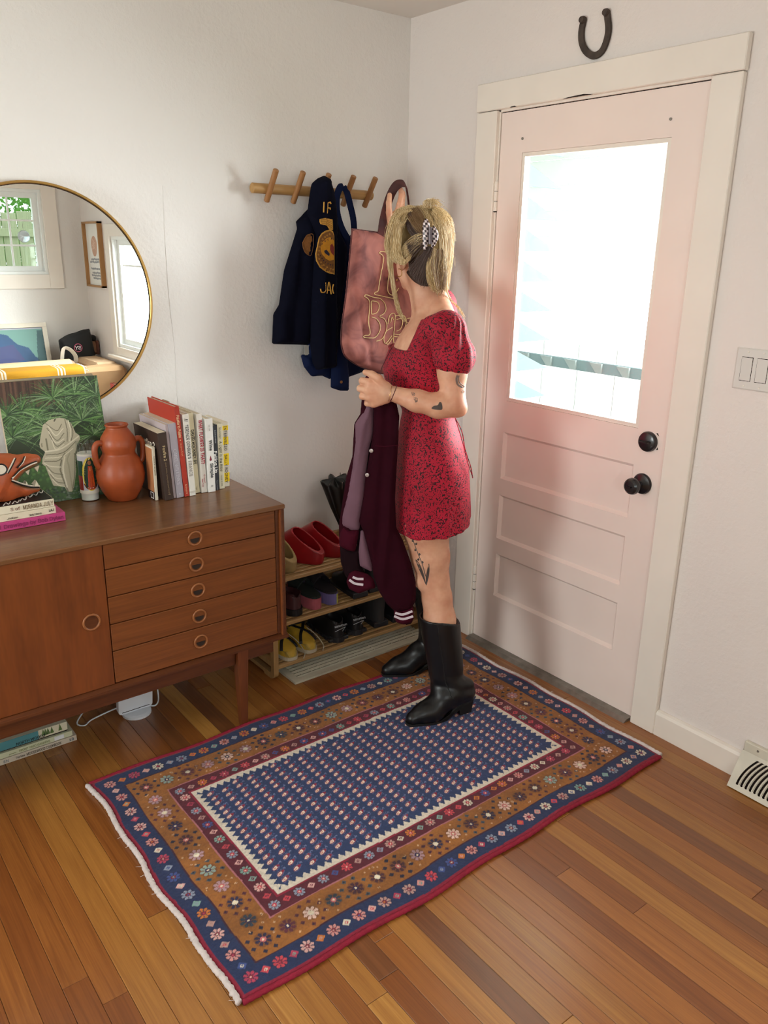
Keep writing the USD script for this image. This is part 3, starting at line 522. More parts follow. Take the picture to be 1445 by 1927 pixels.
# ---------------------------------------------------------------- votive candle
vc = np.array([-1.4375, -.155, .771]); VC = thing('votive_candle', 'tall glass votive candle printed with a robed figure in a yellow glow', 'candle', vc)
obj('glass_jar', lathe([(0, .0), (.028, .0), (.0298, .004), (.0298, .186), (.0306, .190), (.0298, .194), (.0283, .194), (.0276, .186), (.0276, .155)], vc, n=40), pane('jar_glass', (.95, .97, .97), .06), VC, smooth=30)
obj('wax', lathe([(0, .003), (.0270, .003), (.0270, .158), (.02, .156), (0, .156)], vc, n=36), M('candle_wax', '#e9e4da', 0.5, 0.03, subsurface_weight=0.2), VC, smooth=30)
obj('wick', tube([vc + [0, 0, .155], vc + [.001, 0, .172]], .0011, 6), gapm, VC)
LB = Print(.13, .132, .0009, '#e8e3d6'); cxm = .062
LB.fill([(0, .012), (.13, .012), (.13, .125), (0, .125)], '#c9c7cf'); LB.fill([(0, .012), (.036, .012), (.036, .06), (0, .06)], '#8e2a26'); LB.fill([(0, .06), (.04, .06), (.04, .11), (0, .11)], '#1f4a3d'); LB.fill([(.088, .012), (.13, .012), (.13, .09), (.088, .09)], '#231a1c')
LB.ell(cxm, .066, .026, .056, '#e6cf4a'); LB.ell(cxm, .066, .022, .051, '#f2e58a'); LB.fill([(cxm - .015, .022), (cxm + .017, .022), (cxm + .019, .06), (cxm + .014, .10), (cxm + .004, .117), (cxm - .006, .112), (cxm - .015, .09), (cxm - .019, .055)], '#1e3f35')
LB.fill([(cxm - .010, .024), (cxm + .012, .024), (cxm + .009, .07), (cxm + .006, .094), (cxm - .006, .094), (cxm - .009, .06)], '#c4431d'); LB.ell(cxm - .001, .104, .0055, .007, '#a8714e'); LB.ell(cxm, .083, .0045, .006, '#c79a72')
for k in range(26): LB.stroke([(cxm + rp.uniform(-.009, .011), .026), (cxm + rp.uniform(-.005, .006), .088)], .0009, ['#e2702f', '#8f2a12'][k % 2], .6)
for s_ in (-1, 1): LB.stroke(spline([(cxm + s_ * .004, .118), (cxm + s_ * .016, .09), (cxm + s_ * .02, .05), (cxm + s_ * .014, .022)], 20), .0012, '#14231f'); LB.stroke(spline([(cxm + s_ * .003, .016), (cxm + s_ * .014, .02), (cxm + s_ * .022, .033)], 12), .004, '#5b2a1e')
LB.ell(cxm, .019, .012, .005, '#b03a22'); LB.ell(cxm - .004, .02, .002, .0015, '#efe2cc'); LB.ell(cxm + .004, .02, .002, .0015, '#efe2cc')
fa = math.atan2(EYE[1] - vc[1], EYE[0] - vc[0]) + .35
mm, cc = LB.mesh(lambda x, y: np.c_[vc[0] + .03005 * np.cos(fa + (x - .065) / .03), vc[1] + .03005 * np.sin(fa + (x - .065) / .03), vc[2] + .026 + y]); obj('label_print', mm, printg, VC, col=cc)
# ---------------------------------------------------------------- terracotta jug
vb = np.array([-1.349, -.205, .771]); VS = thing('terracotta_jug', 'round terracotta jug with two loop handles between the candle and the books', 'jug', vb)
terra = M('terracotta', '#a04a24', 0.42, 0.14, 25, 0.08, 90)
obj('body', lathe([(0, 0), (.040, 0), (.046, .003), (.062, .030), (.074, .060), (.0775, .084), (.073, .112), (.062, .136), (.052, .152), (.0505, .160), (.0555, .174), (.0575, .190), (.052, .208), (.041, .225), (.0335, .236), (.0325, .241), (.036, .246), (.0362, .249), (.0325, .250), (.029, .245), (.028, .235), (0, .225)], vb, n=56), terra, VS, smooth=45)
for s_, az in ((1, .05), (-1, .10)):
    dx, dy = s_ * math.cos(az), -abs(math.sin(az)) if s_ < 0 else -math.sin(az)
    pts = [(r_ * dx, r_ * dy, z) for r_, z in ((.050, .192), (.068, .196), (.079, .182), (.080, .155), (.076, .128), (.064, .113), (.056, .116))]
    obj('handle', tube(vb + spline(pts, 26), .0095, 12), terra, VS, smooth=True)
obj('rim_lip', lathe([(.0345, .2435), (.0372, .247), (.035, .2505)], vb, n=48), terra, VS, smooth=True)
# ---------------------------------------------------------------- books
paper = M('book_pages', '#d8cbb2', 0.85, 0.06, 4, 0.5, 900, st=(1, 1, 1)); _bm = {}
def bm(c, rough=0.5):
    if c not in _bm: _bm[c] = M('cover_' + c.strip('#'), c, rough, 0.03, 8, 0.03, 300)
    return _bm[c]
def book(label, O, a, b, c, t, d, h, col, texts=(), hard=True, group=None, bands=(), cat='book', name='book', back=None):
    """O: bottom of the spine; a: thickness direction, b: from spine to fore-edge, c: foot to head. texts: (string, from head, capital height, colour, across 0..1, bold, length)."""
    a, b, c, O = (np.asarray(q, float) for q in (a, b, c, O)); k = thing(name, label, cat, O, group); bt = .0026 if hard else .0007; ov = .003 if hard else 0
    put = lambda m_: xf(m_, O, a, b, c)
    cov = obj('cover', put([bx(0, bt, 0, d, 0, h, .0004), bx(t - bt, t, 0, d, 0, h, .0004)][0]), bm(col), k)
    if True: obj('back_cover', put(bx(t - bt, t, 0, d, 0, h, .0004)), bm(back or col), k)
    obj('spine', put(bx(0, t, -.0012, .0016, 0, h, .0011)), bm(col), k)
    obj('pages', put(bx(bt, t - bt, .002, d - ov - .001, ov, h - ov, 0)), paper, k)
    for z0, z1, bc in bands: obj('spine_band', put(bx(.0002, t - .0002, -.0018, -.0010, z0 * h, z1 * h, 0)), bm(bc), k)
    for s_, top, ch, tc, ac, *rest in texts:
        bold = rest[0] if rest else False; L = rest[1] if len(rest) > 1 else None
        obj('lettering', text(s_, ch, O - b * .0021 + c * (h - top) + a * (t * ac - ch / 2), -c, a, .0006, bold, L), bm(tc), k)
    return k
G = 'books standing in a row on the sideboard'
def row(label, xb, xt, yf, z1, depth, col, texts, hard=True, **kw):
    x0, x1 = xb; lean = ((xt[0] + xt[1]) - (x0 + x1)) / 2; hgt = z1 - .771; c = np.array([lean, 0, hgt]); L = np.linalg.norm(c); c /= L; b = np.array([0, 1.0, 0]); a = np.cross(b, c); t = (x1 - x0)
    return book(label, (x0, yf, .772), a, b, c, t, depth, L, col, texts, hard, G, **kw)
k = row('small thin tan booklet leaning at the left end of the book row', (-1.272, -1.2625), (-1.272, -1.2625), -.292, .950, .055, '#e6dcc6', [('A COUNTRY NOTEBOOK', .03, .004, '#6a5a4a', .5)], False)
obj('cover_panel', bx(-1.2735, -1.2722, -.2895, -.240, .800, .945, 0), bm('#b87a50'), k); obj('dark_panel', bx(-1.2735, -1.2722, -.290, -.240, .7725, .800, 0), bm('#2a1916'), k); obj('barcode', [bx(-1.2745, -1.2734, -.285, -.262, .776, .797, 0)], bm('#e9e4e0'), k)
obj('barcode_lines', [bx(-1.2749, -1.2744, -.283 + i * .0019, -.283 + i * .0019 + .0009, .779, .795, 0) for i in range(10)], gapm, k)
k = row('thick dark brown paperback with gold spine lettering', (-1.246, -1.2165), (-1.2560, -1.2310), -.312, .997, .20, '#3b2a22', [('Foxfire 2', .042, .009, '#c9b48a', .52, True, .05), ('ghost stories, spring wild plant foods', .098, .0042, '#8d7657', .52, False, .105), ('f', .205, .007, '#c9b48a', .52)], False)
q0 = px(265, 823, 0, -1.2525); obj('cover_lettering', text('Foxfire 2', .02, (-1.2565, -.160, .945), (0, -1, -.02), (-.055, 0, 1), .0006, True, .12), bm('#e6dccb'), k)
row('slim pale lilac paperback second from the tan booklet end', (-1.2135, -1.2045), (-1.2265, -1.2175), -.302, 1.020, .215, '#b9aaae', [], False)
row('pale grey lilac paperback with faint white lettering beside the red hardback', (-1.204, -1.1785), (-1.2170, -1.1925), -.306, 1.022, .215, '#aca6b0', [('CAREL WILLINKS', .085, .011, '#cfcbd2', .45, False, .12), ('o', .235, .008, '#cfcbd2', .5)], False)
row('tall red hardback, the tallest book of the row', (-1.1765, -1.1595), (-1.1965, -1.1775), -.308, 1.076, .215, '#b03422', [('Palette to Palate', .028, .009, '#e8c39a', .5, True, .075), ('•', .108, .009, '#e8c39a', .5), ('recipes & art', .120, .006, '#d99a72', .5, False, .045), ('Bonnard', .262, .007, '#e0b088', .5, False, .032)])
row('white hardback with dark serif-style spine title beside the red hardback', (-1.1585, -1.1375), (-1.1685, -1.1475), -.309, 1.048, .20, '#e6e2d9', [('//', .014, .010, '#2a2a30', .5, True), ('TERENCE CONRAN\'S', .034, .011, '#33343a', .5, False, .115), ('FRANCE', .156, .011, '#8a8078', .5, False, .052)], bands=[(.04, .06, '#cfc9bd')])
row('cream cloth hardback with doubled black spine title', (-1.1365, -1.1135), (-1.1455, -1.1225), -.290, 1.046, .20, '#d9cfae', [('DAVID HOCKNEY BY', .055, .0092, '#26231d', .66, True, .118), ('DAVID HOCKNEY', .058, .0092, '#a2977a', .30, False, .118), ('T&H', .25, .005, '#a2977a', .5)])
row('white hardback with a crimson capital-letter spine title', (-1.1105, -1.0905), (-1.1160, -1.0960), -.298, 1.042, .20, '#ebe7df', [('WHAT FLOWER IS THAT?', .020, .0125, '#b01f3a', .62, True, .150), ('Crown', .207, .0045, '#b01f3a', .7, False, .03), ('New York', .222, .0045, '#b01f3a', .3, False, .028)])
kw_ = row('white hardback with two black words and a small wine-red drop on its spine', (-1.0885, -1.0625), (-1.0870, -1.0620), -.305, 1.024, .19, '#e9e7e2', [('Wine', .072, .010, '#1f1f22', .6, True, .036), ('Simple', .152, .010, '#1f1f22', .6, True, .050), ('aaa  aaa', .020, .004, '#a8a4a0', .5), ('O', .228, .007, '#9a9896', .5)]); obj('red_drop', hull([(-1.0752 + a_, -.3068 + d_, .888 + c_) for d_ in (0, .001) for a_, c_ in ((0, .011), (.004, -.004), (0, -.008), (-.004, -.004))]), bm('#7c1f33'), kw_)
row('dark slate hardback with white spine lettering', (-1.0600, -1.0420), (-1.0590, -1.0410), -.294, .997, .18, '#2c3036', [('Falling Up', .088, .0105, '#eceae4', .42, True, .075), ('S.Silverstein', .016, .005, '#a9adb0', .55, False, .045), ('Harper Collins', .190, .004, '#8d9196', .5)])
row('cream hardback with fine dark spine title beside the slate book', (-1.0400, -1.0200), (-1.0390, -1.0190), -.290, .999, .18, '#d6cfb4', [('Silverstein', .012, .006, '#8e8a74', .5, False, .040), ('A Light in the Attic', .060, .0095, '#55533f', .5, False, .105), ('Harper & Row', .178, .005, '#8e8a74', .5, False, .04)])
row('grey and yellow chequered spine paperback near the right end of the row', (-1.0180, -.9930), (-1.0150, -.9900), -.274, .998, .15, '#c8bfae', [('INTERMEZZO', .012, .0095, '#2e2b2e', .55, False, .085), ('SALLY ROONEY', .112, .0095, '#2e2b2e', .55, False, .100)], False, bands=[(.0, .0, '#c8bfae'), (.08, .22, '#e5c312'), (.34, .52, '#e5c312'), (.66, .78, '#e5c312'), (.88, .95, '#e5c312')])
row('very thin short yellow-edged book at the right end of the row', (-.9905, -.9835), (-.9905, -.9835), -.245, .924, .12, '#c9b46a', [], False)
row('tall tan hardback standing behind the white books', (-1.1330, -1.1150), (-1.1330, -1.1150), -.088, 1.052, .055, '#a88a66', [])
row('brown hardback standing behind the slate and cream books', (-1.0560, -1.0300), (-1.0560, -1.0300), -.108, .985, .07, '#7a5a44', [])
# stack at the left
def flat(label, xr, length, yf, z0, t, d, col, texts, hard, group, rz=0.0, **kw):
    c = np.array([-math.cos(rz), -math.sin(rz), 0]); b = np.array([-math.sin(rz) * 1.0, math.cos(rz), 0]) * 1.0; O = np.array([xr, yf, z0])
    return book(label, O + np.array([length, 0, 0]) * 0, (0, 0, 1), b, c, t, d, length, col, texts, hard, group, **kw)
G2 = 'books stacked under the carved animal head'
def ft(s_, xr, xs, ch, col, ac, bold=False, L=None): return (s_, None, ch, col, ac, bold, L, xs)
def flat_book(label, xr, length, yf, z0, t, d, col, texts, hard, group, **kw):
    """A book lying flat, spine to the room, head at the left; texts: (string, x of its start, capital height, colour, across, bold, length)."""
    tt = [(s_, length - (xr - xs), ch, tc, ac, *r_) for s_, xs, ch, tc, ac, *r_ in texts]
    return book(label, (xr, yf, z0), (0, 0, 1), (0, 1, 0), (-1, 0, 0), t, d, length, col, tt, hard, group, **kw)
flat_book('bright pink hardback at the bottom of the stack under the carved head', -1.572, .30, -.328, .772, .0262, .20, '#c2417e', [('Drawings by Bob Dylan', -1.748, .0115, '#8a2658', .5, True, .168), ('d', -1.765, .0115, '#8a2658', .5, True)], True, G2)
flat_book('cream paperback with a small red mark, middle of the stack under the carved head', -1.596, .25, -.322, .7985, .0205, .17, '#e2d6bd', [('Betty Edwards', -1.672, .0058, '#4a4338', .35, False, .034), ('Jidion', -1.735, .0055, '#4a4338', .35, False, .03), ('LAJ', -1.617, .0075, '#1f1b1a', .55, True, .014)], False, G2, bands=[(.16, .32, '#e2d6bd')])
kk = flat_book('cream and black book with hand-drawn capitals, top of the stack', -1.598, .23, -.320, .8195, .0235, .16, '#e6dcc4', [('MIRANDA JULY', -1.688, .0130, '#6f5636', .5, False, .086), ('S of', -1.722, .0095, '#7a4a40', .5, False, .026)], False, G2)
obj('black_cover', bx(-1.826, -1.600, -.3185, -.165, .8431, .8441, 0), bm('#1c1a1b'), kk)
for i, (x, y) in enumerate([(-1.615, -.24), (-1.635, -.255), (-1.655, -.265), (-1.675, -.285), (-1.700, -.30), (-1.725, -.302)]): obj('cover_stroke', tube(spline([(x - .012, y - .012, .8447), (x, y + .010, .8447), (x + .003, y - .008, .8447), (x + .014, y + .016, .8447)], 14), .0016, 6), bm('#d9d5cc'), kk)
# carved animal head on the stack
an = lambda u, v, y=-.255: px(u / 6.57, 780 + v / 6.57, 1, y)
HD = thing('carved_head', 'orange carved animal head with bared white teeth lying on the stacked books', 'carving', (-1.72, -.255, .8445))
sd = SDF((-1.90, -.345, .835), (-1.58, -.165, 1.02), .0032)
b3 = lambda u, v, dy=0: an(u, v) + np.array([0, dy, 0])
sd.cone(b3(60, 690), b3(-120, 720), .045, .060, .03); sd.cone(b3(60, 660), b3(330, 590), .040, .023, .02); sd.cone(b3(330, 590), b3(430, 560), .023, .017, .015); sd.cone(b3(30, 850), b3(300, 935), .040, .018, .02); sd.cone(b3(300, 930), b3(450, 915), .017, .011, .01); sd.cone(b3(-60, 900), b3(30, 930), .06, .04, .03)
mo = extr([tuple(an(u, v)[[0, 2]]) for u, v in ((165, 800), (300, 690), (470, 600), (700, 560), (700, 900), (500, 880), (330, 860))], (0, -.36, 0), (1, 0, 0), (0, 0, 1), -.22)
sl, (gx, gy, gz) = sd._win(sd.lo - 1, sd.lo + 2); cpoly = Polygon([tuple(an(u, v)[[0, 2]]) for u, v in ((165, 800), (300, 690), (470, 600), (700, 560), (700, 900), (500, 880), (330, 860))])
GX, GZ = np.meshgrid(gx.ravel(), gz.ravel(), indexing='ij'); dm = shapely.distance(cpoly.boundary, shapely.points(GX, GZ)) * np.where(shapely.contains_xy(cpoly, GX, GZ), -1, 1); sd._op(sl, dm[:, None, :], 0, 'sub'); sd.half((0, 0, .8448), (0, 0, -1))
hv, hf = sd.mesh(3); hc = np.zeros((len(hv), 3)); hc[:] = S('#b4552b'); tz = np.clip((hv[:, 2] - .93) / .05, 0, 1)[:, None]; hc = hc * (1 - tz * .35) + np.array(S('#a1521f')) * tz * .35
dmv = shapely.distance(cpoly, shapely.points(hv[:, 0], hv[:, 2])); g_ = np.clip(1 - dmv / .014, 0, 1)[:, None] ** .7; hc = hc * (1 - g_) + np.array(S('#3f5a3c')) * g_
nz = meshkit.fbm(hv * 60, 3)[:, None]; hc = hc * (.8 + .4 * nz)
obj('head', (hv, hf), MV('painted_wood', 0.42, 0.15, 200), HD, smooth=True, col=hc)
ivory = M('tooth_ivory', '#d9cdb4', 0.4); black = M('black_paint', '#191513', 0.45); whitep2 = M('white_paint', '#e2d8c8', 0.45)
surf = trimesh.Trimesh(hv, hf, process=False); kdt = cKDTree(hv[hv[:, 1] < -.255])
def on_head(u, v):
    ys = np.linspace(-.34, -.2, 60); P_ = np.array([an(u, v, y) for y in ys]); d_, i_ = cKDTree(hv).query(P_); k_ = np.argmax(d_ < .0045); return P_[k_] - [0, .001, 0]
for pts, mt, r_ in (([(300, 520), (270, 590), (210, 660)], black, .0022), ([(315, 520), (285, 590), (235, 650)], whitep2, .0014), ([(180, 540), (140, 620), (85, 720)], whitep2, .002), ([(195, 540), (155, 625), (100, 725)], black, .0018), ([(150, 790), (250, 690), (380, 620), (455, 590)], whitep2, .0024), ([(140, 800), (240, 685), (370, 610), (450, 578)], black, .002), ([(150, 810), (260, 850), (380, 880), (490, 885)], whitep2, .0022), ([(145, 825), (260, 868), (380, 898), (485, 900)], black, .002)):
    obj('painted_line', tube(spline([on_head(*q) for q in pts], 18), r_, 7), mt, HD)
for u, v, w_, hh, up in ((215, 745, 42, 55, 1), (320, 690, 60, 75, 1), (435, 640, 65, 95, 1), (215, 825, 36, -35, 0), (315, 850, 52, -60, 0), (440, 850, 62, -70, 0)):
    p0, p1, p2 = an(u - w_ / 2, v - (0 if up else -20)), an(u + w_ / 2, v - (25 if up else -25)), an(u + (14 if up else -6), v + hh * .62)
    obj('tooth', hull([p0 + [0, s_ * .018, 0] for s_ in (-1, 1)] + [p1 + [0, s_ * .016, 0] for s_ in (-1, 1)] + [p2 + [0, s_ * .004, 0] for s_ in (-1, 1)] + [p2 + [0, -.014, 0]]), ivory, HD)
e0 = on_head(5, 680); obj('eye', hull([e0 + [dx * .016 * math.cos(t) , -.0015 * s_, .015 * math.sin(t)] for dx in (1,) for s_ in (0, 1) for t in np.linspace(0, 6.283, 16)]), whitep2, HD); obj('eye_ring', tube(np.array([e0 + [.017 * math.cos(t), -.001, .016 * math.sin(t)] for t in np.linspace(0, 6.283, 24, endpoint=False)]), .0022, 8, closed=True), black, HD)
# ---------------------------------------------------------------- under the sideboard
G3 = 'books lying under the sideboard'
flat_book('cookbook with pale grey spine at the bottom of the pile on the floor', -1.606, .27, -.302, .001, .0200, .21, '#cbbfae', [('MOOSEWOOD COOKBOOK', -1.765, .0095, '#3a322b', .5, False, .108), ('The New', -1.798, .0078, '#4b433b', .5, False, .028), ('EN', -1.835, .0088, '#5a6a78', .5, False, .015), ('10', -1.632, .009, '#4f5f6d', .5, True, .015)], False, G3)
kk = flat_book('pale green gardening paperback in the middle of the floor pile', -1.617, .26, -.298, .0212, .0185, .20, '#ccceaf', [('FRONT YARD GARDENS', -1.785, .0075, '#8c9160', .45, False, .095), ('guide to', -1.815, .004, '#8c9160', .4)], False, G3)
obj('price_sticker', bx(-1.675, -1.645, -.3005, -.3000, .0235, .037, 0), bm('#e4e6ea'), kk)
kk = flat_book('hardback with a misty teal spine and pine trees, top of the floor pile', -1.629, .245, -.292, .0452, .030, .19, '#d8d2b9', [('NORTH WOODS', -1.790, .0088, '#1d2b2c', .25, True, .088)], True, G3)
obj('sea_band', bx(-1.874, -1.72, -.2942, -.2932, .0454, .0750, 0), bm('#4f8b94'), kk)
for x in (-1.705, -1.698, -1.690, -1.678, -1.652): obj('printed_tree', hull([(x + a, -.2946 + b, c) for b in (0, .0005) for a, c in ((-.006, .052), (.006, .052), (0, .075))]), bm('#5c7443'), kk)
obj('dust_jacket_edge', bx(-1.874, -1.6285, -.2905, -.105, .0405, .0450, 0), gapm, kk)
RT = thing('wifi_router', 'white plastic router standing on a round foot under the sideboard', 'router', (-1.39, -.26, 0)); rw = M('router_plastic', '#dfe3ea', 0.35, 0.02)
rr = Polygon([(-1.448, .012), (-1.326, .012), (-1.326, .185), (-1.448, .185)]).buffer(-.014).buffer(.014); bod = extr(rr, (0, -.262, 0), (1, 0, 0), (0, 0, 1), -.022)
obj('body', rot(bod, (1, 0, 0), .16, (0, -.26, .012)), rw, RT); obj('seam', rot(bx(-1.436, -1.338, -.2635, -.262, .020, .0215, 0), (1, 0, 0), .16, (0, -.26, .012)), gapm, RT)
obj('foot', [lathe([(0, 0), (.05, 0), (.05, .008), (.04, .012), (0, .013)], (-1.383, -.258, 0), n=30)], rw, RT)
obj('power_cord', tube(spline([(-1.345, -.25, .012), (-1.315, -.262, .008), (-1.292, -.235, .02), (-1.288, -.20, .08), (-1.30, -.15, .15)], 30), .0028, 8), rw, RT, smooth=True)
obj('network_cord', tube(spline([(-1.42, -.235, .03), (-1.47, -.225, .02), (-1.53, -.22, .006), (-1.56, -.24, .006), (-1.575, -.21, .008), (-1.52, -.16, .03)], 30), .0026, 8), rw, RT, smooth=True)
# ---------------------------------------------------------------- the rug
UX0, UX1, VY0, VY1, RZ = -1.650, -.118, -1.520, -.570, .0115
rug_ = thing('oriental_rug', 'navy hand-knotted rug with ochre flower border on the oak floor', 'rug', ((UX0 + UX1) / 2, (VY0 + VY1) / 2, 0))
res = .0023; LU, LV = UX1 - UX0, VY1 - VY0; nu, nv = int(LU / res), int(LV / res); rr = np.random.default_rng(3)
u, v = np.meshgrid(np.linspace(0, LU, nu), np.linspace(0, LV, nv), indexing='ij')
wob = .0022 * (meshkit.fbm(np.stack([u * 14, v * 14, u * 0], -1), 3) - .5) * 2
eu, ev = np.minimum(u, LU - u) + wob, np.minimum(v, LV - v) + wob
e = np.minimum(eu, ev); long_ = ev <= eu           # nearest side is a long one
col = np.zeros((nu, nv, 3)); col[:] = S('#263761')
def put(mk, c, a=1.0): col[mk] = col[mk] * (1 - a) + np.array(S(c)) * a
B1, B2, B3, B4 = .076, .168, .222, .243
put(e < B1, '#1c2a52'); put(e < .010, '#8a1230'); put((e >= B1 - .004) & (e < B1), '#3d1428'); put((e >= B1) & (e < B2), '#935a22'); put((e >= B2) & (e < B2 + .004), '#b06a72'); put((e >= B2 + .004) & (e < B3), '#591226'); put((e >= B3 - .006) & (e < B3), '#8f1433')
al = np.where(long_, u, v); zz = np.abs(((al / .0225) % 1) - .5) * 2; put((e >= B3) & (e < B3 + .010 + .016 * zz), '#dccfbe')
def local(cx, cy): return u[sl] - cx, v[sl] - cy
def win(cx, cy, r): 
    i0, i1 = max(int((cx - r) / LU * nu), 0), min(int((cx + r) / LU * nu) + 1, nu); j0, j1 = max(int((cy - r) / LV * nv), 0), min(int((cy + r) / LV * nv) + 1, nv)
    return (slice(i0, i1), slice(j0, j1))
def psub(mk, c, a=1.0): q = col[sl]; q[mk] = q[mk] * (1 - a) + np.array(S(c)) * a
pal = ['#d9a79f', '#c9424d', '#d9cdb8', '#c8732e', '#b98f86', '#7fa096', '#cf8d86', '#3f4f8a', '#b23a55', '#8b93a5']
def rosette(cx, cy, R, c1, c2, c3, n=8):
    global sl; sl = win(cx, cy, R * 1.2); x, y = local(cx, cy); r = np.hypot(x, y) / R; a = np.arctan2(y, x)
    psub(r < 1.08, '#2a1424', .35); psub((r < .62 + .38 * np.abs(np.cos(a * n / 2)) ** .7) & (r > .34) & (np.abs(np.sin(a * n / 2)) < .93), c1); psub(r < .36, c2); psub(r < .15, c3)
def diamond(cx, cy, R, c1, c2):
    global sl; sl = win(cx, cy, R * 1.3); x, y = local(cx, cy); d = (np.abs(x) + np.abs(y) * 1.1) / R; psub(d < 1, c1); psub(d < .45, c2); psub(d < .2, c1)
def run(band, pitch, big):
    for side in range(4):
        L = LU if side < 2 else LV; n = int((L - 2 * band) / pitch)
        for k in range(n + 1):
            t = band + (L - 2 * band) * k / n; cx, cy = [(t, band), (t, LV - band), (band, t), (LU - band, t)][side]
            if side >= 2 and (k == 0 or k == n): continue
            c = rr.integers(len(pal)); c2 = rr.integers(len(pal))
            if big == 1:
                (rosette(cx, cy, .0175, pal[c], '#7a1f33', pal[c2]) if k % 2 == 0 else diamond(cx, cy, .013, pal[c], pal[c2]))
            elif big == 0: (rosette(cx, cy, .0155, pal[c], '#c43a4a', '#e0d2bd') if k % 2 == 0 else diamond(cx, cy, .012, pal[c], '#6b1b35'))
            else:
                dark = ['#27203f', '#a8848c', '#46202c', '#d9b5a8', '#2c3a4a', '#5b2433', '#8fa39a'][rr.integers(7)]
                rosette(cx, cy, .021, dark, ['#c46a6a', '#33204a', '#d9cdb8'][k % 3], '#e2d2b4')
                if k % 2 == 0:
                    for j in range(8):
                        a = j * math.pi / 4 + .39; diamond(cx + .036 * math.cos(a), cy + .036 * math.sin(a), .0075, ['#22203a', '#5a2430', '#3b4a58'][k // 2 % 3], '#1b1426')
                else:
                    for j in range(6):
                        a = rr.uniform(0, 6.28); diamond(cx + .036 * math.cos(a), cy + .036 * math.sin(a), .004, '#caa27e', '#5a3020')
run(.043, .038, 1); run(.122, .066, 2); run(.198, .036, 0)
# the field: offset columns of small boteh drops, each leaning the same way
pu, pv = .0445, .0252; k = 0
for i in range(int((LU - 2 * B4) / pu) + 1):
    for j in range(int((LV - 2 * B4) / pv) + 3):
        cx, cy = B4 + .020 + i * pu + rr.normal() * .001, B4 + .014 + j * pv - (i % 3) * pv / 3 + rr.normal() * .001
        if not (B4 + .017 < cx < LU - B4 - .024 and B4 + .012 < cy < LV - B4 - .010): continue
        sl = win(cx, cy, .024); x, y = local(cx, cy); y = y - .35 * x; tt = (x + .009) / .026
        wd = np.where((tt > 0) & (tt < 1), .0078 * np.sqrt(np.clip(tt, 0, 1)) * (1 - np.clip(tt, 0, 1)) ** .75 * 1.9, -1)
        psub((np.abs(y) < wd + .0036) & (np.abs(y) > wd + .0022), '#6f7499', .55); psub(np.abs(y) < wd + .0016, '#7d6f8f', .6); psub(np.abs(y) < wd + .0006, '#8d1d36'); psub((np.abs(y) < wd - .0016) & (tt < .62), '#e9d6c4'); psub((np.abs(y) < wd - .0042) & (tt < .45), '#d58a76')
        psub((np.hypot(x - .021, y - .004) < .004) & (np.hypot(x - .020, y - .002) > .0024), '#7d88ad', .75)
        for q_ in range(3): psub(np.hypot(x - .014 - rr.uniform(-.006, .008), y + rr.uniform(-.012, .012)) < .0019, '#5f6f9d', .7)
inf = e > B4 + .01; ns = meshkit.noise(np.stack([u * 260, v * 260, u * 0], -1), 4); fl = meshkit.fbm(np.stack([u * 9, v * 30, u * 0], -1), 4, 9)
col *= (.80 + .32 * ns + .16 * (fl - .5))[..., None]; bro = (e >= B1) & (e < B2); col[bro] *= (.72 + .60 * fl[bro])[..., None]
pile = .0009 * ns + .0016 * (meshkit.fbm(np.stack([u * 26, v * 26, u * 0], -1), 3, 2) - .5) - .004 * np.exp(-np.minimum(ev, eu) / .004)
z = RZ + pile; wavy = lambda t, s_: .004 * np.sin(t * 7 + s_) + .004 * np.sin(t * 17 + s_ * 2)
y_ = VY0 + v + wavy(u, 1.0) * np.clip(1 - v / .25, 0, 1) + wavy(u, 2.6) * np.clip(1 - (LV - v) / .25, 0, 1); x_ = UX0 + u + wavy(v * 1.4, .4) * np.clip(1 - u / .2, 0, 1) + wavy(v * 1.4, 3.0) * np.clip(1 - (LU - u) / .2, 0, 1)
vv = np.stack([x_, y_, z], -1).reshape(-1, 3); ff = qmesh(None, nu, nv)
edge = np.concatenate([np.arange(nu) * nv, (nu - 1) * nv + np.arange(nv), (np.arange(nu)[::-1]) * nv + nv - 1, np.arange(nv)[::-1]]); low = vv[edge].copy(); low[:, 2] = .001; n0 = len(vv); m_ = len(edge); J = np.arange(m_); J2 = (J + 1) % m_
vv = np.vstack([vv, low]); ff = np.vstack([ff, np.c_[edge[J], n0 + J, n0 + J2], np.c_[edge[J], n0 + J2, edge[J2]]]); cc = np.vstack([col.reshape(-1, 3), col.reshape(-1, 3)[edge]])
obj('pile', (vv, ff), MV('wool_pile', 0.85, 0.5, 420, sheen_weight=0.12, sheen_roughness=0.5), rug_, smooth=True, col=cc)
wool = M('white_wool', '#d3c6c2', 0.9, 0.12, 60, 0.8, 300); redw = M('red_wool', '#8d0f2e', 0.85, 0.15, 60, 0.8, 300)
X = x_.reshape(nu, nv); Y = y_.reshape(nu, nv)
for i, dx in ((0, -.007), (nu - 1, .006)):
    t = np.arange(0, nv, 2); p = np.c_[X[i, t] + dx + rr.normal(size=len(t)) * .0008, Y[i, t], np.full(len(t), .0085)]
    o = obj('fringe_cord', tube(p, .0072 + .0010 * np.sin(np.arange(len(t)) * 2.1), 10), wool, rug_, smooth=True)
    th_ = [tube(np.array([p[k], p[k] + [np.sign(dx) * rr.uniform(.008, .02), rr.uniform(-.01, .01), .002]]), .0006, 5) for k in rr.choice(len(t), 14)]; tag(obj('loose_thread', th_, wool, o), kind='stuff')
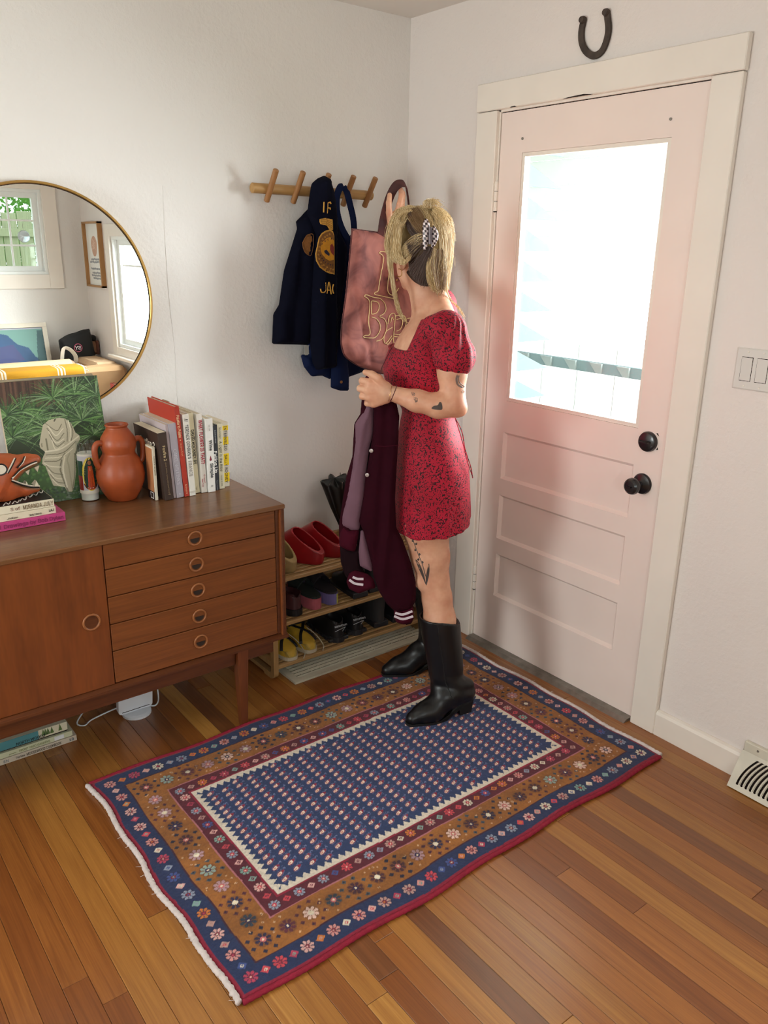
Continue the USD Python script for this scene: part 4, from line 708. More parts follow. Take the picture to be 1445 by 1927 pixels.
for j, dy in ((0, -.0035), (nv - 1, .0035)):
    t = np.arange(0, nu, 2); p = np.c_[X[t, j], Y[t, j] + dy, np.full(len(t), .0072)]; obj('selvedge', tube(p, .0065 + .0007 * np.sin(np.arange(len(t)) * 1.7), 8), redw, rug_, smooth=True)
# ---------------------------------------------------------------- shoe rack, floor grille, shoes
bamb = wood('bamboo', '#8c6a42', '#b8925f', (5, 60, 60), 0.45, 0.05); bamu = wood('bamboo_upright', '#8c6a42', '#b8925f', (60, 60, 5), 0.45, 0.05)
RK = thing('shoe_rack', 'three-tier bamboo shoe rack with slatted shelves against the back wall', 'shoe rack', (-.52, -.21, 0))
RX0, RX1, RY0, RY1 = -.881, -.145, -.353, -.055; tiers = (.408, .229, .058)
ring = Polygon([(RY0, .0), (RY1, .0), (RY1, .50), (RY0, .50)]).buffer(-.03).buffer(.03); ring = ring.difference(ring.buffer(-.024).buffer(-.012).buffer(.012)); ring = ring.union(Polygon([(RY0 + .01, .072), (RY1 - .01, .072), (RY1 - .01, .052), (RY0 + .01, .052)])); ring = ring.difference(Polygon([(RY0 + .07, -.01), (RY1 - .07, -.01), (RY1 - .08, .008), (RY0 + .08, .008)]))
for x in (RX0, RX1 - .020): obj('side_frame', xf((lambda q: (np.array(q.vertices), np.array(q.faces)))(trimesh.creation.extrude_polygon(ring, .020, engine='earcut')), (x, 0, 0), (0, 1, 0), (0, 0, 1), (1, 0, 0)), bamu, RK)
for z in tiers:
    for k in range(11):
        y = RY0 + .004 + k * (RY1 - RY0 - .02) / 10
        if k == 0: obj('front_slat', bx(RX0 + .02, RX1 - .02, RY0 - .001, RY0 + .018, z - .015, z, .002), bamb, RK)
        elif k == 10: obj('back_slat', bx(RX0 + .02, RX1 - .02, RY1 - .018, RY1, z - .012, z + .018, .002), bamb, RK)
        else: obj('slat', bx(RX0 + .02, RX1 - .02, y, y + .0165, z - .010, z - .001, .0015), bamb, RK)
    obj('cross_batten', [bx(-.525, -.505, RY0 + .018, RY1 - .018, z - .018, z - .010, .001)], bamb, RK)
gm = M('grille_paint', '#b9b4a2', 0.5, 0.12, 20, 0.1, 80); GR = thing('floor_grille', 'cream painted metal floor grille lying under the front of the shoe rack', 'grille', (-.50, -.33, 0))
gx0, gx1, gy0, gy1 = -.832, -.12, -.424, -.235; fr = Polygon([(gx0, gy0), (gx1, gy0), (gx1, gy1), (gx0, gy1)]).difference(Polygon([(gx0 + .03, gy0 + .026), (gx1 - .03, gy0 + .026), (gx1 - .03, gy1 - .026), (gx0 + .03, gy1 - .026)]))
obj('grille_frame', extr(fr, (0, 0, .001), (1, 0, 0), (0, 1, 0), .008), gm, GR); obj('duct', bx(gx0 + .03, gx1 - .03, gy0 + .02, gy1 - .02, .0005, .0015, 0), gapm, GR)
for k in range(7): y = gy0 + .034 + k * .0215; obj('louver_bar', rot(bx(gx0 + .03, gx1 - .03, y - .0065, y + .0065, .004, .0062, .0005), (1, 0, 0), .35, (0, y, .005)), gm, GR)
for k in range(15): x = gx0 + .055 + k * .044; obj('cross_bar', bx(x, x + .004, gy0 + .03, gy1 - .03, .003, .0055, .0005), gm, GR)
shoe_m = {}
def sm(n, c, r=.5, **k):
    if n not in shoe_m: shoe_m[n] = M('shoe_' + n, c, r, .12, 40, .1, 200, **k)
    return shoe_m[n]
def frame(heel, toe):  # local axes of a shoe: x from heel to toe, y to its left, z up
    h, t = np.asarray(heel, float), np.asarray(toe, float); a = (t - h); L = np.linalg.norm(a); a /= L; return h, a, np.cross([0, 0, 1.0], a), L
def clog(label, heel, ang, z, colr, inside, group, L=.245, strap=False):
    """Clog: a moulded shell with a slanted oval opening at the heel; ang: direction of the toe."""
    k = thing('clog', label, 'clog', (*heel, z), group); a = np.array([math.cos(ang), math.sin(ang), 0]); b = np.cross([0, 0, 1.0], a)
    g = SDF((-.03, -.065, -.005), (L + .02, .065, .14), .003)
    g.loft([(0.0, .006, L - .010, 0, .036), (.02, .0, L, 0, .041), (.045, -.002, L - .004, 0, .042), (.075, .002, L - .035, 0, .041), (.105, .020, L - .075, 0, .038), (.128, .045, L - .11, 0, .030)], .004)
    xx_ = (g.lo[0] + g.h * np.arange(g.d.shape[0]))[:, None, None]; zz_ = (g.lo[2] + g.h * np.arange(g.d.shape[2]))[None, None, :]
    cav = np.maximum(np.maximum(g.d + .0065, .016 - zz_), xx_ - .18); g.d = np.maximum(g.d, -cav); g.d = np.maximum(g.d, (zz_ - (.046 + .62 * xx_)) * .85)
    vv, ff = g.mesh(3); obj('shell', xf((vv, ff), (*heel, z + .0005), a, b, (0, 0, 1)), colr, k, smooth=True)
    ins = extr([(.012 + .01 * math.cos(t) + (L - .10) / 2 * (1 - math.cos(t)) * .9, .030 * math.sin(t)) for t in np.linspace(0, 6.283, 30)][:-1], (0, 0, 0), (1, 0, 0), (0, 1, 0), .003); obj('insole', xf(move(ins, (0, 0, .0152)), (*heel, z), a, b, (0, 0, 1)), inside, k)
    return k, a, b
redc = sm('red', '#8e0f17', .38); tanc = sm('tan', '#957a4c', .7)
G4 = 'shoes on the top tier of the rack'
z = tiers[0]; clog('bright red rubber clog beside the tan one on the top rack shelf', (-.632, -.318), 2.02, z, redc, redc, G4); clog('bright red rubber clog at the right, partly behind the held jacket', (-.528, -.300), 2.02, z, redc, redc, G4)
k, a, b = clog('tan suede clog with a buckle at the left end of the top rack shelf', (-.768, -.330), 1.80, z, tanc, sm('cork', '#5e4a30', .8), G4)
hp = np.array([-.768, -.330, z]); obj('rivet', [lathe([(0, 0), (.005, 0), (.005, .003), (0, .004)], hp + a * .01 + b * .042 + [0, 0, .05], b, 12)], steel, k)
def loft_shoe(name, label, cat, heel, toe, z, colr, group, ht=.09, L=None, w=.040, sole=None, sole_h=.018, tongue=None, solecol=None, opening=True):
    h, a, b, L = frame((*heel, z), (*toe, z)); k = thing(name, label, cat, (*heel, z), group); s_ = solecol or colr
    g = SDF((-.02, -.07, -.004), (L + .02, .07, ht + .03), .004)
    g.loft([(sole_h * .6, .0, L, 0, w), (.035, .002, L - .006, 0, w * .97), (.055, .004, L - .05, 0, w * .88), (.075, .006, L - .10, 0, w * .78), (ht, .004, L - .145, 0, w * .70)], .004)
    if opening: g.ell((.055, 0, ht + .004), (.052, w * .62, .040), 0, op='sub')
    um_ = g.mesh(3); k.top = um_[0]; obj('upper', xf(um_, h, a, b, (0, 0, 1)), colr, k, smooth=True)
    out = []; 
    for t in np.linspace(0, 2 * np.pi, 40)[:-1]:
        x = L / 2 + (L / 2 + .003) * math.cos(t); ww = (w + .003) * (1 - .22 * math.exp(-((x / L - .42) / .14) ** 2)); out.append((x, ww * np.sign(math.sin(t)) * abs(math.sin(t)) ** .7))
    obj('sole', xf(extr(out, (0, 0, 0), (1, 0, 0), (0, 1, 0), sole_h), h + [0, 0, .0005], a, b, (0, 0, 1)), s_, k)
    return k, h, a, b, L
blackl = sm('black', '#121215', .45); dk = sm('darkgrey', '#232226', .6)
# bottom tier
z = tiers[2]; G5 = 'shoes on the bottom tier of the rack'; yel = sm('yellow', '#b8922a', .6); cream = sm('cream_sole', '#b9ae98', .6); 
for lab, hl, tl in (('yellow sneaker with crossed black stripes at the left end of the bottom shelf', (-.770, -.125), (-.795, -.348)), ('yellow sneaker with crossed black stripes, its tongue up, second from the left', (-.688, -.112), (-.700, -.340))):
    k, h, a, b, L = loft_shoe('sneaker', lab, 'sneaker', hl, tl, z, yel, G5, .085, w=.042, sole_h=.014, solecol=cream)
    W_ = lambda x, y, zz: h + a * x + b * y + np.array([0, 0, zz])
    obj('toe_cap', xf(hull([(L - .045, y, zz) for y in (-.034, .034) for zz in (.012, .034)] + [(L - .012, y, zz) for y in (-.022, .022) for zz in (.012, .036)] + [(L + .001, y, .014) for y in (-.012, .012)]), h, a, b, (0, 0, 1)), sm('suede', '#a58a3f', .85), k)
    def on_top(pts, n=18):
        q = spline(np.array(pts, float), n); kd = cKDTree(k.top[:, :2]); r_ = []
        for x, y in q: i_ = kd.query_ball_point((x, y), .006); r_.append(W_(x, y, (k.top[i_, 2].max() if i_ else .03) + .0012))
        return np.array(r_)
    for s_ in (-1, 1): obj('stripe', tube(on_top([(L - .030, s_ * .034), (L - .060, s_ * .018), (L - .095, -s_ * .012), (L - .135, -s_ * .034)]), .003, 8, flat=(.0062, .0018)), blackl, k)
    obj('stripe', tube(on_top([(L - .125, -.036), (L - .118, -.012), (L - .118, .012), (L - .125, .036)]), .003, 8, flat=(.0075, .0018)), blackl, k)
    obj('tongue', hull([W_(L - .12, s_ * .020, .066) for s_ in (-1, 1)] + [W_(L - .165, s_ * .024, .118) for s_ in (-1, 1)] + [W_(L - .170, s_ * .023, .116) for s_ in (-1, 1)] + [W_(L - .125, s_ * .02, .064) for s_ in (-1, 1)] + [W_(L - .168, 0, .126)]), yel, k)
    obj('lace', tube(spline([W_(L - .115, .02, .070), W_(L - .07, .052, .04), W_(L - .02, .060, .012), W_(L + .012, .040, .004)], 20), .0022, 6), cream, k)
silver = sm('silver', '#b9bcc2', .4)
for lab, hl, tl, sx in (('black trail running shoe with silver lettering, left of its pair on the bottom shelf', (-.560, -.330), (-.540, -.090), 0), ('black trail running shoe, right of its pair on the bottom shelf', (-.462, -.322), (-.430, -.085), 1)):
    k, h, a, b, L = loft_shoe('trail_shoe', lab, 'trail shoe', hl, tl, z, blackl, G5, .095, w=.043, sole_h=.022, solecol=dk)
    O = h - a * .006 + b * .036 + np.array([0, 0, .070]); sd_ = -b * .98 + a * .05
    obj('lettering', text('salomon', .010, h - a * .004 + b * .030 + np.array([0, 0, .072]), -b, (0, 0, 1), .002, False, .056), silver, k)
    obj('chevron', tube(np.array([h - a * .006 + b * .028 + [0, 0, .056], h - a * .006 - b * .020 + [0, 0, .066], h - a * .006 - b * .006 + [0, 0, .050]]), .0011, 6), silver, k)
    obj('sole_lugs', [xf(bx(.01 + i * .03, .028 + i * .03, -.0445, .0445, .002, .016, .002), h, a, b, (0, 0, 1)) for i in range(7)], dk, k)
def ankle_boot(label, c, z, ht, group, mat, r=.045, ang=1.5, chel=0):
    k = thing('ankle_boot', label, 'boot', (*c, z), group); a = np.array([math.cos(ang), math.sin(ang), 0]); b = np.cross([0, 0, 1.0], a); h = np.array([*c, z])
    g = SDF((-.03, -.06, -.004), (.26, .06, ht + .02), .004); g.loft([(.012, .0, .215, 0, .038), (.04, .002, .205, 0, .038), (.065, .004, .15, 0, .036), (.095, .004, .11, 0, .037), (ht, .0, .105, 0, .040)], .004); g.ell((.053, 0, ht + .01), (.045, .033, .06), 0, op='sub')
    obj('upper', xf(g.mesh(3), h, a, b, (0, 0, 1)), mat, k, smooth=True); obj('sole', xf([bx(.09, .215, -.035, .035, 0, .012, .004), bx(0, .065, -.036, .036, 0, .024, .004)] and cat_mesh([bx(.09, .215, -.035, .035, 0, .014, .004), bx(0, .092, -.036, .036, 0, .024, .004)]), h, a, b, (0, 0, 1)), dk, k); return k
ankle_boot('tall charcoal ankle boot standing right of the running shoes on the bottom shelf', (-.340, -.318), z, .135, G5, sm('charcoal', '#2a2829', .7)); ankle_boot('black ankle boot under the jacket cuff at the right of the bottom shelf', (-.245, -.322), z, .060 + .06, G5, blackl)
# middle tier
z = tiers[1]; G6 = 'shoes on the middle tier of the rack'
def sandal(label, c, cols, ang=1.55):
    k = thing('slide_sandal', label, 'sandal', (*c, z), G6); a = np.array([math.cos(ang), math.sin(ang), 0]); b = np.cross([0, 0, 1.0], a); h = np.array([*c, z])
    out = [(.11 + .113 * math.cos(t), (.035 - .006 * math.cos(t + .6)) * np.sign(math.sin(t)) * abs(math.sin(t)) ** .75) for t in np.linspace(0, 6.283, 36)[:-1]]
    obj('platform', xf(extr(out, (0, 0, 0), (1, 0, 0), (0, 1, 0), .045), h + [0, 0, .0005], a, b, (0, 0, 1)), cols[0], k)
    if len(cols) > 2:
        for lo_, hi_, c_ in ((-.2, .45, cols[2]),): obj('heel_stripe', xf(extr(Polygon(out).buffer(.0012).intersection(Polygon([(-.01, -.04), (.05, -.04), (.05, -.008), (-.01, -.008)])), (0, 0, 0), (1, 0, 0), (0, 1, 0), .040), h + [0, 0, .003], a, b, (0, 0, 1)), c_, k)
    obj('footbed', xf(extr(Polygon(out).buffer(-.002), (0, 0, 0), (1, 0, 0), (0, 1, 0), .008), h + [0, 0, .046], a, b, (0, 0, 1)), cols[1], k)
    obj('strap', xf(tube(spline([(.13, -.036, .03), (.125, -.036, .07), (.12, 0, .100), (.125, .036, .07), (.13, .036, .03)], 20), .003, 8, flat=(.002, .035), up=(1, 0, 0)), h, a, b, (0, 0, 1)), cols[1], k)
sandal('dark platform sandal with a pink woven heel on the middle shelf', (-.662, -.325), (sm('pink', '#a3505a', .8), sm('darkgreen', '#1b231f', .7))); sandal('dark platform sandal with a purple and lime striped heel on the middle shelf', (-.584, -.325), (sm('violet', '#655a8c', .8), sm('plum', '#1d161c', .7), sm('lime', '#a3a33f', .8)))
loft_shoe('loafer', 'dark oxblood loafer half hidden at the left end of the middle shelf', 'loafer', (-.755, -.330), (-.760, -.10), z, sm('oxblood', '#3a1216', .5), G6, .088, w=.042, sole_h=.026, solecol=blackl)
ankle_boot('black rubber boot on the middle shelf, left of its pair behind the cuff', (-.462, -.335), z, .125, G6, blackl); ankle_boot('black rubber boot on the middle shelf, right of its pair', (-.372, -.325), z, .125, G6, sm('black2', '#1a1a1d', .5))
# black umbrella standing behind the rack
UM = thing('umbrella', 'closed black umbrella leaning against the wall behind the shoe rack', 'umbrella', (-.36, -.035, .47)); um = sm('umbrella', '#0f1011', .4)
p0, p1 = px(660, 1050, 1, -.075), px(630, 905, 1, -.085); ax = (p1 - p0) / np.linalg.norm(p1 - p0); Lu = .245
n_ = 10; tabs = []
base = p1 - ax * Lu; pr = [(0, 0), (.012, .0), (.022, .06), (.034, .13), (.046, .215), (.050, .240), (.040, .245), (0, .245)]
lv, lf = lathe(pr, (0, 0, 0), (0, 0, 1), 40); aa = np.arctan2(lv[:, 1], lv[:, 0]); lv[:, :2] *= (1 + .22 * np.cos(aa * 5))[:, None]; lv[:, 2] += .014 * np.cos(aa * 5) * (lv[:, 2] > .20)
e1_ = np.cross([0, 1, 0], ax); e1_ /= np.linalg.norm(e1_); obj('canopy', xf((lv, lf), base, e1_, np.cross(ax, e1_), ax), um, UM, smooth=50)
for j in range(3): a_ = j * 2.1 + .5; q = e1_ * math.cos(a_) + np.cross(ax, e1_) * math.sin(a_); obj('rib_tip', tube(np.array([base + q * .045 + ax * .22, base + q * .057 + ax * .255]), .002, 6), steel, UM)
obj('shaft', tube(np.array([base + ax * .005, base + ax * .255]), .005, 8), um, UM)
# ---------------------------------------------------------------- wall things on the right: register, switches, horseshoe
cr = M('register_paint', '#d3cdbd', 0.5, 0.06, 25, 0.1, 70); WR = thing('wall_register', 'cream metal heating register with curved fins at the foot of the right wall', 'register', (-.03, -1.93, 0))
ry0, ry1 = -1.737, -2.118; A0, A1 = np.array([-.016, 0, .108]), np.array([-.079, 0, .004])     # face slopes out to the floor
fdir = (A1 - A0); fl_ = np.linalg.norm(fdir); fdir /= fl_; fn = np.array([fdir[2], 0, -fdir[0]]); 
if fn[0] > 0: fn = -fn
face = Polygon([(0, 0), (ry0 - ry1, 0), (ry0 - ry1, fl_), (0, fl_)]); slots = []
for i in range(24):
    x = .024 + i * .0140; c_ = [(x + .030 * (1 - t) ** 1.0 * (1 - t), .014 + t * (fl_ - .034)) for t in np.linspace(0, 1, 8)]; slots.append(LineString(c_).buffer(.0042, cap_style=1))
sl_u = shapely.union_all([s_ for s_ in slots]).intersection(face.buffer(-.012)); Of = A0 + np.array([0, ry0, 0]); e1_, e2_ = np.array([0, -1.0, 0]), fdir
q = extr(face.difference(sl_u), Of, e1_, e2_, .002); obj('face_plate', q, cr, WR); obj('duct_shadow', extr(face.buffer(-.006), Of - fn * .010, e1_, e2_, .001), gapm, WR)
for i in range(24):
    x = .024 + i * .0140 + .006; c_ = np.array([Of + e1_ * (x + .030 * (1 - t) ** 2) + e2_ * (.014 + t * (fl_ - .034)) + fn * .0012 for t in np.linspace(0, 1, 8)]); obj('curved_fin', tube(c_, .0028, 6), cr, WR)
obj('top_flange', bx(-.016, 0, ry1, ry0, .105, .140, .003), cr, WR); obj('end_cheek', [hull([(a_, ry0 + d_, c_) for d_ in (0, .002) for a_, c_ in ((-.002, .108), (-.016, .108), (-.079, .003), (-.002, .003))])], cr, WR)
obj('mounting_screw', [lathe([(0, 0), (.004, 0), (.003, .002), (0, .0025)], (-.0162, ry0 - .045, .126), (-1, 0, 0), 10)], steel, WR)
obj('rust_chip', [move(xf(bx(x, x + .005, fl_ - .010, fl_ - .007, .002, .0026, 0), Of, e1_, e2_, np.cross(e1_, e2_)), (0, 0, 0)) for x in (.03, .052, .06, .10)], gapm, WR)
SP = thing('switch_plate', 'white wall plate with rocker light switches right of the door', 'light switch', (0, -1.58, 1.262)); sw = M('switch_plastic', '#dcd7d2', 0.3, 0.01)
sy0, sz0, sz1 = -1.5165, 1.2035, 1.3205; obj('cover_plate', hull([(x, y, z_) for x, d_ in ((0, 0), (-.0035, .0), (-.0055, .004)) for y in (sy0 - d_, sy0 - .163 + d_) for z_ in (sz0 + d_, sz1 - d_)]), sw, SP)
for k in range(3):
    yc = sy0 - .0355 - k * .046; obj('rocker_frame', bx(-.0060, -.004, yc - .0172, yc + .0172, 1.262 - .034, 1.262 + .034, .0005), gapm, SP)
    r_ = obj('rocker', hull([(-.0075, yc + a_, 1.262 + .0325) for a_ in (-.0158, .0158)] + [(-.0064, yc + a_, 1.262 - .0325) for a_ in (-.0158, .0158)] + [(-.004, yc + a_, 1.262 + s_ * .0325) for a_ in (-.0158, .0158) for s_ in (-1, 1)] + [(-.0062, yc + a_, 1.262) for a_ in (-.0158, .0158)]), sw, SP)
    for s_ in (-1, 1): obj('plate_screw', lathe([(0, 0), (.0028, 0), (.0022, .0014), (0, .0016)], (-.0052, yc, 1.262 + s_ * .0485), (-1, 0, 0), 10), trimm, SP)
iron = M('rusted_iron', '#4a3f38', 0.7, 0.45, 35, 0.5, 120, metallic=0.3); HS = thing('horseshoe', 'rusty iron horseshoe hung open end up over the door', 'horseshoe', (0, -.895, 2.2))
hp_ = [px(*q, 0, -.006) for q in ((1098, 38), (1094, 60), (1095, 80), (1103, 97), (1117, 105), (1131, 98), (1140, 80), (1145, 55), (1142, 24))]
obj('shoe', tube(spline(hp_, 40), .009, 10, flat=(.0105, .0048), up=(1, 0, 0)), iron, HS, smooth=40)
for e_ in (0, -1): obj('heel_calkin', lathe([(0, -.008), (.010, -.008), (.0115, 0), (.009, .009), (0, .010)], hp_[e_] + [-.004, 0, 0], (-1, 0, 0), 14), iron, HS, smooth=40)
# ---------------------------------------------------------------- peg rail and what hangs on it
oakp = wood('peg_oak', '#9c7240', '#c39a60', (4, 50, 50), 0.45, 0.04); walp = wood('peg_beech', '#8a5a32', '#ad7c4c', (30, 30, 5), 0.45, 0.04)
PR = thing('peg_rail', 'round wooden peg rail with five slanted pegs on the back wall', 'coat rack', (-.478, -.03, 1.766))
rod = lathe([(0, 0), (.0155, 0), (.0175, .002), (.0175, .524), (.0155, .526), (0, .526)], (-.741, -.045, 1.766), (1, 0, 0), 28); obj('rail', rod, oakp, PR, smooth=30)
for x in (-.64, -.30): obj('wall_spacer', lathe([(0, 0), (.011, 0), (.011, .03), (0, .03)], (x, 0, 1.766), (0, -1, 0), 16), oakp, PR)
for x in (-.6815, -.5705, -.4595, -.3485, -.2465):
    a, b = np.array([x, -.042, 1.724]), np.array([x + .004, -.108, 1.826]); d_ = (b - a) / np.linalg.norm(b - a); L_ = np.linalg.norm(b - a)
    obj('peg', lathe([(0, 0), (.0085, 0), (.0105, .002), (.0105, L_ - .002), (.0085, L_), (0, L_)], a, d_, 20), walp, PR, smooth=30)
def cloth(name, col, rough=.85, weave=0.4, var=.12, **k): return M(name, col, rough, var, 14, weave, 700, specular_ior_level=.12, **k)
def velvet(name, col, dark): 
    c, d = np.array(S(col)), np.array(S(dark))
    return look(name, {'g': ('geometry', {}), 'n': ('noise_texture', {'scale': 9, 'detail': 3, 'distortion': 1.2}), 'r': ('rgb_ramp', {'ramp': [(.35, tuple(d)), (.62, tuple(c))]}), 'p': ('principled_bsdf', {'roughness': 0.75, 'sheen_weight': 0.35, 'sheen_roughness': 0.35, 'sheen_tint': tuple(np.minimum(c * 1.6, 1))})}, [('g.position', 'n.vector'), ('n.fac', 'r.fac'), ('r.color', 'p.base_color')])
XZ = lambda y, s, ox, oy: (lambda u, v: tuple(px(ox + u / s, oy + v / s, 1, y)[[0, 2]]))
def hang(name, par, pts, y, thick, mat, T_, edge=.035, folds=(), res=.009, back=.5, fa=.006, noise_=.003, seed=0):
    """A hanging cloth piece: outline in the plane y, swelling toward the room, with long vertical folds."""
    poly = Polygon([T_(*q) for q in pts]).buffer(-.004).buffer(.008).buffer(-.004)
    def fold(p):
        r_ = noise_ * 2 * (meshkit.fbm(np.c_[p * [26, 9], np.full(len(p), seed * 3.1)], 3) - .5)
        for x0, slope, w_, amp in folds: r_ = r_ + amp * np.exp(-((p[:, 0] - x0 - slope * (p[:, 1] - 1.4)) / w_) ** 2)
        return r_ + fa * np.sin(p[:, 0] * 95 + 2.2 * np.sin(p[:, 1] * 5 + seed)) * .4
    return obj(name, puff(poly, (0, y, 0), (1, 0, 0), (0, 0, 1), thick, res, edge, fold, back), mat, par, smooth=50)
navy = cloth('navy_corduroy', '#07091a', .9, .5); navy2 = cloth('navy_lining', '#0e1a3c', .75, .3); navy3 = cloth('navy_canvas', '#0a1330', .8, .4)
gold = M('gold_thread', '#c9953a', .6, .2, 120, .5, 600); goldd = M('dark_gold_thread', '#8a5a2a', .7, .25, 120, .5, 600)
# dark navy bag under the tote
t7 = XZ(-.075, 4.19, 500, 300)
NB = thing('navy_bag', 'dark navy shoulder bag hanging behind the pink tote from the peg rail', 'bag', (-.36, -.075, 1.5))
hang('bag_body', NB, [(580, 560), (640, 620), (720, 560), (800, 640), (900, 1000), (930, 1500), (790, 1665), (650, 1715), (520, 1740), (520, 1500), (560, 1000)], -.075, .022, navy3, t7, seed=4)
strap = lambda pts, y: np.array([px(500 + u / 4.19, 300 + v / 4.19, 1, yy) for (u, v), yy in zip(pts, y)])
obj('strap', tube(spline(strap([(655, 640), (600, 540), (565, 420), (560, 300), (585, 225), (612, 215)], [-.095, -.10, -.10, -.09, -.08, -.075]), 26), .004, 8, flat=(.0135, .0022), up=(0, 1, 0)), navy2, NB)
obj('strap', tube(spline(strap([(612, 215), (640, 260), (668, 370), (690, 470), (700, 600)], [-.075, -.085, -.095, -.098, -.095]), 24), .004, 8, flat=(.0135, .0022), up=(0, 1, 0)), navy2, NB)
# the corduroy jacket
t1 = XZ(-.115, 4.19, 500, 300); JK = thing('corduroy_jacket', 'navy corduroy jacket with gold embroidered lettering and crest on the third peg', 'jacket', (-.50, -.10, 1.45))
hang('left_body', JK, [(430, 330), (340, 420), (320, 445), (275, 490), (285, 545), (240, 690), (180, 880), (140, 1150), (95, 1225), (85, 1462), (365, 1468), (400, 1300), (430, 900), (450, 500)], -.085, .030, navy, t1, folds=[(-.56, .05, .02, .008), (-.60, .12, .015, -.006)], seed=1)
hang('right_body', JK, [(560, 480), (530, 330), (580, 420), (620, 590), (665, 680), (650, 900), (625, 1100), (600, 1300), (595, 1480), (640, 1640), (540, 1640), (520, 1300), (530, 800)], -.088, .026, navy, t1, folds=[(-.40, -.05, .02, -.008)], seed=2)
JY = -.125; t2 = XZ(JY, 4.19, 500, 300)
bk = hang('back_panel', JK, [(345, 300), (365, 190), (410, 150), (460, 128), (497, 150), (520, 235), (540, 340), (552, 480), (548, 800), (545, 1100), (548, 1380), (545, 1640), (400, 1660), (370, 1600), (355, 1470), (362, 1100), (380, 800), (400, 600), (350, 470), (330, 430)], JY, .034, navy, t2, folds=[(-.515, .02, .012, .006)], seed=3, edge=.03)
hang('tail', JK, [(305, 1545), (330, 1640), (390, 1718), (470, 1710), (540, 1742), (548, 1560), (548, 1400), (400, 1400), (355, 1470), (358, 1545)], -.090, .020, navy2, t1, seed=5)
t3 = XZ(-.118, 4.19, 500, 300)
cf = hang('sleeve_cuff', JK, [(520, 1500), (515, 1800), (580, 1822), (650, 1825), (653, 1715), (640, 1560), (600, 1480), (560, 1400)], -.118, .018, navy2, t3, seed=6)
obj('cuff_button', lathe([(0, 0), (.006, 0), (.006, .002), (.003, .003), (0, .003)], px(500 + 595 / 4.19, 300 + 1755 / 4.19, 1, -.140), (0, -1, 0), 14), goldd, JK)
obj('white_tag', bx(*sorted(px(500 + q / 4.19, 300 + 1500 / 4.19, 1, -.095)[0] for q in (308, 355)), -.0965, -.095, *sorted(px(500 + 330 / 4.19, 300 + q / 4.19, 1, -.095)[2] for q in (1465, 1542)), 0), bm('#b8b4aa'), JK)
jm = trimesh.Trimesh(*meshkit.arrays(puff(Polygon([t2(*q) for q in [(345, 300), (365, 190), (410, 150), (460, 128), (497, 150), (520, 235), (540, 340), (552, 480), (548, 800), (545, 1100), (548, 1380), (545, 1640), (400, 1660), (370, 1600), (355, 1470), (362, 1100), (380, 800), (400, 600), (350, 470), (330, 430)]]).buffer(-.004).buffer(.008).buffer(-.004), (0, JY, 0), (1, 0, 0), (0, 0, 1), .034, .009, .03, None, .5))[:2], process=False)
fy = JY - .0395     # front of the embroidered panel
E1, E2 = np.array([1.0, 0, 0]), np.array([0, 0, 1.0]); t4 = XZ(fy, 4.19, 500, 300)
def stitch(name, pts, r_, mat, closed=False, par=JK, T_=t4, y=fy, n=30): p = np.array([T_(*q) for q in pts]); p = spline(p, n, closed) if len(p) > 2 else p; return obj(name, tube(np.c_[p[:, 0], np.full(len(p), y - .0012), p[:, 1]], r_, 7, closed), mat, par)
def patch(name, pts, mat, par=JK, y=fy, T_=t4, t=.0022): return obj(name, extr(Polygon([T_(*q) for q in pts]), (0, y, 0), E1, E2, t), mat, par)
# the first letters of the name above, the word below
for pts in ([(458, 335), (455, 418)], [(488, 340), (483, 425)], [(488, 342), (510, 338)], [(486, 382), (508, 384)], [(508, 340), (512, 350)], [(508, 384), (506, 396)]): stitch('embroidered_letter', pts, .0027, gold)
for pts in ([(470, 970), (470, 1030), (458, 1048), (438, 1045), (430, 1020)], [(480, 1058), (497, 970), (515, 1062)], [(487, 1030), (508, 1032)], [(533, 985), (526, 1010), (527, 1040), (534, 1056)]): stitch('embroidered_letter', pts, .0027, gold)
crest = patch('crest', [(425, 470), (470, 462), (525, 474), (527, 555), (505, 560), (478, 522), (430, 510), (424, 492)], gold)
patch('crest', [(540, 908), (482, 892), (425, 852), (396, 800), (390, 745), (402, 690), (417, 618), (440, 582), (470, 562), (505, 552), (527, 565), (538, 600)], gold)
y2 = fy - .0022; crm = M('crest_brown', '#7d5224', .8, .2, 100); crm2 = M('crest_yellow', '#c98a1e', .7, .15, 100); crm3 = M('crest_navy', '#1f1c33', .8); crm4 = M('crest_red', '#7c2a22', .8)
patch('crest_ring', [(534, 895), (484, 880), (430, 842), (405, 795), (400, 745), (410, 695), (425, 622), (447, 590), (475, 573), (505, 565), (524, 578), (534, 605)], crm, y=y2, t=.0006)
patch('crest_field', [(534, 790), (500, 800), (470, 782), (440, 745), (430, 720), (430, 690), (445, 650), (475, 622), (505, 612), (534, 640)], crm2, y=y2 - .0006, t=.0006)
patch('crest_plough', [(455, 720), (475, 712), (500, 745), (495, 762), (480, 752), (462, 738)], crm3, y=y2 - .0012, t=.0006); patch('crest_owl', [(505, 675), (520, 665), (532, 690), (534, 760), (515, 740), (502, 710)], crm4, y=y2 - .0012, t=.0006)
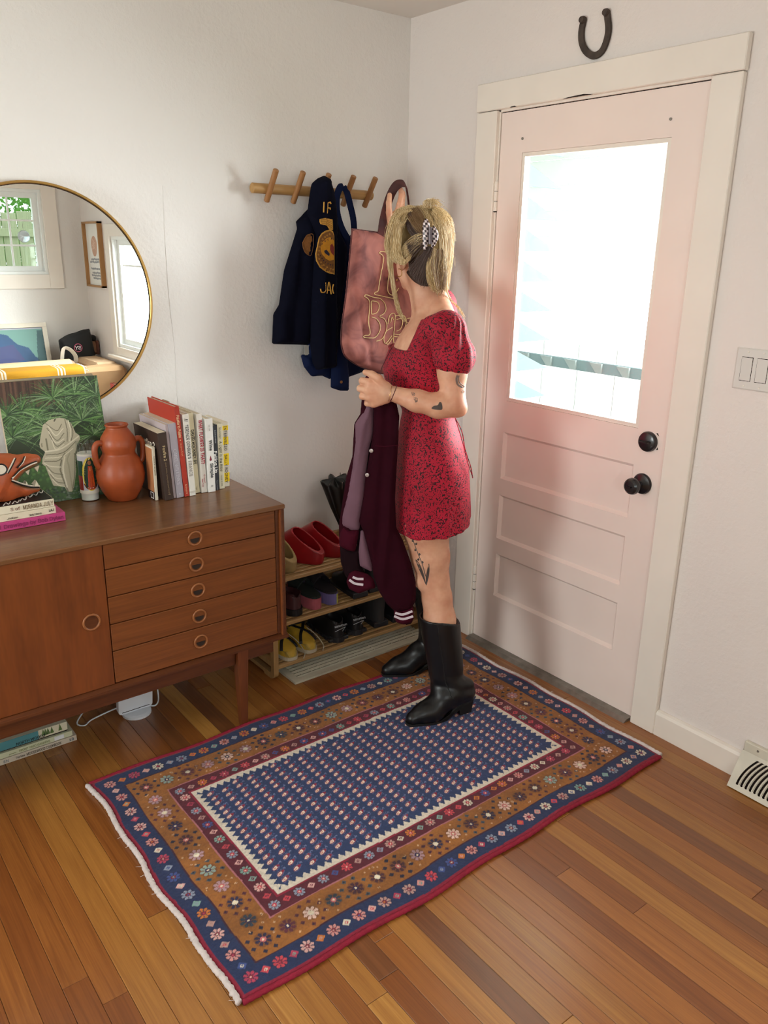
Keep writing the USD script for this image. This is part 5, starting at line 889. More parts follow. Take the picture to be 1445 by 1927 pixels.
for k, q in enumerate([(500, 590, 0), (480, 600, 0), (462, 612, 0), (445, 630, 0), (435, 655, 0), (420, 690, 0), (415, 720, 0), (412, 750, 0), (418, 785, 0), (432, 812, 0), (455, 832, 0), (480, 850, 0), (508, 862, 0), (528, 868, 0), (440, 838, 0), (470, 862, 0), (500, 878, 0)]):
    a_ = np.linspace(0, 6.283, 10, endpoint=False); obj('crest_corn', tube(np.c_[t4(q[0], q[1])[0] + .0028 * np.cos(a_), np.full(10, y2 - .0012), t4(q[0], q[1])[1] + .0022 * np.sin(a_)], .0007, 5, True), gold, JK)
def crest_word(s_, pts, h_):
    p = spline(np.array([t4(*q) for q in pts]), 60); L_ = np.r_[0, np.cumsum(np.linalg.norm(np.diff(p, axis=0), axis=1))]
    for k, ch in enumerate(s_):
        s0 = L_[-1] * (k + .1) / len(s_); i_ = min(np.searchsorted(L_, s0), len(p) - 2); d_ = p[i_ + 1] - p[i_]; d_ /= np.linalg.norm(d_); e1 = np.array([d_[0], 0, d_[1]]); e2 = np.array([-d_[1], 0, d_[0]])
        obj('crest_letter', text(ch, h_, np.array([p[i_][0], y2 - .0008, p[i_][1]]), e1, e2, .0012, True), crm3, JK)
crest_word('VOCA', [(440, 678), (458, 655), (485, 640), (532, 628)], .0052); crest_word('AGRICUL', [(420, 752), (440, 790), (470, 818), (500, 834), (536, 842)], .0050)
for pts in ([(430, 478), (470, 476), (515, 490)], [(432, 492), (470, 488), (518, 506)], [(440, 504), (478, 504), (520, 526)], [(470, 512), (500, 528), (522, 545)]): stitch('wing_feather', pts, .0006, crm, y=y2)
stitch('crest_border', [(538, 905), (482, 890), (427, 850), (398, 799), (392, 745), (404, 690), (419, 620), (441, 585), (470, 566), (505, 556)], .0013, gold, y=y2, n=50)
t5 = XZ(-.122, 4.19, 500, 300)
obj('sleeve_emblem', extr(Polygon([t5(*q) for q in [(290, 655), (318, 602), (345, 588), (370, 592), (376, 655), (360, 740), (345, 758), (312, 738), (294, 700)]]), (0, -.1205, 0), E1, E2, .002), crm, JK)
obj('emblem_figure', extr(Polygon([t5(*q) for q in [(302, 660), (325, 615), (362, 605), (366, 660), (352, 730), (318, 715)]]), (0, -.1228, 0), E1, E2, .0008), goldd, JK)
stitch('emblem_border', [(290, 655), (318, 602), (345, 588), (370, 592), (376, 655), (360, 740), (345, 758), (312, 738), (294, 700)], .0009, goldd, True, T_=t5, y=-.1228, n=40)
# ---------------------------------------------------------------- the velvet tote held by its strap
TY = -.300; t6 = XZ(TY, 4.19, 500, 300); TB = thing('velvet_tote', 'dusty pink velvet tote bag with outlined lettering held up by its strap', 'tote bag', (-.40, TY, 1.4))
tv = velvet('tote_velvet', '#a8665c', '#6d3a38'); tvd = velvet('strap_velvet', '#5c2c2c', '#3a1a1c'); thr = M('cream_thread', '#e0c78f', .5, .05)
tout = [(680, 543), (668, 680), (652, 850), (627, 1100), (597, 1300), (592, 1440), (612, 1530), (645, 1570), (720, 1622), (850, 1672), (940, 1690), (1060, 1690), (1140, 1640), (1165, 1500), (1175, 1200), (1170, 900), (1150, 600), (895, 572)]
tf = lambda p: .010 * (meshkit.fbm(np.c_[p * [13, 11], p[:, :1] * 0], 3, 5) - .5) + .007 * np.exp(-((p[:, 0] + .40 - .25 * (p[:, 1] - 1.4)) / .014) ** 2) - .006 * np.exp(-((p[:, 0] + .46 + .3 * (p[:, 1] - 1.3)) / .012) ** 2)
tpoly = Polygon([t6(*q) for q in tout]).buffer(-.006).buffer(.012).buffer(-.006); tm = puff(tpoly, (0, TY, 0), E1, E2, .030, .007, .05, tf, .6); obj('bag_body', tm, tv, TB, smooth=60)
tt = trimesh.Trimesh(tm[0], tm[1], process=False); tk = cKDTree(tm[0][:, [0, 2]]); front = tm[0][tm[0][:, 1] < TY]; fk = cKDTree(front[:, [0, 2]])
def on_tote(q): p = np.array([t6(*a) for a in q]); d_, i_ = fk.query(p, 3); y = front[i_][:, :, 1].min(1); return np.c_[p[:, 0], y - .0018, p[:, 1]]
bd = np.array(tpoly.exterior.coords); i0 = len(bd); obj('edge_piping', tube(np.c_[spline(np.array([t6(*q) for q in tout[:13]]), 70)[:, 0], np.full(70, TY - .002), spline(np.array([t6(*q) for q in tout[:13]]), 70)[:, 1]], .0028, 7), tvd, TB)
obj('top_hem', tube(np.array([[*px(500 + 682 / 4.19, 300 + 552 / 4.19, 1, TY - .008)], [*px(500 + 895 / 4.19, 300 + 580 / 4.19, 1, TY - .012)], [*px(500 + 1148 / 4.19, 300 + 610 / 4.19, 1, TY - .008)]]), .0035, 8), tvd, TB)
def line(pts, closed=False, n=60): obj('outline_letter', tube(on_tote([tuple(q) for q in spline(np.array(pts, float), n, closed)]), .0015, 7, closed), thr, TB)
line([(945, 742), (905, 733), (862, 725), (850, 738), (868, 752), (876, 775), (868, 830), (845, 960), (832, 1030), (812, 1045), (812, 1060), (840, 1068), (900, 1080), (985, 1097)])
line([(948, 765), (936, 790), (925, 880), (915, 1000), (922, 1045), (950, 1066), (978, 1048), (1000, 1010)])
line([(735, 1076), (748, 1064), (800, 1082), (850, 1094), (888, 1126), (902, 1170), (886, 1208), (850, 1232), (888, 1252), (906, 1300), (896, 1360), (868, 1410), (826, 1426)]); line([(735, 1076), (765, 1098), (776, 1140), (766, 1280), (770, 1368), (742, 1384), (735, 1396), (775, 1400), (815, 1396), (850, 1350), (852, 1290), (822, 1252), (786, 1236)])
line([(790, 1112), (828, 1122), (842, 1160), (822, 1200), (788, 1213), (786, 1190), (787, 1135)], True); line([(914, 1292), (928, 1232), (958, 1208), (976, 1224), (970, 1290), (960, 1390), (962, 1436), (978, 1446)]); line([(945, 1382), (900, 1442), (884, 1412), (900, 1350), (948, 1318)]); line([(900, 1440), (918, 1448), (950, 1400)]); line([(938, 1280), (950, 1240), (960, 1260)])
line([(976, 1230), (1040, 1224), (1062, 1262), (1050, 1320), (1010, 1372), (966, 1370)]); line([(1040, 1226), (1062, 1272), (1092, 1286), (1110, 1268), (1100, 1246), (1070, 1250)]); line([(985, 1258), (1022, 1250), (1034, 1280), (1016, 1330), (985, 1348)]); line([(966, 1390), (1010, 1396), (1040, 1420)])
sp = spline(np.array([px(u, v, 1, y) for u, v, y in ((717, 448, -.322), (722, 412, -.326), (733, 372, -.326), (745, 350, -.322), (757, 345, -.31), (764, 352, -.298), (769, 385, -.295), (776, 450, -.31))]), 50); obj('strap', tube(sp, .004, 10, flat=(.0155, .0024), up=(.35, 1, 0)), tvd, TB, smooth=40)
# ---------------------------------------------------------------- the woman
P0 = np.array([-.42, -.80, 0]); RH = np.array([math.cos(YAW), -math.sin(YAW), 0]); FH = np.array([math.sin(YAW), math.cos(YAW), 0]); ZU = np.array([0, 0, 1.0])
def wl(q): q = np.asarray(q, float); return P0 + q[..., :1] * RH + q[..., 1:2] * FH + q[..., 2:3] * ZU      # (s, m, z): along the picture, away, up
def wm(mesh_): return (wl(mesh_[0]), mesh_[1])
def loc_(u, v, m_):      # where a pixel meets the upright plane m
    d = FWD + RIGHT * (u - W / 2) / FPX - UP * (v - H / 2) / FPX; t = ((P0 + FH * m_ - EYE) @ FH) / (d @ FH); X = EYE + d * t; return np.array([(X - P0) @ RH, m_, X[2]])
WO = thing('person', 'woman with clipped-up blonde hair in a red patterned dress and tall black boots', 'person', P0)
b = SDF((-.36, -.29, .0), (.16, .55, 1.76), .0055)
b.loft([(.76, -.178, .030, 0, .150), (.86, -.186, .040, 0, .166), (.95, -.180, .018, 0, .150), (1.05, -.166, -.016, 0, .120), (1.12, -.195, -.016, 0, .130), (1.20, -.234, -.010, 0, .144), (1.27, -.212, .0, 0, .152), (1.32, -.185, .0, 0, .146), (1.355, -.160, -.012, 0, .115), (1.385, -.145, -.035, 0, .070)], .02)
for s_ in (-1, 1): b.ell((-.058, s_ * .150, 1.335), (.050, .046, .048), .03); b.cone((-.085, s_ * .02, 1.425), (-.058, s_ * .125, 1.355), .040, .042, .03); b.ell((-.182, s_ * .060, 1.20), (.044, .052, .054), .02)
b.cone((-.088, 0, 1.35), (-.125, 0, 1.475), .058, .050, .025)
F2, L2 = np.array([-.6, .8, 0]), np.array([-.8, -.6, 0]); HC = np.array([-.130, .0, 1.572]); RR = [F2, L2, ZU]
hd = lambda f, l, z: HC + F2 * f + L2 * l + ZU * z
b.ell(HC, (.094, .074, .104), .02, RR); b.ell(hd(.030, 0, -.070), (.060, .053, .052), .03, RR); b.cone(hd(.065, 0, -.105), hd(.070, 0, -.110), .020, .018, .02); b.cone(hd(.088, 0, -.005), hd(.108, 0, -.038), .008, .013, .012)
for s_ in (-1, 1):
    b.ell(hd(-.002, s_ * .076, -.035), (.018, .009, .031), .008, RR); b.ell(hd(.083, s_ * .031, -.008), (.006, .016, .011), 0, RR, 'sub'); b.ell(hd(.080, s_ * .031, -.008), (.011, .012, .011), .003, RR); b.ell(hd(.089, s_ * .032, .012), (.010, .022, .006), .01, RR)
b.cone(hd(.094, -.018, -.068), hd(.094, .018, -.068), .006, .006, .008); b.cone(hd(.092, -.016, -.078), hd(.092, .016, -.078), .007, .007, .006)
# near (left) arm: hanging, elbow bent, forearm across the front; far (right) arm raised
b.chain([(-.050, -.160, 1.345), (-.034, -.188, 1.22), (-.029, -.205, 1.125)], [.050, .043, .037], .02); b.chain([(-.029, -.205, 1.120), (-.075, -.212, 1.118), (-.140, -.206, 1.131), (-.228, -.186, 1.152)], [.037, .036, .032, .0225], .018)
b.cone((-.004, -.208, 1.105), (-.006, -.208, 1.105), .016, .016, .02)
WR_ = loc_(737, 442, .44); b.chain([(-.055, .155, 1.345), (-.065, .27, 1.39), (-.085, .385, 1.44)], [.048, .042, .036], .02); b.chain([(-.085, .385, 1.44), (-.14, .42, 1.53), WR_], [.036, .034, .022], .018)
# legs
b.chain([(-.078, -.082, .86), (-.093, -.092, .69), (-.074, -.10, .58), (-.060, -.106, .50), (-.048, -.113, .44), (-.036, -.125, .36), (-.020, -.138, .22), (.0, -.15, .10)], [.093, .0785, .064, .051, .050, .054, .045, .034], .015)
b.chain([(-.078, .082, .86), (-.085, .095, .69), (-.078, .115, .58), (-.070, .13, .50), (-.064, .138, .44), (-.055, .15, .36), (-.045, .158, .22), (-.035, .165, .10)], [.093, .078, .064, .051, .050, .054, .045, .034], .015)
b.ell((-.103, -.128, .500), (.018, .016, .026), .02)
bv, bf = b.mesh(4)
def hand(lo, hi, palm, fingers): 
    g = SDF(lo, hi, .0028)
    for a_, c_, ra, rb in palm: g.cone(a_, c_, ra, rb, .010)
    for pts, rs in fingers: g.chain(pts, rs, .0035)
    return g.mesh(3)
A = lambda *q: np.array(q, float)
lh = hand((-.335, -.235, 1.07), (-.19, -.105, 1.235), [(A(-.214, -.188, 1.149), A(-.236, -.186, 1.153), .0225, .021), (A(-.236, -.187, 1.168), A(-.284, -.184, 1.178), .018, .0145), (A(-.236, -.187, 1.156), A(-.288, -.186, 1.156), .019, .015), (A(-.236, -.187, 1.143), A(-.283, -.185, 1.134), .018, .014), (A(-.233, -.185, 1.132), A(-.272, -.182, 1.116), .015, .0135)],
    [([A(-.284, -.184, 1.181), A(-.308, -.172, 1.184), A(-.309, -.148, 1.177), A(-.289, -.138, 1.172)], [.0125, .0105, .0098, .0085]), ([A(-.288, -.186, 1.158), A(-.314, -.173, 1.160), A(-.314, -.147, 1.156), A(-.291, -.137, 1.152)], [.0128, .0108, .0100, .0088]), ([A(-.283, -.185, 1.135), A(-.307, -.173, 1.136), A(-.308, -.148, 1.134), A(-.287, -.138, 1.131)], [.0125, .0104, .0096, .0085]), ([A(-.272, -.182, 1.115), A(-.292, -.172, 1.114), A(-.293, -.152, 1.114), A(-.277, -.143, 1.113)], [.0112, .0092, .0085, .0075]),
     ([A(-.240, -.190, 1.170), A(-.258, -.194, 1.195), A(-.278, -.188, 1.206), A(-.299, -.178, 1.211)], [.016, .0128, .0112, .0085])])
h2 = lambda u, v, m_: loc_(u, v, m_)
m0 = .425
rhm = hand(loc_(735, 400, m0) - [.07, .06, .11], loc_(745, 400, m0) + [.07, .06, .10], [(WR_, h2(739, 428, m0), .022, .021), (h2(739, 428, m0), h2(743, 408, m0), .022, .019), (h2(743, 430, m0 + .02), h2(750, 405, m0 + .025), .018, .015), (h2(741, 430, m0 - .01), h2(748, 402, m0 - .005), .016, .014)],
    [([h2(735, 420, m0 - .012), h2(732, 400, m0 - .020), h2(731.5, 382, m0 - .020), h2(733, 367, m0 - .012)], [.014, .0112, .0102, .0085]), ([h2(747, 404, m0 - .008), h2(752, 384, m0 - .014), h2(755, 368, m0 - .006), h2(754, 360, m0 + .012)], [.0125, .0105, .0095, .0082]), ([h2(749, 404, m0 + .012), h2(755, 382, m0 + .008), h2(757, 364, m0 + .018), h2(754, 357, m0 + .034)], [.0125, .0108, .0098, .0085]), ([h2(750, 406, m0 + .030), h2(756, 386, m0 + .028), h2(758, 368, m0 + .038), h2(754, 362, m0 + .052)], [.012, .0104, .0094, .008]), ([h2(750, 412, m0 + .046), h2(755, 394, m0 + .046), h2(757, 380, m0 + .054), h2(753, 374, m0 + .066)], [.011, .0092, .0084, .0072])])
nb_ = len(bv); body = cat_mesh([(bv, bf), lh, rhm]); skv = wl(body[0]); skin_f = body[1]
skin = look('skin', {'g': ('geometry', {}), 'n': ('noise_texture', {'scale': 22, 'detail': 3}), 'r': ('rgb_ramp', {'ramp': [(.3, S('#c98d70')), (.7, S('#dca88a'))]}), 'b': ('noise_texture', {'scale': 420, 'detail': 2}), 'bp': ('bump', {'strength': .12, 'distance': .001}), 'p': ('principled_bsdf', {'roughness': .5, 'subsurface_weight': .18, 'subsurface_scale': .006, 'subsurface_radius': (1.0, .35, .2)})}, [('g.position', 'n.vector'), ('n.fac', 'r.fac'), ('r.color', 'p.base_color'), ('g.position', 'b.vector'), ('b.fac', 'bp.height'), ('bp.normal', 'p.normal')])
BD = obj('body', (skv, skin_f), skin, WO, smooth=True)
# marks drawn on the skin: each found where a sight line meets the body
_d = skv - EYE; _z = _d @ FWD; _U, _V = W / 2 + FPX * (_d @ RIGHT) / _z, H / 2 - FPX * (_d @ UP) / _z; _tu, _tv = _U[skin_f], _V[skin_f]; _u0, _u1, _v0, _v1 = _tu.min(1), _tu.max(1), _tv.min(1), _tv.max(1)
def on_body(u, v, tri=None):
    k = np.where((_u0 <= u) & (_u1 >= u) & (_v0 <= v) & (_v1 >= v))[0]; d = FWD + RIGHT * (u - W / 2) / FPX - UP * (v - H / 2) / FPX; best = None
    for t in k:
        a_, b_, c_ = skv[skin_f[t]]; n_ = np.cross(b_ - a_, c_ - a_); dn = n_ @ d
        if dn < 0: 
            s_ = (n_ @ (a_ - EYE)) / dn
            if best is None or s_ < best[0]: best = (s_, n_ / np.linalg.norm(n_))
    if best is None: return None
    return EYE + d * best[0] + best[1] * .0004
ink = M('tattoo_ink', '#6e615b', .6, .1)
def mark(pts, r_=.0010, n=14, closed=False):
    p = [on_body(*q) for q in (spline(np.array(pts, float), n, closed) if len(pts) > 2 else np.linspace(pts[0], pts[1], 6))]; p = [q for q in p if q is not None]
    if len(p) > 2: obj('tattoo', tube(np.array(p), r_, 6, closed), ink, BD)
def blob(pts): 
    c_ = np.mean(pts, 0); ring = [on_body(*q) for q in spline(np.array(pts, float), 22, True)]; mid = on_body(*c_)
    if mid is not None and all(q is not None for q in ring):
        half = [on_body(*(c_ + .5 * (np.array(q) - c_))) for q in spline(np.array(pts, float), 22, True)]; n_ = 22; v_ = np.array(ring + half + [mid]) ; J = np.arange(n_); J2 = (J + 1) % n_
        f_ = np.vstack([np.c_[J, J2, n_ + J2], np.c_[J, n_ + J2, n_ + J], np.c_[n_ + J, n_ + J2, np.full(n_, 2 * n_)]]); obj('tattoo', (v_, np.vstack([f_, f_[:, ::-1]])), ink, BD)
lg = lambda u, v: (460 + u / 2.89, 880 + v / 2.89); ar = lambda u, v: (660 + u / 6.02, 680 + v / 6.02)
stem = [lg(*q) for q in ((914, 322), (914, 380), (928, 425), (948, 478), (966, 522), (985, 590))]; mark(stem, .0013, 24)
for k, (u, v) in enumerate(((908, 345), (922, 372), (915, 398), (934, 415), (930, 448), (952, 472), (946, 500), (968, 515))): u_, v_ = lg(u, v); blob([(u_ - 2.2, v_), (u_, v_ - 2.6), (u_ + 2.2, v_), (u_, v_ + 2.2)])
blob([lg(*q) for q in ((1003, 520), (1006, 560), (998, 610), (988, 642), (986, 600), (994, 555))]); blob([lg(*q) for q in ((930, 500), (950, 520), (972, 570), (988, 638), (972, 605), (948, 550))])
mark([ar(*q) for q in ((1205, 150), (1190, 200), (1205, 265), (1250, 295), (1285, 285), (1240, 250), (1222, 200), (1228, 160))], .0012, 26); mark([ar(*q) for q in ((1215, 160), (1202, 205), (1220, 262), (1258, 286))], .0016, 16)
mark([ar(*q) for q in ((1262, 335), (1280, 335), (1280, 355), (1262, 355))], .0007, 14, True)
blob([ar(*q) for q in ((915, 535), (940, 505), (985, 495), (1005, 462), (1030, 475), (1035, 545), (975, 548))])
for pts in ([(690, 350), (700, 385), (720, 360)], [(705, 355), (725, 372), (712, 395)], [(710, 415), (745, 415), (755, 455)], [(715, 430), (750, 460)], [(730, 415), (735, 465), (755, 420)]): mark([ar(*q) for q in pts], .0008)
# ---- dress
drm = look('dress_print', {'g': ('geometry', {}), 'w': ('noise_texture', {'scale': 135, 'detail': 0, 'distortion': .3}), 'a': ('math', {'math_type': 'subtract', 'value2': .5}), 'ab': ('math', {'math_type': 'absolute'}), 'lt': ('math', {'math_type': 'less_than', 'value2': .080}),
    'w2': ('noise_texture', {'scale': 165, 'detail': 0}), 'mp': ('mapping', {'location': (5.2, 1.3, 8.1)}), 'g2': ('math', {'math_type': 'greater_than', 'value2': .46}), 'ml': ('math', {'math_type': 'multiply'}), 'n': ('noise_texture', {'scale': 7, 'detail': 3}), 'r': ('rgb_ramp', {'ramp': [(.3, S('#960a24')), (.7, S('#b01231'))]}),
    'mx': ('mix', {'color2': S('#2b0a12')}), 'b': ('noise_texture', {'scale': 30, 'detail': 3, 'distortion': .8}), 'bp': ('bump', {'strength': .35, 'distance': .004}), 'p': ('principled_bsdf', {'roughness': .7, 'sheen_weight': .05, 'specular_ior_level': .3})},
    [('g.position', 'w.vector'), ('w.fac', 'a.value1'), ('a.value', 'ab.value1'), ('ab.value', 'lt.value1'), ('g.position', 'mp.vector'), ('mp.vector', 'w2.vector'), ('w2.fac', 'g2.value1'), ('lt.value', 'ml.value1'), ('g2.value', 'ml.value2'), ('ml.value', 'mx.fac'), ('g.position', 'n.vector'), ('n.fac', 'r.fac'), ('r.color', 'mx.color1'), ('mx.color', 'p.base_color'), ('g.position', 'b.vector'), ('b.fac', 'bp.height'), ('bp.normal', 'p.normal')])
d = SDF((-.28, -.24, .60), (.10, .24, 1.42), .0045)
rows = [(.62, -.194, .066, 0, .188), (.70, -.199, .064, 0, .187), (.83, -.199, .055, 0, .183), (.88, -.197, .049, 0, .178), (.95, -.193, .031, 0, .165), (1.02, -.186, .003, 0, .142), (1.06, -.180, -.008, 0, .130), (1.11, -.208, -.008, 0, .138), (1.16, -.238, -.004, 0, .150), (1.20, -.246, -.001, 0, .154), (1.25, -.232, .005, 0, .158), (1.32, -.196, .009, 0, .158), (1.36, -.168, .004, 0, .146), (1.385, -.150, -.02, 0, .13)]
wv = lambda th, z: 1 + np.clip((.86 - z) / .22, 0, 1) * (.016 * np.sin(9 * th + 1.0) + .012 * np.sin(15 * th + 2.2)) + .004 * np.sin(6 * th + z * 30) 
d.loft(rows, 0, wave=wv); d.half((0, 0, .690), (.105, .06, -1))
inn = SDF(d.lo, d.lo + (d.n - 1) * d.h, d.h); inn.loft([(z, a + .006, c - .006, m_, w_ - .006) for z, a, c, m_, w_ in rows if z < .90], 0, wave=wv); n_ = np.minimum(d.d.shape, inn.d.shape); d.d = d.d[:n_[0], :n_[1], :n_[2]]; d.n = n_; d.d = np.maximum(d.d, -inn.d[:n_[0], :n_[1], :n_[2]])
sl, (gx, gy, gz) = d._win(d.lo - 1, d.lo + 2); nk = np.maximum(np.abs(gy) - .098, -(gz - (1.272 + .30 * (gx + .21)))); d._op(sl, nk, 0, 'sub'); nk2 = np.maximum(-(gz - 1.272), gx - (-.172 + (gz - 1.272) * .45)); d._op(sl, np.broadcast_to(nk2, d.d.shape), 0, 'sub')
d.half((0, 0, 1.366), (0, 0, 1)); dv, df = d.mesh(3)
DRS = obj('dress', wm((dv, df)), drm, WO, smooth=40)
for s_ in (-1, 1):
    g = SDF((-.16, -.28, 1.16) if s_ < 0 else (-.16, .08, 1.24), (.07, -.08, 1.43) if s_ < 0 else (.07, .36, 1.50), .0042)
    if s_ < 0:
        g.ell((-.055, -.166, 1.338), (.060, .052, .062), .02); g.ell((-.098, -.140, 1.325), (.042, .036, .055), .02); g.ell((-.030, -.188, 1.262), (.064, .060, .066), .03); g.half((-.03, 0, 1.204), (-.22, .05, -1)); cc_ = np.array([-.035, -.18])
    else:
        g.ell((-.055, .17, 1.352), (.060, .06, .062), .02); g.ell((-.060, .235, 1.385), (.066, .066, .066), .03); g.half((-.06, .295, 1.40), (0, 1, .3)); cc_ = np.array([-.06, .2])
    sv, sf = g.mesh(3); th_ = np.arctan2(sv[:, 1] - cc_[1], sv[:, 0] - cc_[0]); rad = .0035 * np.sin(th_ * 9 + 3 * np.sin(sv[:, 2] * 26)) * np.clip(1.2 - np.abs(sv[:, 2] - 1.31) / .09, .0, 1); sv[:, 0] += rad * np.cos(th_); sv[:, 1] += rad * np.sin(th_)
    if s_ < 0: sv[:, :2] = cc_ + np.array([.004, -.02]) + (sv[:, :2] - cc_ - np.array([.004, -.02])) * (1 - (.10 + .025 * np.sin(th_ * 14))* np.clip((1.225 - .2 * sv[:, 0] - sv[:, 2]) / .03, 0, 1))[:, None]
    obj('puff_sleeve', wm((sv, sf)), drm, DRS, smooth=40)
darkr = M('dark_red_cord', '#4d0c1a', .7)
obj('back_tie', tube(wl(spline([(-.012, -.10, 1.06), (.010, -.125, 1.02), (.024, -.115, .96), (.046, -.10, .90), (.055, -.10, .86)], 24)), .0016, 6), drm, DRS); obj('back_tie', tube(wl(spline([(-.012, -.10, 1.06), (.012, -.13, .99), (.030, -.12, .93), (.052, -.10, .87)], 24)), .0014, 6), drm, DRS)
obj('front_tie', tube(np.array([wl(loc_(u, v, m_)) for u, v, m_ in ((737, 655, -.07), (728, 672, -.10), (719, 690, -.11), (716, 704, -.11), (716, 718, -.115))]), .0014, 6), darkr, DRS)
obj('neckline_trim', tube(wl(np.array([(-.228, y, 1.2685) for y in np.linspace(-.092, .092, 12)]) + np.array([[.020 * (abs(y) / .09) ** 2, 0, 0] for y in np.linspace(-.092, .092, 12)])), .0028, 7), drm, DRS)
# ---- boots
bl = M('boot_leather', '#0b0b0e', .36, .15, 20, .12, 90, specular_ior_level=.45); bls = M('boot_sole', '#0d0c0d', .6)
def boot(heel, toe, shaft, name):
    hl, tl = np.array([*heel, 0.0]), np.array([*toe, 0.0]); fx = (tl - hl); L = np.linalg.norm(fx); fx /= L; fy = np.array([-fx[1], fx[0], 0]); at_ = lambda x, y, z: hl + fx * x + fy * y + ZU * z; z0 = .0125
    g = SDF(np.minimum(hl, tl) - [.12, .12, 0], np.maximum(hl, tl) + [.12, .12, .42], .0042)
    g.chain([at_(.033, 0, .098), at_(.075, 0, .100), at_(.115, 0, .082), at_(.165, 0, .046), at_(.205, 0, .040), at_(.246, 0, .034)], [.0335, .040, .040, .037, .030, .019], .03); g.cone(at_(.165, .012, .042), at_(.165, -.012, .042), .027, .027, .02); g.cone(at_(.244, .008, .032), at_(.244, -.008, .032), .015, .015, .01); g.cone(at_(.034, 0, .088), at_(.033, 0, .082), .034, .032, .015)
    g.loft(shaft, .025, 2.1); sl, (gx, gy, gz) = g._win(g.lo - 1, g.lo + 2); xl_ = (gx - hl[0]) * fx[0] + (gy - hl[1]) * fx[1]; g._op(sl, np.broadcast_to(.0195 + .046 * np.clip((.125 - xl_) / .045, 0, 1) - gz, g.d.shape), 0, 'int')
    inner = SDF(g.lo, g.lo + (g.n - 1) * g.h, g.h); inner.loft([(z, a + .009, c - .009, m_, w_ - .009) for z, a, c, m_, w_ in shaft if z > .24] + [(shaft[-1][0] + .05, shaft[-1][1] + .009, shaft[-1][2] - .009, shaft[-1][3], shaft[-1][4] - .009)], 0); n_ = np.minimum(g.d.shape, inner.d.shape); g.d = g.d[:n_[0], :n_[1], :n_[2]]; g.n = n_; g.d = np.maximum(g.d, -inner.d[:n_[0], :n_[1], :n_[2]])
    sl, (gx, gy, gz) = g._win(g.lo - 1, g.lo + 2); sc_ = (shaft[-1][1] + shaft[-1][2]) / 2; mc = shaft[-1][3]; top = shaft[-1][0] - .004 - .016 * np.clip((gx - sc_ - .01) / .05, 0, 1.3) ** 1.5 - .010 * np.exp(-((gx - sc_) / .016) ** 2) * 0; g._op(sl, np.broadcast_to((gz - top) * .9, g.d.shape), 0, 'int')
    v_, f_ = g.mesh(3); zr = np.clip(1 - np.abs(v_[:, 2] - .135) / .06, 0, 1); back = np.clip(((v_ - at_(.07, 0, 0)) @ -fx) / .05, 0, 1); cr_ = .0075 * zr * (.3 + .7 * back) * np.sin((v_[:, 2] - .25 * ((v_ - hl) @ fx)) * 110); nr = v_ - np.c_[np.full(len(v_), sc_ * .4 + .02), np.full(len(v_), mc), v_[:, 2]]; nr /= np.linalg.norm(nr, axis=1)[:, None]; v_ = v_ + nr * cr_[:, None]
    o = obj('boot', wm((v_, f_)), bl, WO, smooth=True)
    outl = [(.006 + 0, 0), (.012, .026), (.04, .034), (.09, .030), (.15, .041), (.19, .039), (.235, .026), (.260, .017), (.266, 0)]; outl = outl + [(x, -y) for x, y in outl[::-1][1:-1]]; pl = spline(np.array(outl), 50, True)
    ring = lambda z, k_, xs=0: np.array([at_(x + xs, y * k_, z) for x, y in pl])
    zz_ = [.0125 if x > .12 else .0125 + .046 * np.clip((.125 - x) / .045, 0, 1) for x, _ in pl]; lo = np.array([at_(x, y, zq) for (x, y), zq in zip(pl, zz_)]); hi = lo + [0, 0, .0085]; n2 = len(pl); J = np.arange(n2); J2 = (J + 1) % n2; c0, c1 = lo.mean(0), hi.mean(0)
    tri = Delaunay(pl).simplices; f3 = np.vstack([np.c_[J, J2, n2 + J2], np.c_[J, n2 + J2, n2 + J], tri[:, ::-1], tri + n2]); obj('sole', wm((np.vstack([lo, hi]), f3)), bls, o)
    obj('heel', wm(hull([at_(x, y, z) for x, y, z in [(a_, s_ * w_, .062) for s_ in (-1, 1) for a_, w_ in ((.004, .012), (.014, .027), (.075, .030))] + [(a_, s_ * w_, z0) for s_ in (-1, 1) for a_, w_ in ((.010, .012), (.018, .024), (.066, .027))]])), bls, o)
    return o, v_
nbt, nv_ = boot((.094, -.116), (-.125, -.225), [(.065, -.020, .082, -.140, .040), (.12, -.060, .066, -.146, .043), (.17, -.068, .054, -.143, .046), (.24, -.082, .048, -.136, .052), (.31, -.098, .040, -.128, .058), (.378, -.108, .031, -.124, .062)], 'boot')
fbt, fv_ = boot((.020, .190), (-.192, .118), [(.065, -.075, .015, .175, .040), (.12, -.085, .018, .170, .043), (.17, -.092, .012, .166, .046), (.24, -.100, .012, .160, .052), (.31, -.112, .012, .155, .058), (.378, -.120, .010, .150, .062)], 'boot')
wv_ = wl(nv_); dd_ = wv_ - EYE; zz_ = dd_ @ FWD; uu, vv_ = W / 2 + FPX * (dd_ @ RIGHT) / zz_, H / 2 - FPX * (dd_ @ UP) / zz_
def on_boot(u, v): k = np.where(np.hypot(uu - u, vv_ - v) < 3.5)[0]; k = k[np.argmin(zz_[k])] if len(k) else np.argmin(np.hypot(uu - u, vv_ - v)); return wv_[k] - dd_[k] / np.linalg.norm(dd_[k]) * .0008
bt = lambda u, v: (720 + u / 7.225, 1130 + v / 7.225)
for pts in ([(715, 190), (740, 350), (760, 600), (800, 850), (845, 1050), (850, 1140)], [(850, 1140), (900, 1210), (950, 1290), (975, 1370)]): obj('seam', tube(spline(np.array([on_boot(*bt(*q)) for q in pts]), 30), .0016, 6), bls, nbt)
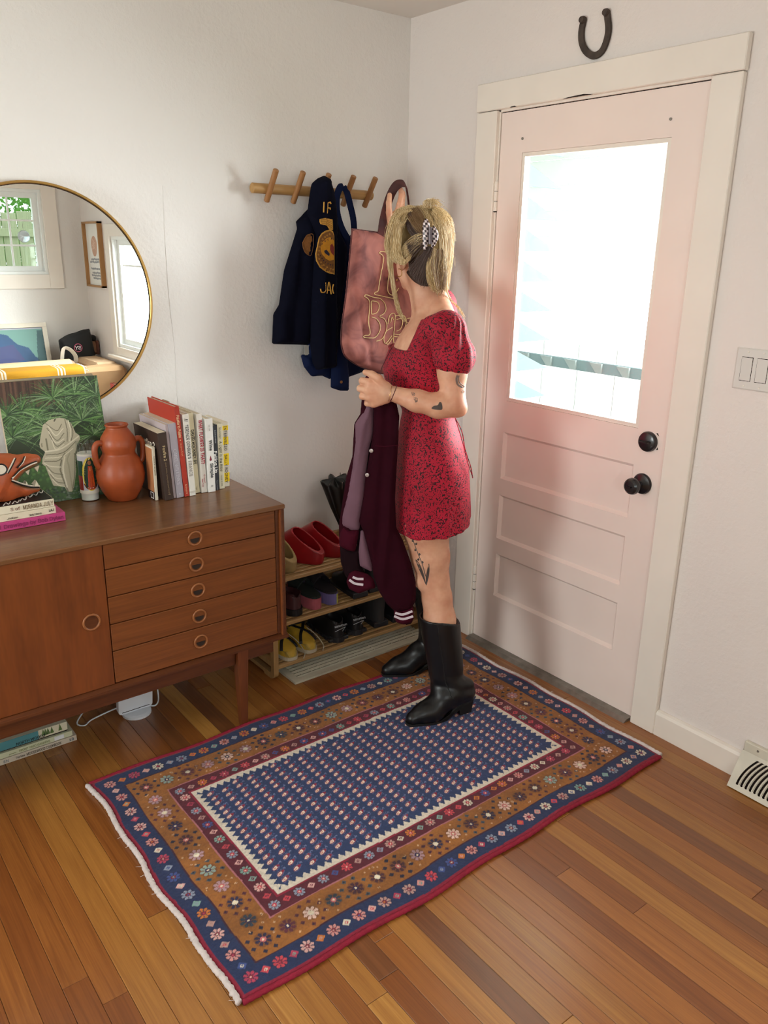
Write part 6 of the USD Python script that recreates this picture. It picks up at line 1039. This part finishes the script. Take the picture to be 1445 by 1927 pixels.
obj('pull_loop', tube(spline(np.array([on_boot(*bt(*q)) for q in ((715, 200), (720, 170), (728, 200))]), 12), .003, 6), bls, nbt)
# ---- hair
hm = MV('hair_base', .95, .4, 500, specular_ior_level=.05); hb = SDF((-.30, -.17, 1.40), (.02, .14, 1.74), .004)
hb.ell(HC + [0, 0, .016], (.104, .084, .104), .015, RR); hb.ell(hd(-.035, 0, -.03), (.072, .078, .085), .02, RR); hb.cone(hd(-.078, .01, .075), hd(-.086, -.005, -.05), .032, .022, .02); hb.cone(hd(-.02, .0, .090), hd(-.05, .0, .080), .026, .024, .02)
hb.chain([A(-.084, -.035, 1.668), A(-.072, -.045, 1.62), A(-.074, -.05, 1.55), A(-.080, -.055, 1.485)], [.024, .022, .019, .012], .02); hb.chain([A(-.190, -.01, 1.665), A(-.212, -.035, 1.62), A(-.218, -.05, 1.565), A(-.208, -.06, 1.528)], [.026, .024, .022, .016], .02)
sl, (gx, gy, gz) = hb._win(hb.lo - 1, hb.lo + 2); fwd_ = (gx - HC[0]) * F2[0] + (gy - HC[1]) * F2[1]; lat = (gx - HC[0]) * L2[0] + (gy - HC[1]) * L2[1]; hz = gz - HC[2]
face = np.maximum(.045 - fwd_, hz - .062); hb._op(sl, face, 0, 'sub'); ear_cut = np.maximum(np.maximum(-(fwd_ + .030), fwd_ - .05), hz + .012); hb._op(sl, np.broadcast_to(np.maximum(ear_cut, .060 - np.abs(lat)), hb.d.shape), 0, 'sub'); hb._op(sl, np.broadcast_to(-(hz + .112 + .35 * (fwd_ + .05)), hb.d.shape), 0, 'int')
hv_, hf_ = hb.mesh(3); blond, brown = np.array(S('#bc9d6c')), np.array(S('#42332c')); nape = np.clip(((HC[2] + .005) - hv_[:, 2]) / .03, 0, 1) * np.clip((.055 + hv_[:, 0] * -1 - .02) / .03, 0, 1) * (hv_[:, 0] < -.062); mid_ = np.exp(-((hv_[:, 0] + .150) / .030) ** 2) * np.clip((1.66 - hv_[:, 2]) / .06, 0, 1); kk_ = np.clip(np.maximum(nape, .85 * mid_), 0, 1) * (hv_[:, 0] > -.205); kk_ = kk_[:, None]
obj('hair', wm((hv_, hf_)), hm, WO, smooth=True, col=blond * (1 - kk_) + brown * kk_)
hs = look('hair_strand', {'hi': ('hair_info', {}), 'oi': ('geometry', {}), 'mp': ('mapping', {'scale': (420, 420, 9)}), 'n': ('noise_texture', {'scale': 1.0, 'detail': 2}), 'r': ('rgb_ramp', {'ramp': [(.3, S('#96774a')), (.5, S('#cfb07c')), (.68, S('#f3e4bf'))]}), 'p': ('principled_bsdf', {'roughness': .42, 'specular_ior_level': .6})}, [('oi.position', 'mp.vector'), ('mp.vector', 'n.vector'), ('n.fac', 'r.fac'), ('r.color', 'p.base_color')])
hs2 = look('hair_root_strand', {'p': ('principled_bsdf', {'roughness': .5, 'base_color': S('#54413a')})}, [])
rh = np.random.default_rng(17); HP = thing('hair_strands_tmp', '', '') if False else None
def strands(name, guides, n, spread, mat, width=.0008, pts=14, taper=True):
    """Hairs between guide lines; guides: lists of (u, v, m)."""
    G_ = [spline(np.array([loc_(u, v, -l) for u, v, l in g]), pts) for g in guides]; C, N = [], []
    for k in range(n):
        w_ = rh.dirichlet(np.ones(len(G_)) * .7); c_ = sum(a * g for a, g in zip(w_, G_)); off = rh.normal(size=3) * spread * [1, .7, .6]; t = np.linspace(0, 1, pts)[:, None]; c_ = c_ + off * (.45 + .75 * t) + np.sin(t * rh.uniform(1, 5) + rh.uniform(0, 6)) * rh.normal(size=3) * .0019
        c_ = c_[: rh.integers(int(pts * .6), pts + 1)]; C.append(wl(c_) - WO.loc); N.append(len(c_))
    path = numbered(WO.path, name); bc = UsdGeom.BasisCurves.Define(stage, path); bc.CreateTypeAttr('linear'); bc.CreateCurveVertexCountsAttr(Vt.IntArray.FromNumpy(np.array(N, np.int32))); P_ = np.vstack(C); bc.CreatePointsAttr(Vt.Vec3fArray.FromNumpy(P_.astype(np.float32))); bc.CreateWidthsAttr(Vt.FloatArray.FromNumpy(np.full(len(P_), width, np.float32))); bc.SetWidthsInterpolation('vertex')
    UsdShade.MaterialBindingAPI.Apply(bc.GetPrim()).Bind(mat); bc.GetPrim().SetCustomDataByKey('kind', 'stuff')
L_ = lambda pts: [tuple(q) for q in pts]
strands('hair_strand', [L_([(778, 390, .06), (750, 402, .065), (735, 440, .075), (733, 475, .085), (745, 494, .095)]), L_([(788, 392, .07), (765, 412, .085), (752, 450, .095), (748, 480, .10), (758, 495, .105)]), L_([(770, 388, .05), (745, 398, .05), (730, 430, .06), (727, 465, .07), (736, 488, .08)])], 1000, .0035, hs)
strands('hair_strand', [L_([(732, 455, .07), (730, 490, .075), (737, 530, .075), (744, 560, .075), (752, 590, .08), (764, 607, .085)]), L_([(738, 470, .08), (738, 505, .08), (742, 545, .08), (748, 575, .08), (758, 598, .085)])], 150, .0022, hs)
strands('hair_strand', [L_([(770, 390, .06), (785, 402, .09), (797, 420, .115), (803, 440, .125)]), L_([(800, 384, .07), (803, 400, .10), (806, 425, .12), (808, 445, .125)]), L_([(822, 392, .07), (820, 410, .10), (816, 430, .12), (812, 448, .125)]), L_([(760, 410, .09), (775, 430, .11), (790, 445, .12), (802, 455, .125)]), L_([(785, 388, .05), (800, 396, .09), (812, 410, .11), (818, 430, .125)])], 900, .003, hs)
strands('hair_strand', [L_([(815, 392, .09), (835, 405, .085), (843, 440, .08), (842, 490, .085), (832, 530, .085), (836, 552, .08)]), L_([(812, 400, .11), (828, 425, .11), (833, 465, .11), (830, 505, .11), (822, 540, .10)]), L_([(820, 390, .08), (842, 412, .07), (847, 455, .07), (846, 500, .075), (842, 548, .075)]), L_([(825, 440, .12), (828, 470, .12), (824, 510, .115), (818, 545, .105)]), L_([(830, 400, .05), (848, 430, .04), (848, 480, .05), (845, 530, .05)])], 1500, .0038, hs)
strands('hair_strand', [L_([(812, 470, .125), (803, 500, .125), (806, 530, .115), (815, 548, .10)]), L_([(818, 468, .125), (815, 500, .125), (820, 532, .115), (824, 552, .10)])], 200, .003, hs)
strands('hair_strand', [L_([(770, 470, .115), (785, 458, .12), (800, 452, .125)]), L_([(775, 490, .115), (790, 472, .12), (803, 460, .125)]), L_([(762, 455, .11), (782, 445, .12), (800, 444, .125)])], 90, .003, hs2)
strands('hair_strand', [L_([(800, 390, .09), (806, 380, .09), (816, 374, .085), (826, 378, .08)]), L_([(812, 392, .09), (822, 380, .09), (828, 388, .085), (838, 398, .08)]), L_([(795, 390, .08), (797, 380, .08), (806, 376, .07), (818, 384, .07)])], 130, .005, hs, .0007)
strands('hair_strand', [L_([(775, 396, .085), (757, 402, .09), (748, 415, .10), (757, 424, .105), (766, 412, .10)])], 40, .002, hs)
strands('hair_strand', [L_([(838, 540, .07), (846, 560, .06), (860, 580, .06), (872, 596, .07), (874, 604, .07)]), L_([(840, 545, .07), (850, 566, .06), (864, 578, .06), (876, 600, .07)])], 16, .002, hs, .0009); strands('hair_strand', [L_([(840, 420, .07), (852, 440, .06), (850, 470, .06), (853, 500, .06), (850, 530, .06)]), L_([(835, 400, .07), (848, 415, .06), (856, 440, .05)])], 26, .006, hs, .0006)
strands('hair_strand', [L_([(812, 392, .06), (830, 394, .045), (847, 412, .035), (851, 450, .035), (847, 500, .045), (841, 548, .05)]), L_([(806, 390, .08), (824, 396, .08), (840, 418, .075), (845, 460, .075), (842, 505, .08), (836, 545, .075)])], 700, .0028, hs)
strands('hair_strand', [L_([(752, 496, .09), (762, 490, .10), (774, 478, .11), (790, 462, .12), (803, 452, .128)]), L_([(748, 484, .085), (760, 470, .10), (776, 456, .115), (800, 446, .128)]), L_([(756, 470, .095), (768, 452, .105), (784, 440, .118), (800, 438, .127)])], 230, .003, hs)
strands('hair_strand', [L_([(762, 496, .105), (775, 486, .115), (790, 472, .124), (806, 462, .13)]), L_([(775, 512, .11), (785, 495, .118), (798, 478, .126), (808, 464, .13)]), L_([(795, 532, .112), (800, 510, .12), (806, 485, .127), (811, 466, .13)]), L_([(815, 546, .105), (815, 520, .115), (815, 490, .125), (814, 468, .13)]), L_([(765, 512, .10), (780, 500, .11), (795, 482, .122), (807, 466, .13)]), L_([(780, 532, .10), (792, 512, .114), (802, 488, .124), (810, 468, .13)]), L_([(798, 546, .10), (803, 520, .114), (808, 490, .125), (812, 468, .13)]), L_([(785, 524, .11), (792, 500, .12), (802, 480, .126), (810, 465, .13)])], 1500, .0022, hs2, .0008)
strands('hair_strand', [L_([(772, 398, .085), (778, 420, .10), (790, 438, .118), (802, 446, .127)]), L_([(765, 420, .09), (772, 438, .10), (785, 448, .115), (801, 450, .127)])], 260, .003, hs2, .0007)
hs3 = look('hair_mid_strand', {'p': ('principled_bsdf', {'roughness': .5, 'base_color': S('#8a6a48')})}, [])
strands('hair_strand', [L_([(772, 392, .065), (786, 404, .095), (797, 422, .120), (802, 440, .130)]), L_([(786, 390, .07), (795, 402, .10), (803, 424, .124), (807, 444, .130)]), L_([(764, 402, .085), (776, 424, .11), (790, 442, .122), (801, 450, .130)])], 330, .003, hs3, .0007)
strands('hair_strand', [L_([(758, 396, .07), (744, 415, .085), (742, 450, .092), (744, 478, .10), (756, 496, .11), (768, 488, .115)]), L_([(770, 396, .08), (758, 418, .095), (753, 452, .10), (753, 480, .108), (764, 492, .115), (774, 480, .118)])], 420, .003, hs, .0008)
strands('hair_strand', [L_([(818, 470, .125), (812, 500, .127), (818, 530, .118), (822, 552, .10)]), L_([(832, 470, .11), (838, 505, .10), (836, 535, .095), (830, 556, .09)])], 170, .004, hs3, .0007)
# claw clip, earring, bracelets
ck = lambda u, v: (640 + u / 5.56, 330 + v / 5.56); cp = lambda u, v, m_: tuple(loc_(*ck(u, v), m_)[[0, 2]])
for pts, tilt in (([(892, 448), (868, 490), (861, 560), (860, 640), (862, 720), (872, 782), (892, 785), (915, 745), (928, 640), (938, 560), (936, 505), (915, 462)], 0), ([(972, 520), (1000, 545), (1024, 590), (1031, 630), (1022, 680), (995, 730), (965, 760), (950, 765), (955, 700), (958, 620), (962, 560)], 0)):
    poly = Polygon([cp(*q, -.135) for q in pts]); q = puff(poly, P0 - FH * .133, RH, ZU, .0075, .0012, .012, None, -.3, .0012); vv4 = q[0] - P0; s_, z_ = vv4 @ RH, q[0][:, 2]; chk = ((np.floor((s_ + 1 + .25 * (z_ - 1.62)) / .0068) + np.floor(z_ / .0068)) % 2)[:, None]
    cl_ = obj('hair_clip', q, MV('clip_acetate', .22, coat_weight=.3) if tilt == 0 and '/World/person/hair_clip' not in _used and ('clipm' not in globals()) else clipm, WO, smooth=50, col=np.array(S('#2a1218')) * (1 - chk) + np.array(S('#d8c6c6')) * chk); clipm = UsdShade.Material.Get(stage, '/World/Looks/clip_acetate')
obj('clip_hinge', tube(np.array([wl(loc_(*ck(942, v), -.142)) for v in (540, 600, 660, 720)]), .0055, 8), M('clip_hinge_metal', '#5b5054', .4, metallic=.4), cl_)
er = loc_(*ck(618, 1020), -.10); obj('earring', tube(wl(np.array([er + [.0085 * math.cos(t), .003 * math.cos(t), -.0115 * math.sin(t)] for t in np.linspace(-1.9, 2.3, 22)])), .0011, 7), M('earring_gold', '#c99b52', .25, metallic=.9), WO); obj('earring', trimesh.creation.icosphere(2, .0022).apply_translation(wl(loc_(*ck(595, 1095), -.10))), UsdShade.Material.Get(stage, '/World/Looks/earring_gold'), WO)
for (s_, r_, mt, tw, wd) in ((-.212, .0262, 'cord', .010, .0011), (-.222, .0252, 'chain', .004, .0007)):
    obj('bracelet', tube(wl(np.array([(s_ + tw * math.sin(t), -.189 + r_ * math.cos(t), 1.149 + r_ * .98 * math.sin(t)) for t in np.linspace(0, 6.283, 36)[:-1]])), wd, 6, True), darkr if mt == 'cord' else UsdShade.Material.Get(stage, '/World/Looks/earring_gold'), WO)
# ---------------------------------------------------------------- the varsity jacket in her hand
VM = -.125; vp = lambda u, v: tuple(loc_(600 + u / 4.38, 740 + v / 4.38, VM)[[0, 2]]); VJ = thing('varsity_jacket', 'burgundy varsity jacket with white-striped cuffs hanging from her left hand', 'jacket', wl(np.array([-.26, VM, .7])))
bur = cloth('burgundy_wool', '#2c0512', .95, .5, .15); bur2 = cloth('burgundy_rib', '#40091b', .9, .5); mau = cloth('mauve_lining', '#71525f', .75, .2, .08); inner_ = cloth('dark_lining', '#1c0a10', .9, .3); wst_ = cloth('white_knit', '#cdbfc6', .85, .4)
def jp(name, pts, off, thick, mat, folds=(), edge=.03, back=.5, seed=0, res=.008, T_=None):
    poly = Polygon([(T_ or vp)(*q) for q in pts]).buffer(-.004).buffer(.008).buffer(-.004)
    def fold(p):
        r_ = .006 * (meshkit.fbm(np.c_[p * [24, 7], np.full(len(p), seed * 2.7)], 3) - .5)
        for x0, sl_, w_, a_ in folds: r_ = r_ + a_ * np.exp(-((p[:, 0] - x0 - sl_ * (p[:, 1] - .9)) / w_) ** 2)
        return r_
    return obj(name, puff(poly, P0 + FH * (VM - off), RH, ZU, thick, res, edge, fold, back), mat, VJ, smooth=50)
jp('outer_edge', [(372, -120), (352, 60), (342, 170), (292, 250), (276, 520), (226, 690), (196, 880), (166, 1085), (168, 1220), (260, 1260), (330, 900), (400, 500), (450, 100), (440, -60), (425, -140)], .000, .014, bur, seed=1)
jp('inside_back', [(420, 60), (300, 300), (250, 800), (215, 1080), (300, 1240), (380, 1300), (420, 1280), (400, 800), (430, 500), (470, 200)], -.010, .010, inner_, seed=12); jp('lining_panel', [(398, 60), (370, 150), (300, 245), (303, 400), (281, 580), (241, 800), (197, 1000), (192, 1082), (270, 1122), (335, 1118), (345, 1000), (372, 850), (385, 690), (415, 450), (445, 330), (452, 90)], .008, .016, mau, folds=[(-.335, .22, .010, .010), (-.365, .25, .012, -.006)], seed=2)
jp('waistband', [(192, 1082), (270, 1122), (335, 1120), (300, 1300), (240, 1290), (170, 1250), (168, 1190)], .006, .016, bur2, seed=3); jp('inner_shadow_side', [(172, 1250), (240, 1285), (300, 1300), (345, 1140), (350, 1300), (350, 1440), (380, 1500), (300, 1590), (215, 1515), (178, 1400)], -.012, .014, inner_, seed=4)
jp('lining_tail', [(345, 1120), (372, 1128), (402, 1250), (437, 1400), (443, 1465), (385, 1440), (338, 1415), (328, 1300)], .006, .010, mau, seed=5, edge=.02)
jp('body_panel', [(440, -70), (560, -60), (640, 80), (662, 180), (652, 420), (642, 570), (627, 850), (637, 1100), (690, 1200), (762, 1400), (798, 1550), (798, 1690), (762, 1765), (660, 1790), (620, 1778), (560, 1722), (500, 1625), (452, 1500), (438, 1400), (402, 1250), (370, 1128), (332, 1050), (366, 850), (384, 700), (418, 500), (448, 300), (452, 90)], .012, .020, bur, folds=[(-.20, .10, .015, .010), (-.24, .05, .012, -.008), (-.16, -.15, .016, .008)], seed=6, edge=.04)
jp('collar', [(376, -130), (400, -155), (440, -150), (520, -80), (560, -60), (440, -40), (400, 40), (380, 60)], .008, .012, bur2, seed=7, edge=.02)

jp('left_cuff', [(250, 1475), (300, 1450), (400, 1480), (450, 1520), (470, 1590), (400, 1612), (330, 1640), (250, 1600), (228, 1540)], .010, .018, bur2, seed=8)
jp('right_cuff', [(618, 1745), (690, 1770), (775, 1735), (782, 1840), (760, 1875), (700, 1890), (640, 1872), (618, 1830)], .014, .020, bur2, seed=9); jp('cuff_opening', [(625, 1855), (700, 1888), (775, 1858), (765, 1885), (700, 1905), (640, 1885)], .008, .018, inner_, seed=10, edge=.02)
def band(pts, off, name='cuff_stripe'): p = np.array([(*vp(*q),) for q in pts]); p = spline(p, 16); obj(name, tube(P0 + RH * p[:, :1] + FH * (VM - off) + ZU * p[:, 1:2], .003, 8, flat=(.0044, .0016) if name == 'cuff_stripe' else (.0014, .001), up=tuple(-FH)), wst_ if name == 'cuff_stripe' else bur2, VJ)
band([(462, 412), (540, 418), (655, 408)], .0330, 'pocket_seam'); band([(282, 1485), (320, 1500), (370, 1502)], .0315); band([(254, 1508), (300, 1538), (368, 1548)], .0315); band([(628, 1772), (690, 1785), (768, 1758)], .0375); band([(620, 1798), (690, 1822), (774, 1800)], .0375)
for u, v, o_ in ((433, 455, .0315), (399, 652, .0315)): c_ = vp(u, v); obj('snap_button', lathe([(0, 0), (.0068, 0), (.0062, .0022), (.003, .003), (0, .003)], P0 + RH * c_[0] + FH * (VM - o_) + ZU * c_[1], -FH, 16), M('snap_metal_%d' % u, '#b5a9a6', .35, metallic=.5), VJ)
# ---------------------------------------------------------------- behind the camera, seen in the mirror
sued = M('tan_suede', '#b08a63', .85, .1, 6, .3, 200); sued2 = M('tan_cushion', '#c6a583', .85, .1, 6, .3, 200)
SO = thing('sofa', 'tan suede sofa along the far wall, reflected at the bottom of the mirror', 'sofa', (-1.0, -3.6, 0))
obj('base', bx(-2.0, -.03, -3.92, -3.22, .06, .36, .02), sued, SO); obj('near_rest', bx(-2.0, -.03, -3.40, -3.22, .30, .715, .03), sued, SO)
obj('arm', bx(-.22, -.03, -3.92, -3.38, .30, .725, .03), sued2, SO); obj('arm', bx(-2.0, -1.8, -3.92, -3.38, .30, .70, .03), sued, SO)
obj('seat_cushion', bx(-1.78, -.24, -3.91, -3.42, .36, .50, .04), sued2, SO)
for x in (-1.95, -.08):
    for y in (-3.95, -3.27): obj('foot', lathe([(0, 0), (.02, 0), (.026, .06), (0, .06)], (x, y, 0), n=14), teakd, SO)
def bolster(label, p, q, r_, mat): k = thing('cushion', label, 'cushion', (np.array(p) + q) / 2); d_ = np.array(q, float) - p; L_ = np.linalg.norm(d_); obj('cover', tube(spline([np.array(p), np.array(p) + d_ * .05, np.array(p) + d_ * .5, np.array(p) + d_ * .95, np.array(q)], 24), [r_ * math.sqrt(max(0, min(1, min(i, 23 - i) / 2.2))) + .004 for i in range(24)], 18), mat, k, smooth=True)
bolster('long cream bolster lying behind the near sofa rest in the mirror', (-1.35, -3.50, .66), (-.36, -3.50, .665), .085, M('cream_cushion', '#d8bd97', .85, .06)); bolster('pinkish tan pillow leaning by the sofa arm in the mirror', (-.50, -3.60, .645), (-.30, -3.70, .645), .075, M('pink_cushion', '#cfa78d', .85, .06))
TH = thing('throw_blanket', 'mustard throw with white stripes draped over the near sofa rest in the mirror', 'blanket', (-.62, -3.31, .72))
nx_, ns_ = 160, 26; xs = np.linspace(-.98, -.345, nx_); prof_ = spline(np.array([(-3.203, .40), (-3.205, .62), (-3.212, .715), (-3.26, .732), (-3.33, .733), (-3.40, .730), (-3.415, .69), (-3.415, .58)]), ns_)
V_ = np.stack([np.repeat(xs, ns_), np.tile(prof_[:, 0], nx_), np.tile(prof_[:, 1], nx_)], 1); V_[:, 1] += .004 * np.sin(V_[:, 0] * 60) * 0 + .003 * np.sin(V_[:, 2] * 30 + V_[:, 0] * 17); c_ = np.zeros((len(V_), 3)); c_[:] = S('#c08a17'); xx = V_[:, 0]
for x0 in (-.925, -.905, -.885, -.535, -.513, -.491, -.35): c_[np.abs(xx - x0) < .005] = S('#e6dcc8')
V2 = V_ + [0, 0, 0]; ctr = np.array([0, -3.31, .5]); V2[:, 1] += np.where(V_[:, 1] > -3.25, -.004, .004) * (V_[:, 2] < .715); V2[:, 2] -= .004 * (V_[:, 2] >= .715); F_ = qmesh(None, nx_, ns_); obj('cloth', (np.vstack([V_, V2]), np.vstack([F_, F_[:, ::-1] + len(V_)])), MV('throw_cloth', .9, .4, 300), TH, smooth=True, col=np.vstack([c_, c_]))
obj('tassel', [tube(np.array([(-.345, y, z), (-.325, y + .004, z - .012)]), .003, 6) for y, z in zip(prof_[4:18:3, 0], prof_[4:18:3, 1])], M('throw_tassel', '#e3d9c6', .9), TH)
AP = thing('abstract_painting', 'white-framed deep blue abstract painting leaning on the far wall in the mirror', 'painting', (-.72, -3.98, .51))
BP = Print(.78, .42, .004, '#3a5c86'); BP.c *= (.7 + .6 * meshkit.fbm(np.stack([BP.X * 6, BP.Y * 6, BP.X * 0], -1), 4))[..., None]; BP.fill([(0, .0), (.78, 0), (.78, .14), (.5, .2), (.2, .16), (0, .2)], '#1f5288', .8); BP.fill([(0, .36), (.12, .40), (.3, .38), (.42, .395), (.52, .37), (.58, .30), (.66, .27), (.70, .2), (.78, .12), (.78, .42), (0, .42)], '#7ba79c', .9); BP.fill([(.70, 0), (.78, 0), (.78, .40), (.74, .40), (.72, .25)], '#33505a', .8); BP.fill([(.25, .25), (.55, .30), (.62, .18), (.4, .12)], '#554a7d', .6); BP.fill([(0, .41), (.78, .41), (.78, .42), (0, .42)], '#c9bfd0', .8)
lean = lambda x, y, z: np.array([x, -4.035 + .10 * (1 - (z - .5) / .5) + y, z]); e2v = lean(0, 0, 1) - lean(0, 0, 0); e2v /= np.linalg.norm(e2v)
mm, cc = BP.mesh(plane_of(lean(-1.17, .004, .53), (1, 0, 0), e2v)); obj('painted_face', mm, printm, AP, col=cc); n3 = np.cross((1, 0, 0), e2v)
for a0, a1, b0, b1 in ((-.035, .815, -.035, 0), (-.035, .815, .42, .455), (-.035, 0, 0, .42), (.78, .815, 0, .42)): obj('frame_bar', xf(bx(a0, a1, b0, b1, -.018, .012, .002), lean(-1.17, 0, .53), (1, 0, 0), e2v, -n3), whitep2, AP)
obj('backing', xf(bx(0, .78, 0, .42, -.016, -.010, 0), lean(-1.17, 0, .53), (1, 0, 0), e2v, -n3), whitep2, AP)
BG = thing('canvas_bag', 'black canvas bag with a round pink lettered badge on the sofa in the mirror', 'bag', (-.19, -3.86, .5)); bcan = M('black_canvas', '#1d1e20', .85, .1)
bpoly = Polygon([(-.30, .50), (-.05, .50), (-.045, .70), (-.075, .93), (-.13, .925), (-.19, .905), (-.225, .90), (-.265, .885), (-.32, .855)]); obj('body', puff(bpoly, (0, -3.86, 0), (-1, 0, 0), (0, 0, 1), .05, .012, .05, None, .8) if False else xf(puff(Polygon([(-x, z) for x, z in bpoly.exterior.coords[:-1]]), (0, 0, 0), (1, 0, 0), (0, 0, 1), .05, .012, .05, None, .8), (0, -3.86, 0), (-1, 0, 0), (0, -1, 0), (0, 0, 1)), bcan, BG, smooth=50)
yb = -3.80; th = np.linspace(0, 6.283, 30)[:-1]; pinkm = M('badge_pink', '#b85a74', .6); obj('badge', tube(np.c_[-.195 + .030 * np.cos(th), np.full(29, yb), .795 + .030 * np.sin(th)], .0035, 8, True), pinkm, BG); obj('badge_lettering', text('SY', .026, (-.172, yb, .782), (-1, 0, 0), (0, 0, 1), .003, True), bm('#e8dfe2'), BG)
obj('strap', tube(spline([(-.335, -3.78, .70), (-.325, -3.74, .80), (-.28, -3.74, .795), (-.235, -3.76, .74), (-.23, -3.78, .68)], 24), .006, 8, flat=(.016, .002)), whitep2, BG)
B2_ = thing('leather_bag', 'brown and black leather bag on the sofa arm behind the canvas bag in the mirror', 'bag', (-.06, -3.92, .72)); obj('body', bx(-.10, -.015, -3.97, -3.86, .727, .83, .02), M('tan_leather', '#8a6248', .6), B2_); obj('side_strip', bx(-.035, -.012, -3.968, -3.855, .728, .835, .01), M('brown_leather', '#5d3020', .5), B2_); obj('dark_flap', bx(-.11, -.02, -3.99, -3.88, .83, .875, .02), bcan, B2_)
FP = thing('framed_print', 'oak-framed print with a peach blob and grey lettering on the right wall in the mirror', 'framed print', (0, -3.775, 1.49)); oakf = M('oak_frame', '#a97c4c', .5, .1)
y0_, y1_, z0_, z1_ = -3.945, -3.60, 1.25, 1.725
for q in ((y0_, y1_, z0_, z0_ + .014), (y0_, y1_, z1_ - .014, z1_), (y0_, y0_ + .014, z0_, z1_), (y1_ - .014, y1_, z0_, z1_)): obj('frame_bar', bx(-.036, 0, q[0], q[1], q[2], q[3], .001), oakf, FP)
FPp = Print(.317, .447, .003, '#e9e6e0'); rp = np.random.default_rng(4); a_ = np.linspace(0, 6.283, 60)[:-1]; FPp.fill([(.16 + .062 * math.cos(t) * (1 + .08 * math.sin(3 * t)), .285 + .075 * math.sin(t)) for t in a_], '#c79c84')
for k in range(9): FPp.stroke([(.12 + rp.uniform(0, .05), .24 + rp.uniform(0, .09)), (.17 + rp.uniform(0, .04), .25 + rp.uniform(0, .09))], .006, '#d9b7a2')
for z in (.19, .17, .12, .09, .07, .05):
    x = .08
    while x < .24: w_ = rp.uniform(.012, .035); FPp.stroke([(x, z), (x + w_, z + rp.uniform(-.004, .004))], .010, '#8f9093'); x += w_ + .012
mm, cc = FPp.mesh(plane_of((-.010, y1_ - .014, z0_ + .014), (0, -1, 0), (0, 0, 1))); obj('print_sheet', mm, printm, FP, col=cc); obj('print_backing', bx(-.008, -.001, y0_ + .002, y1_ - .002, z0_ + .002, z1_ - .002, 0), whitep2, FP)
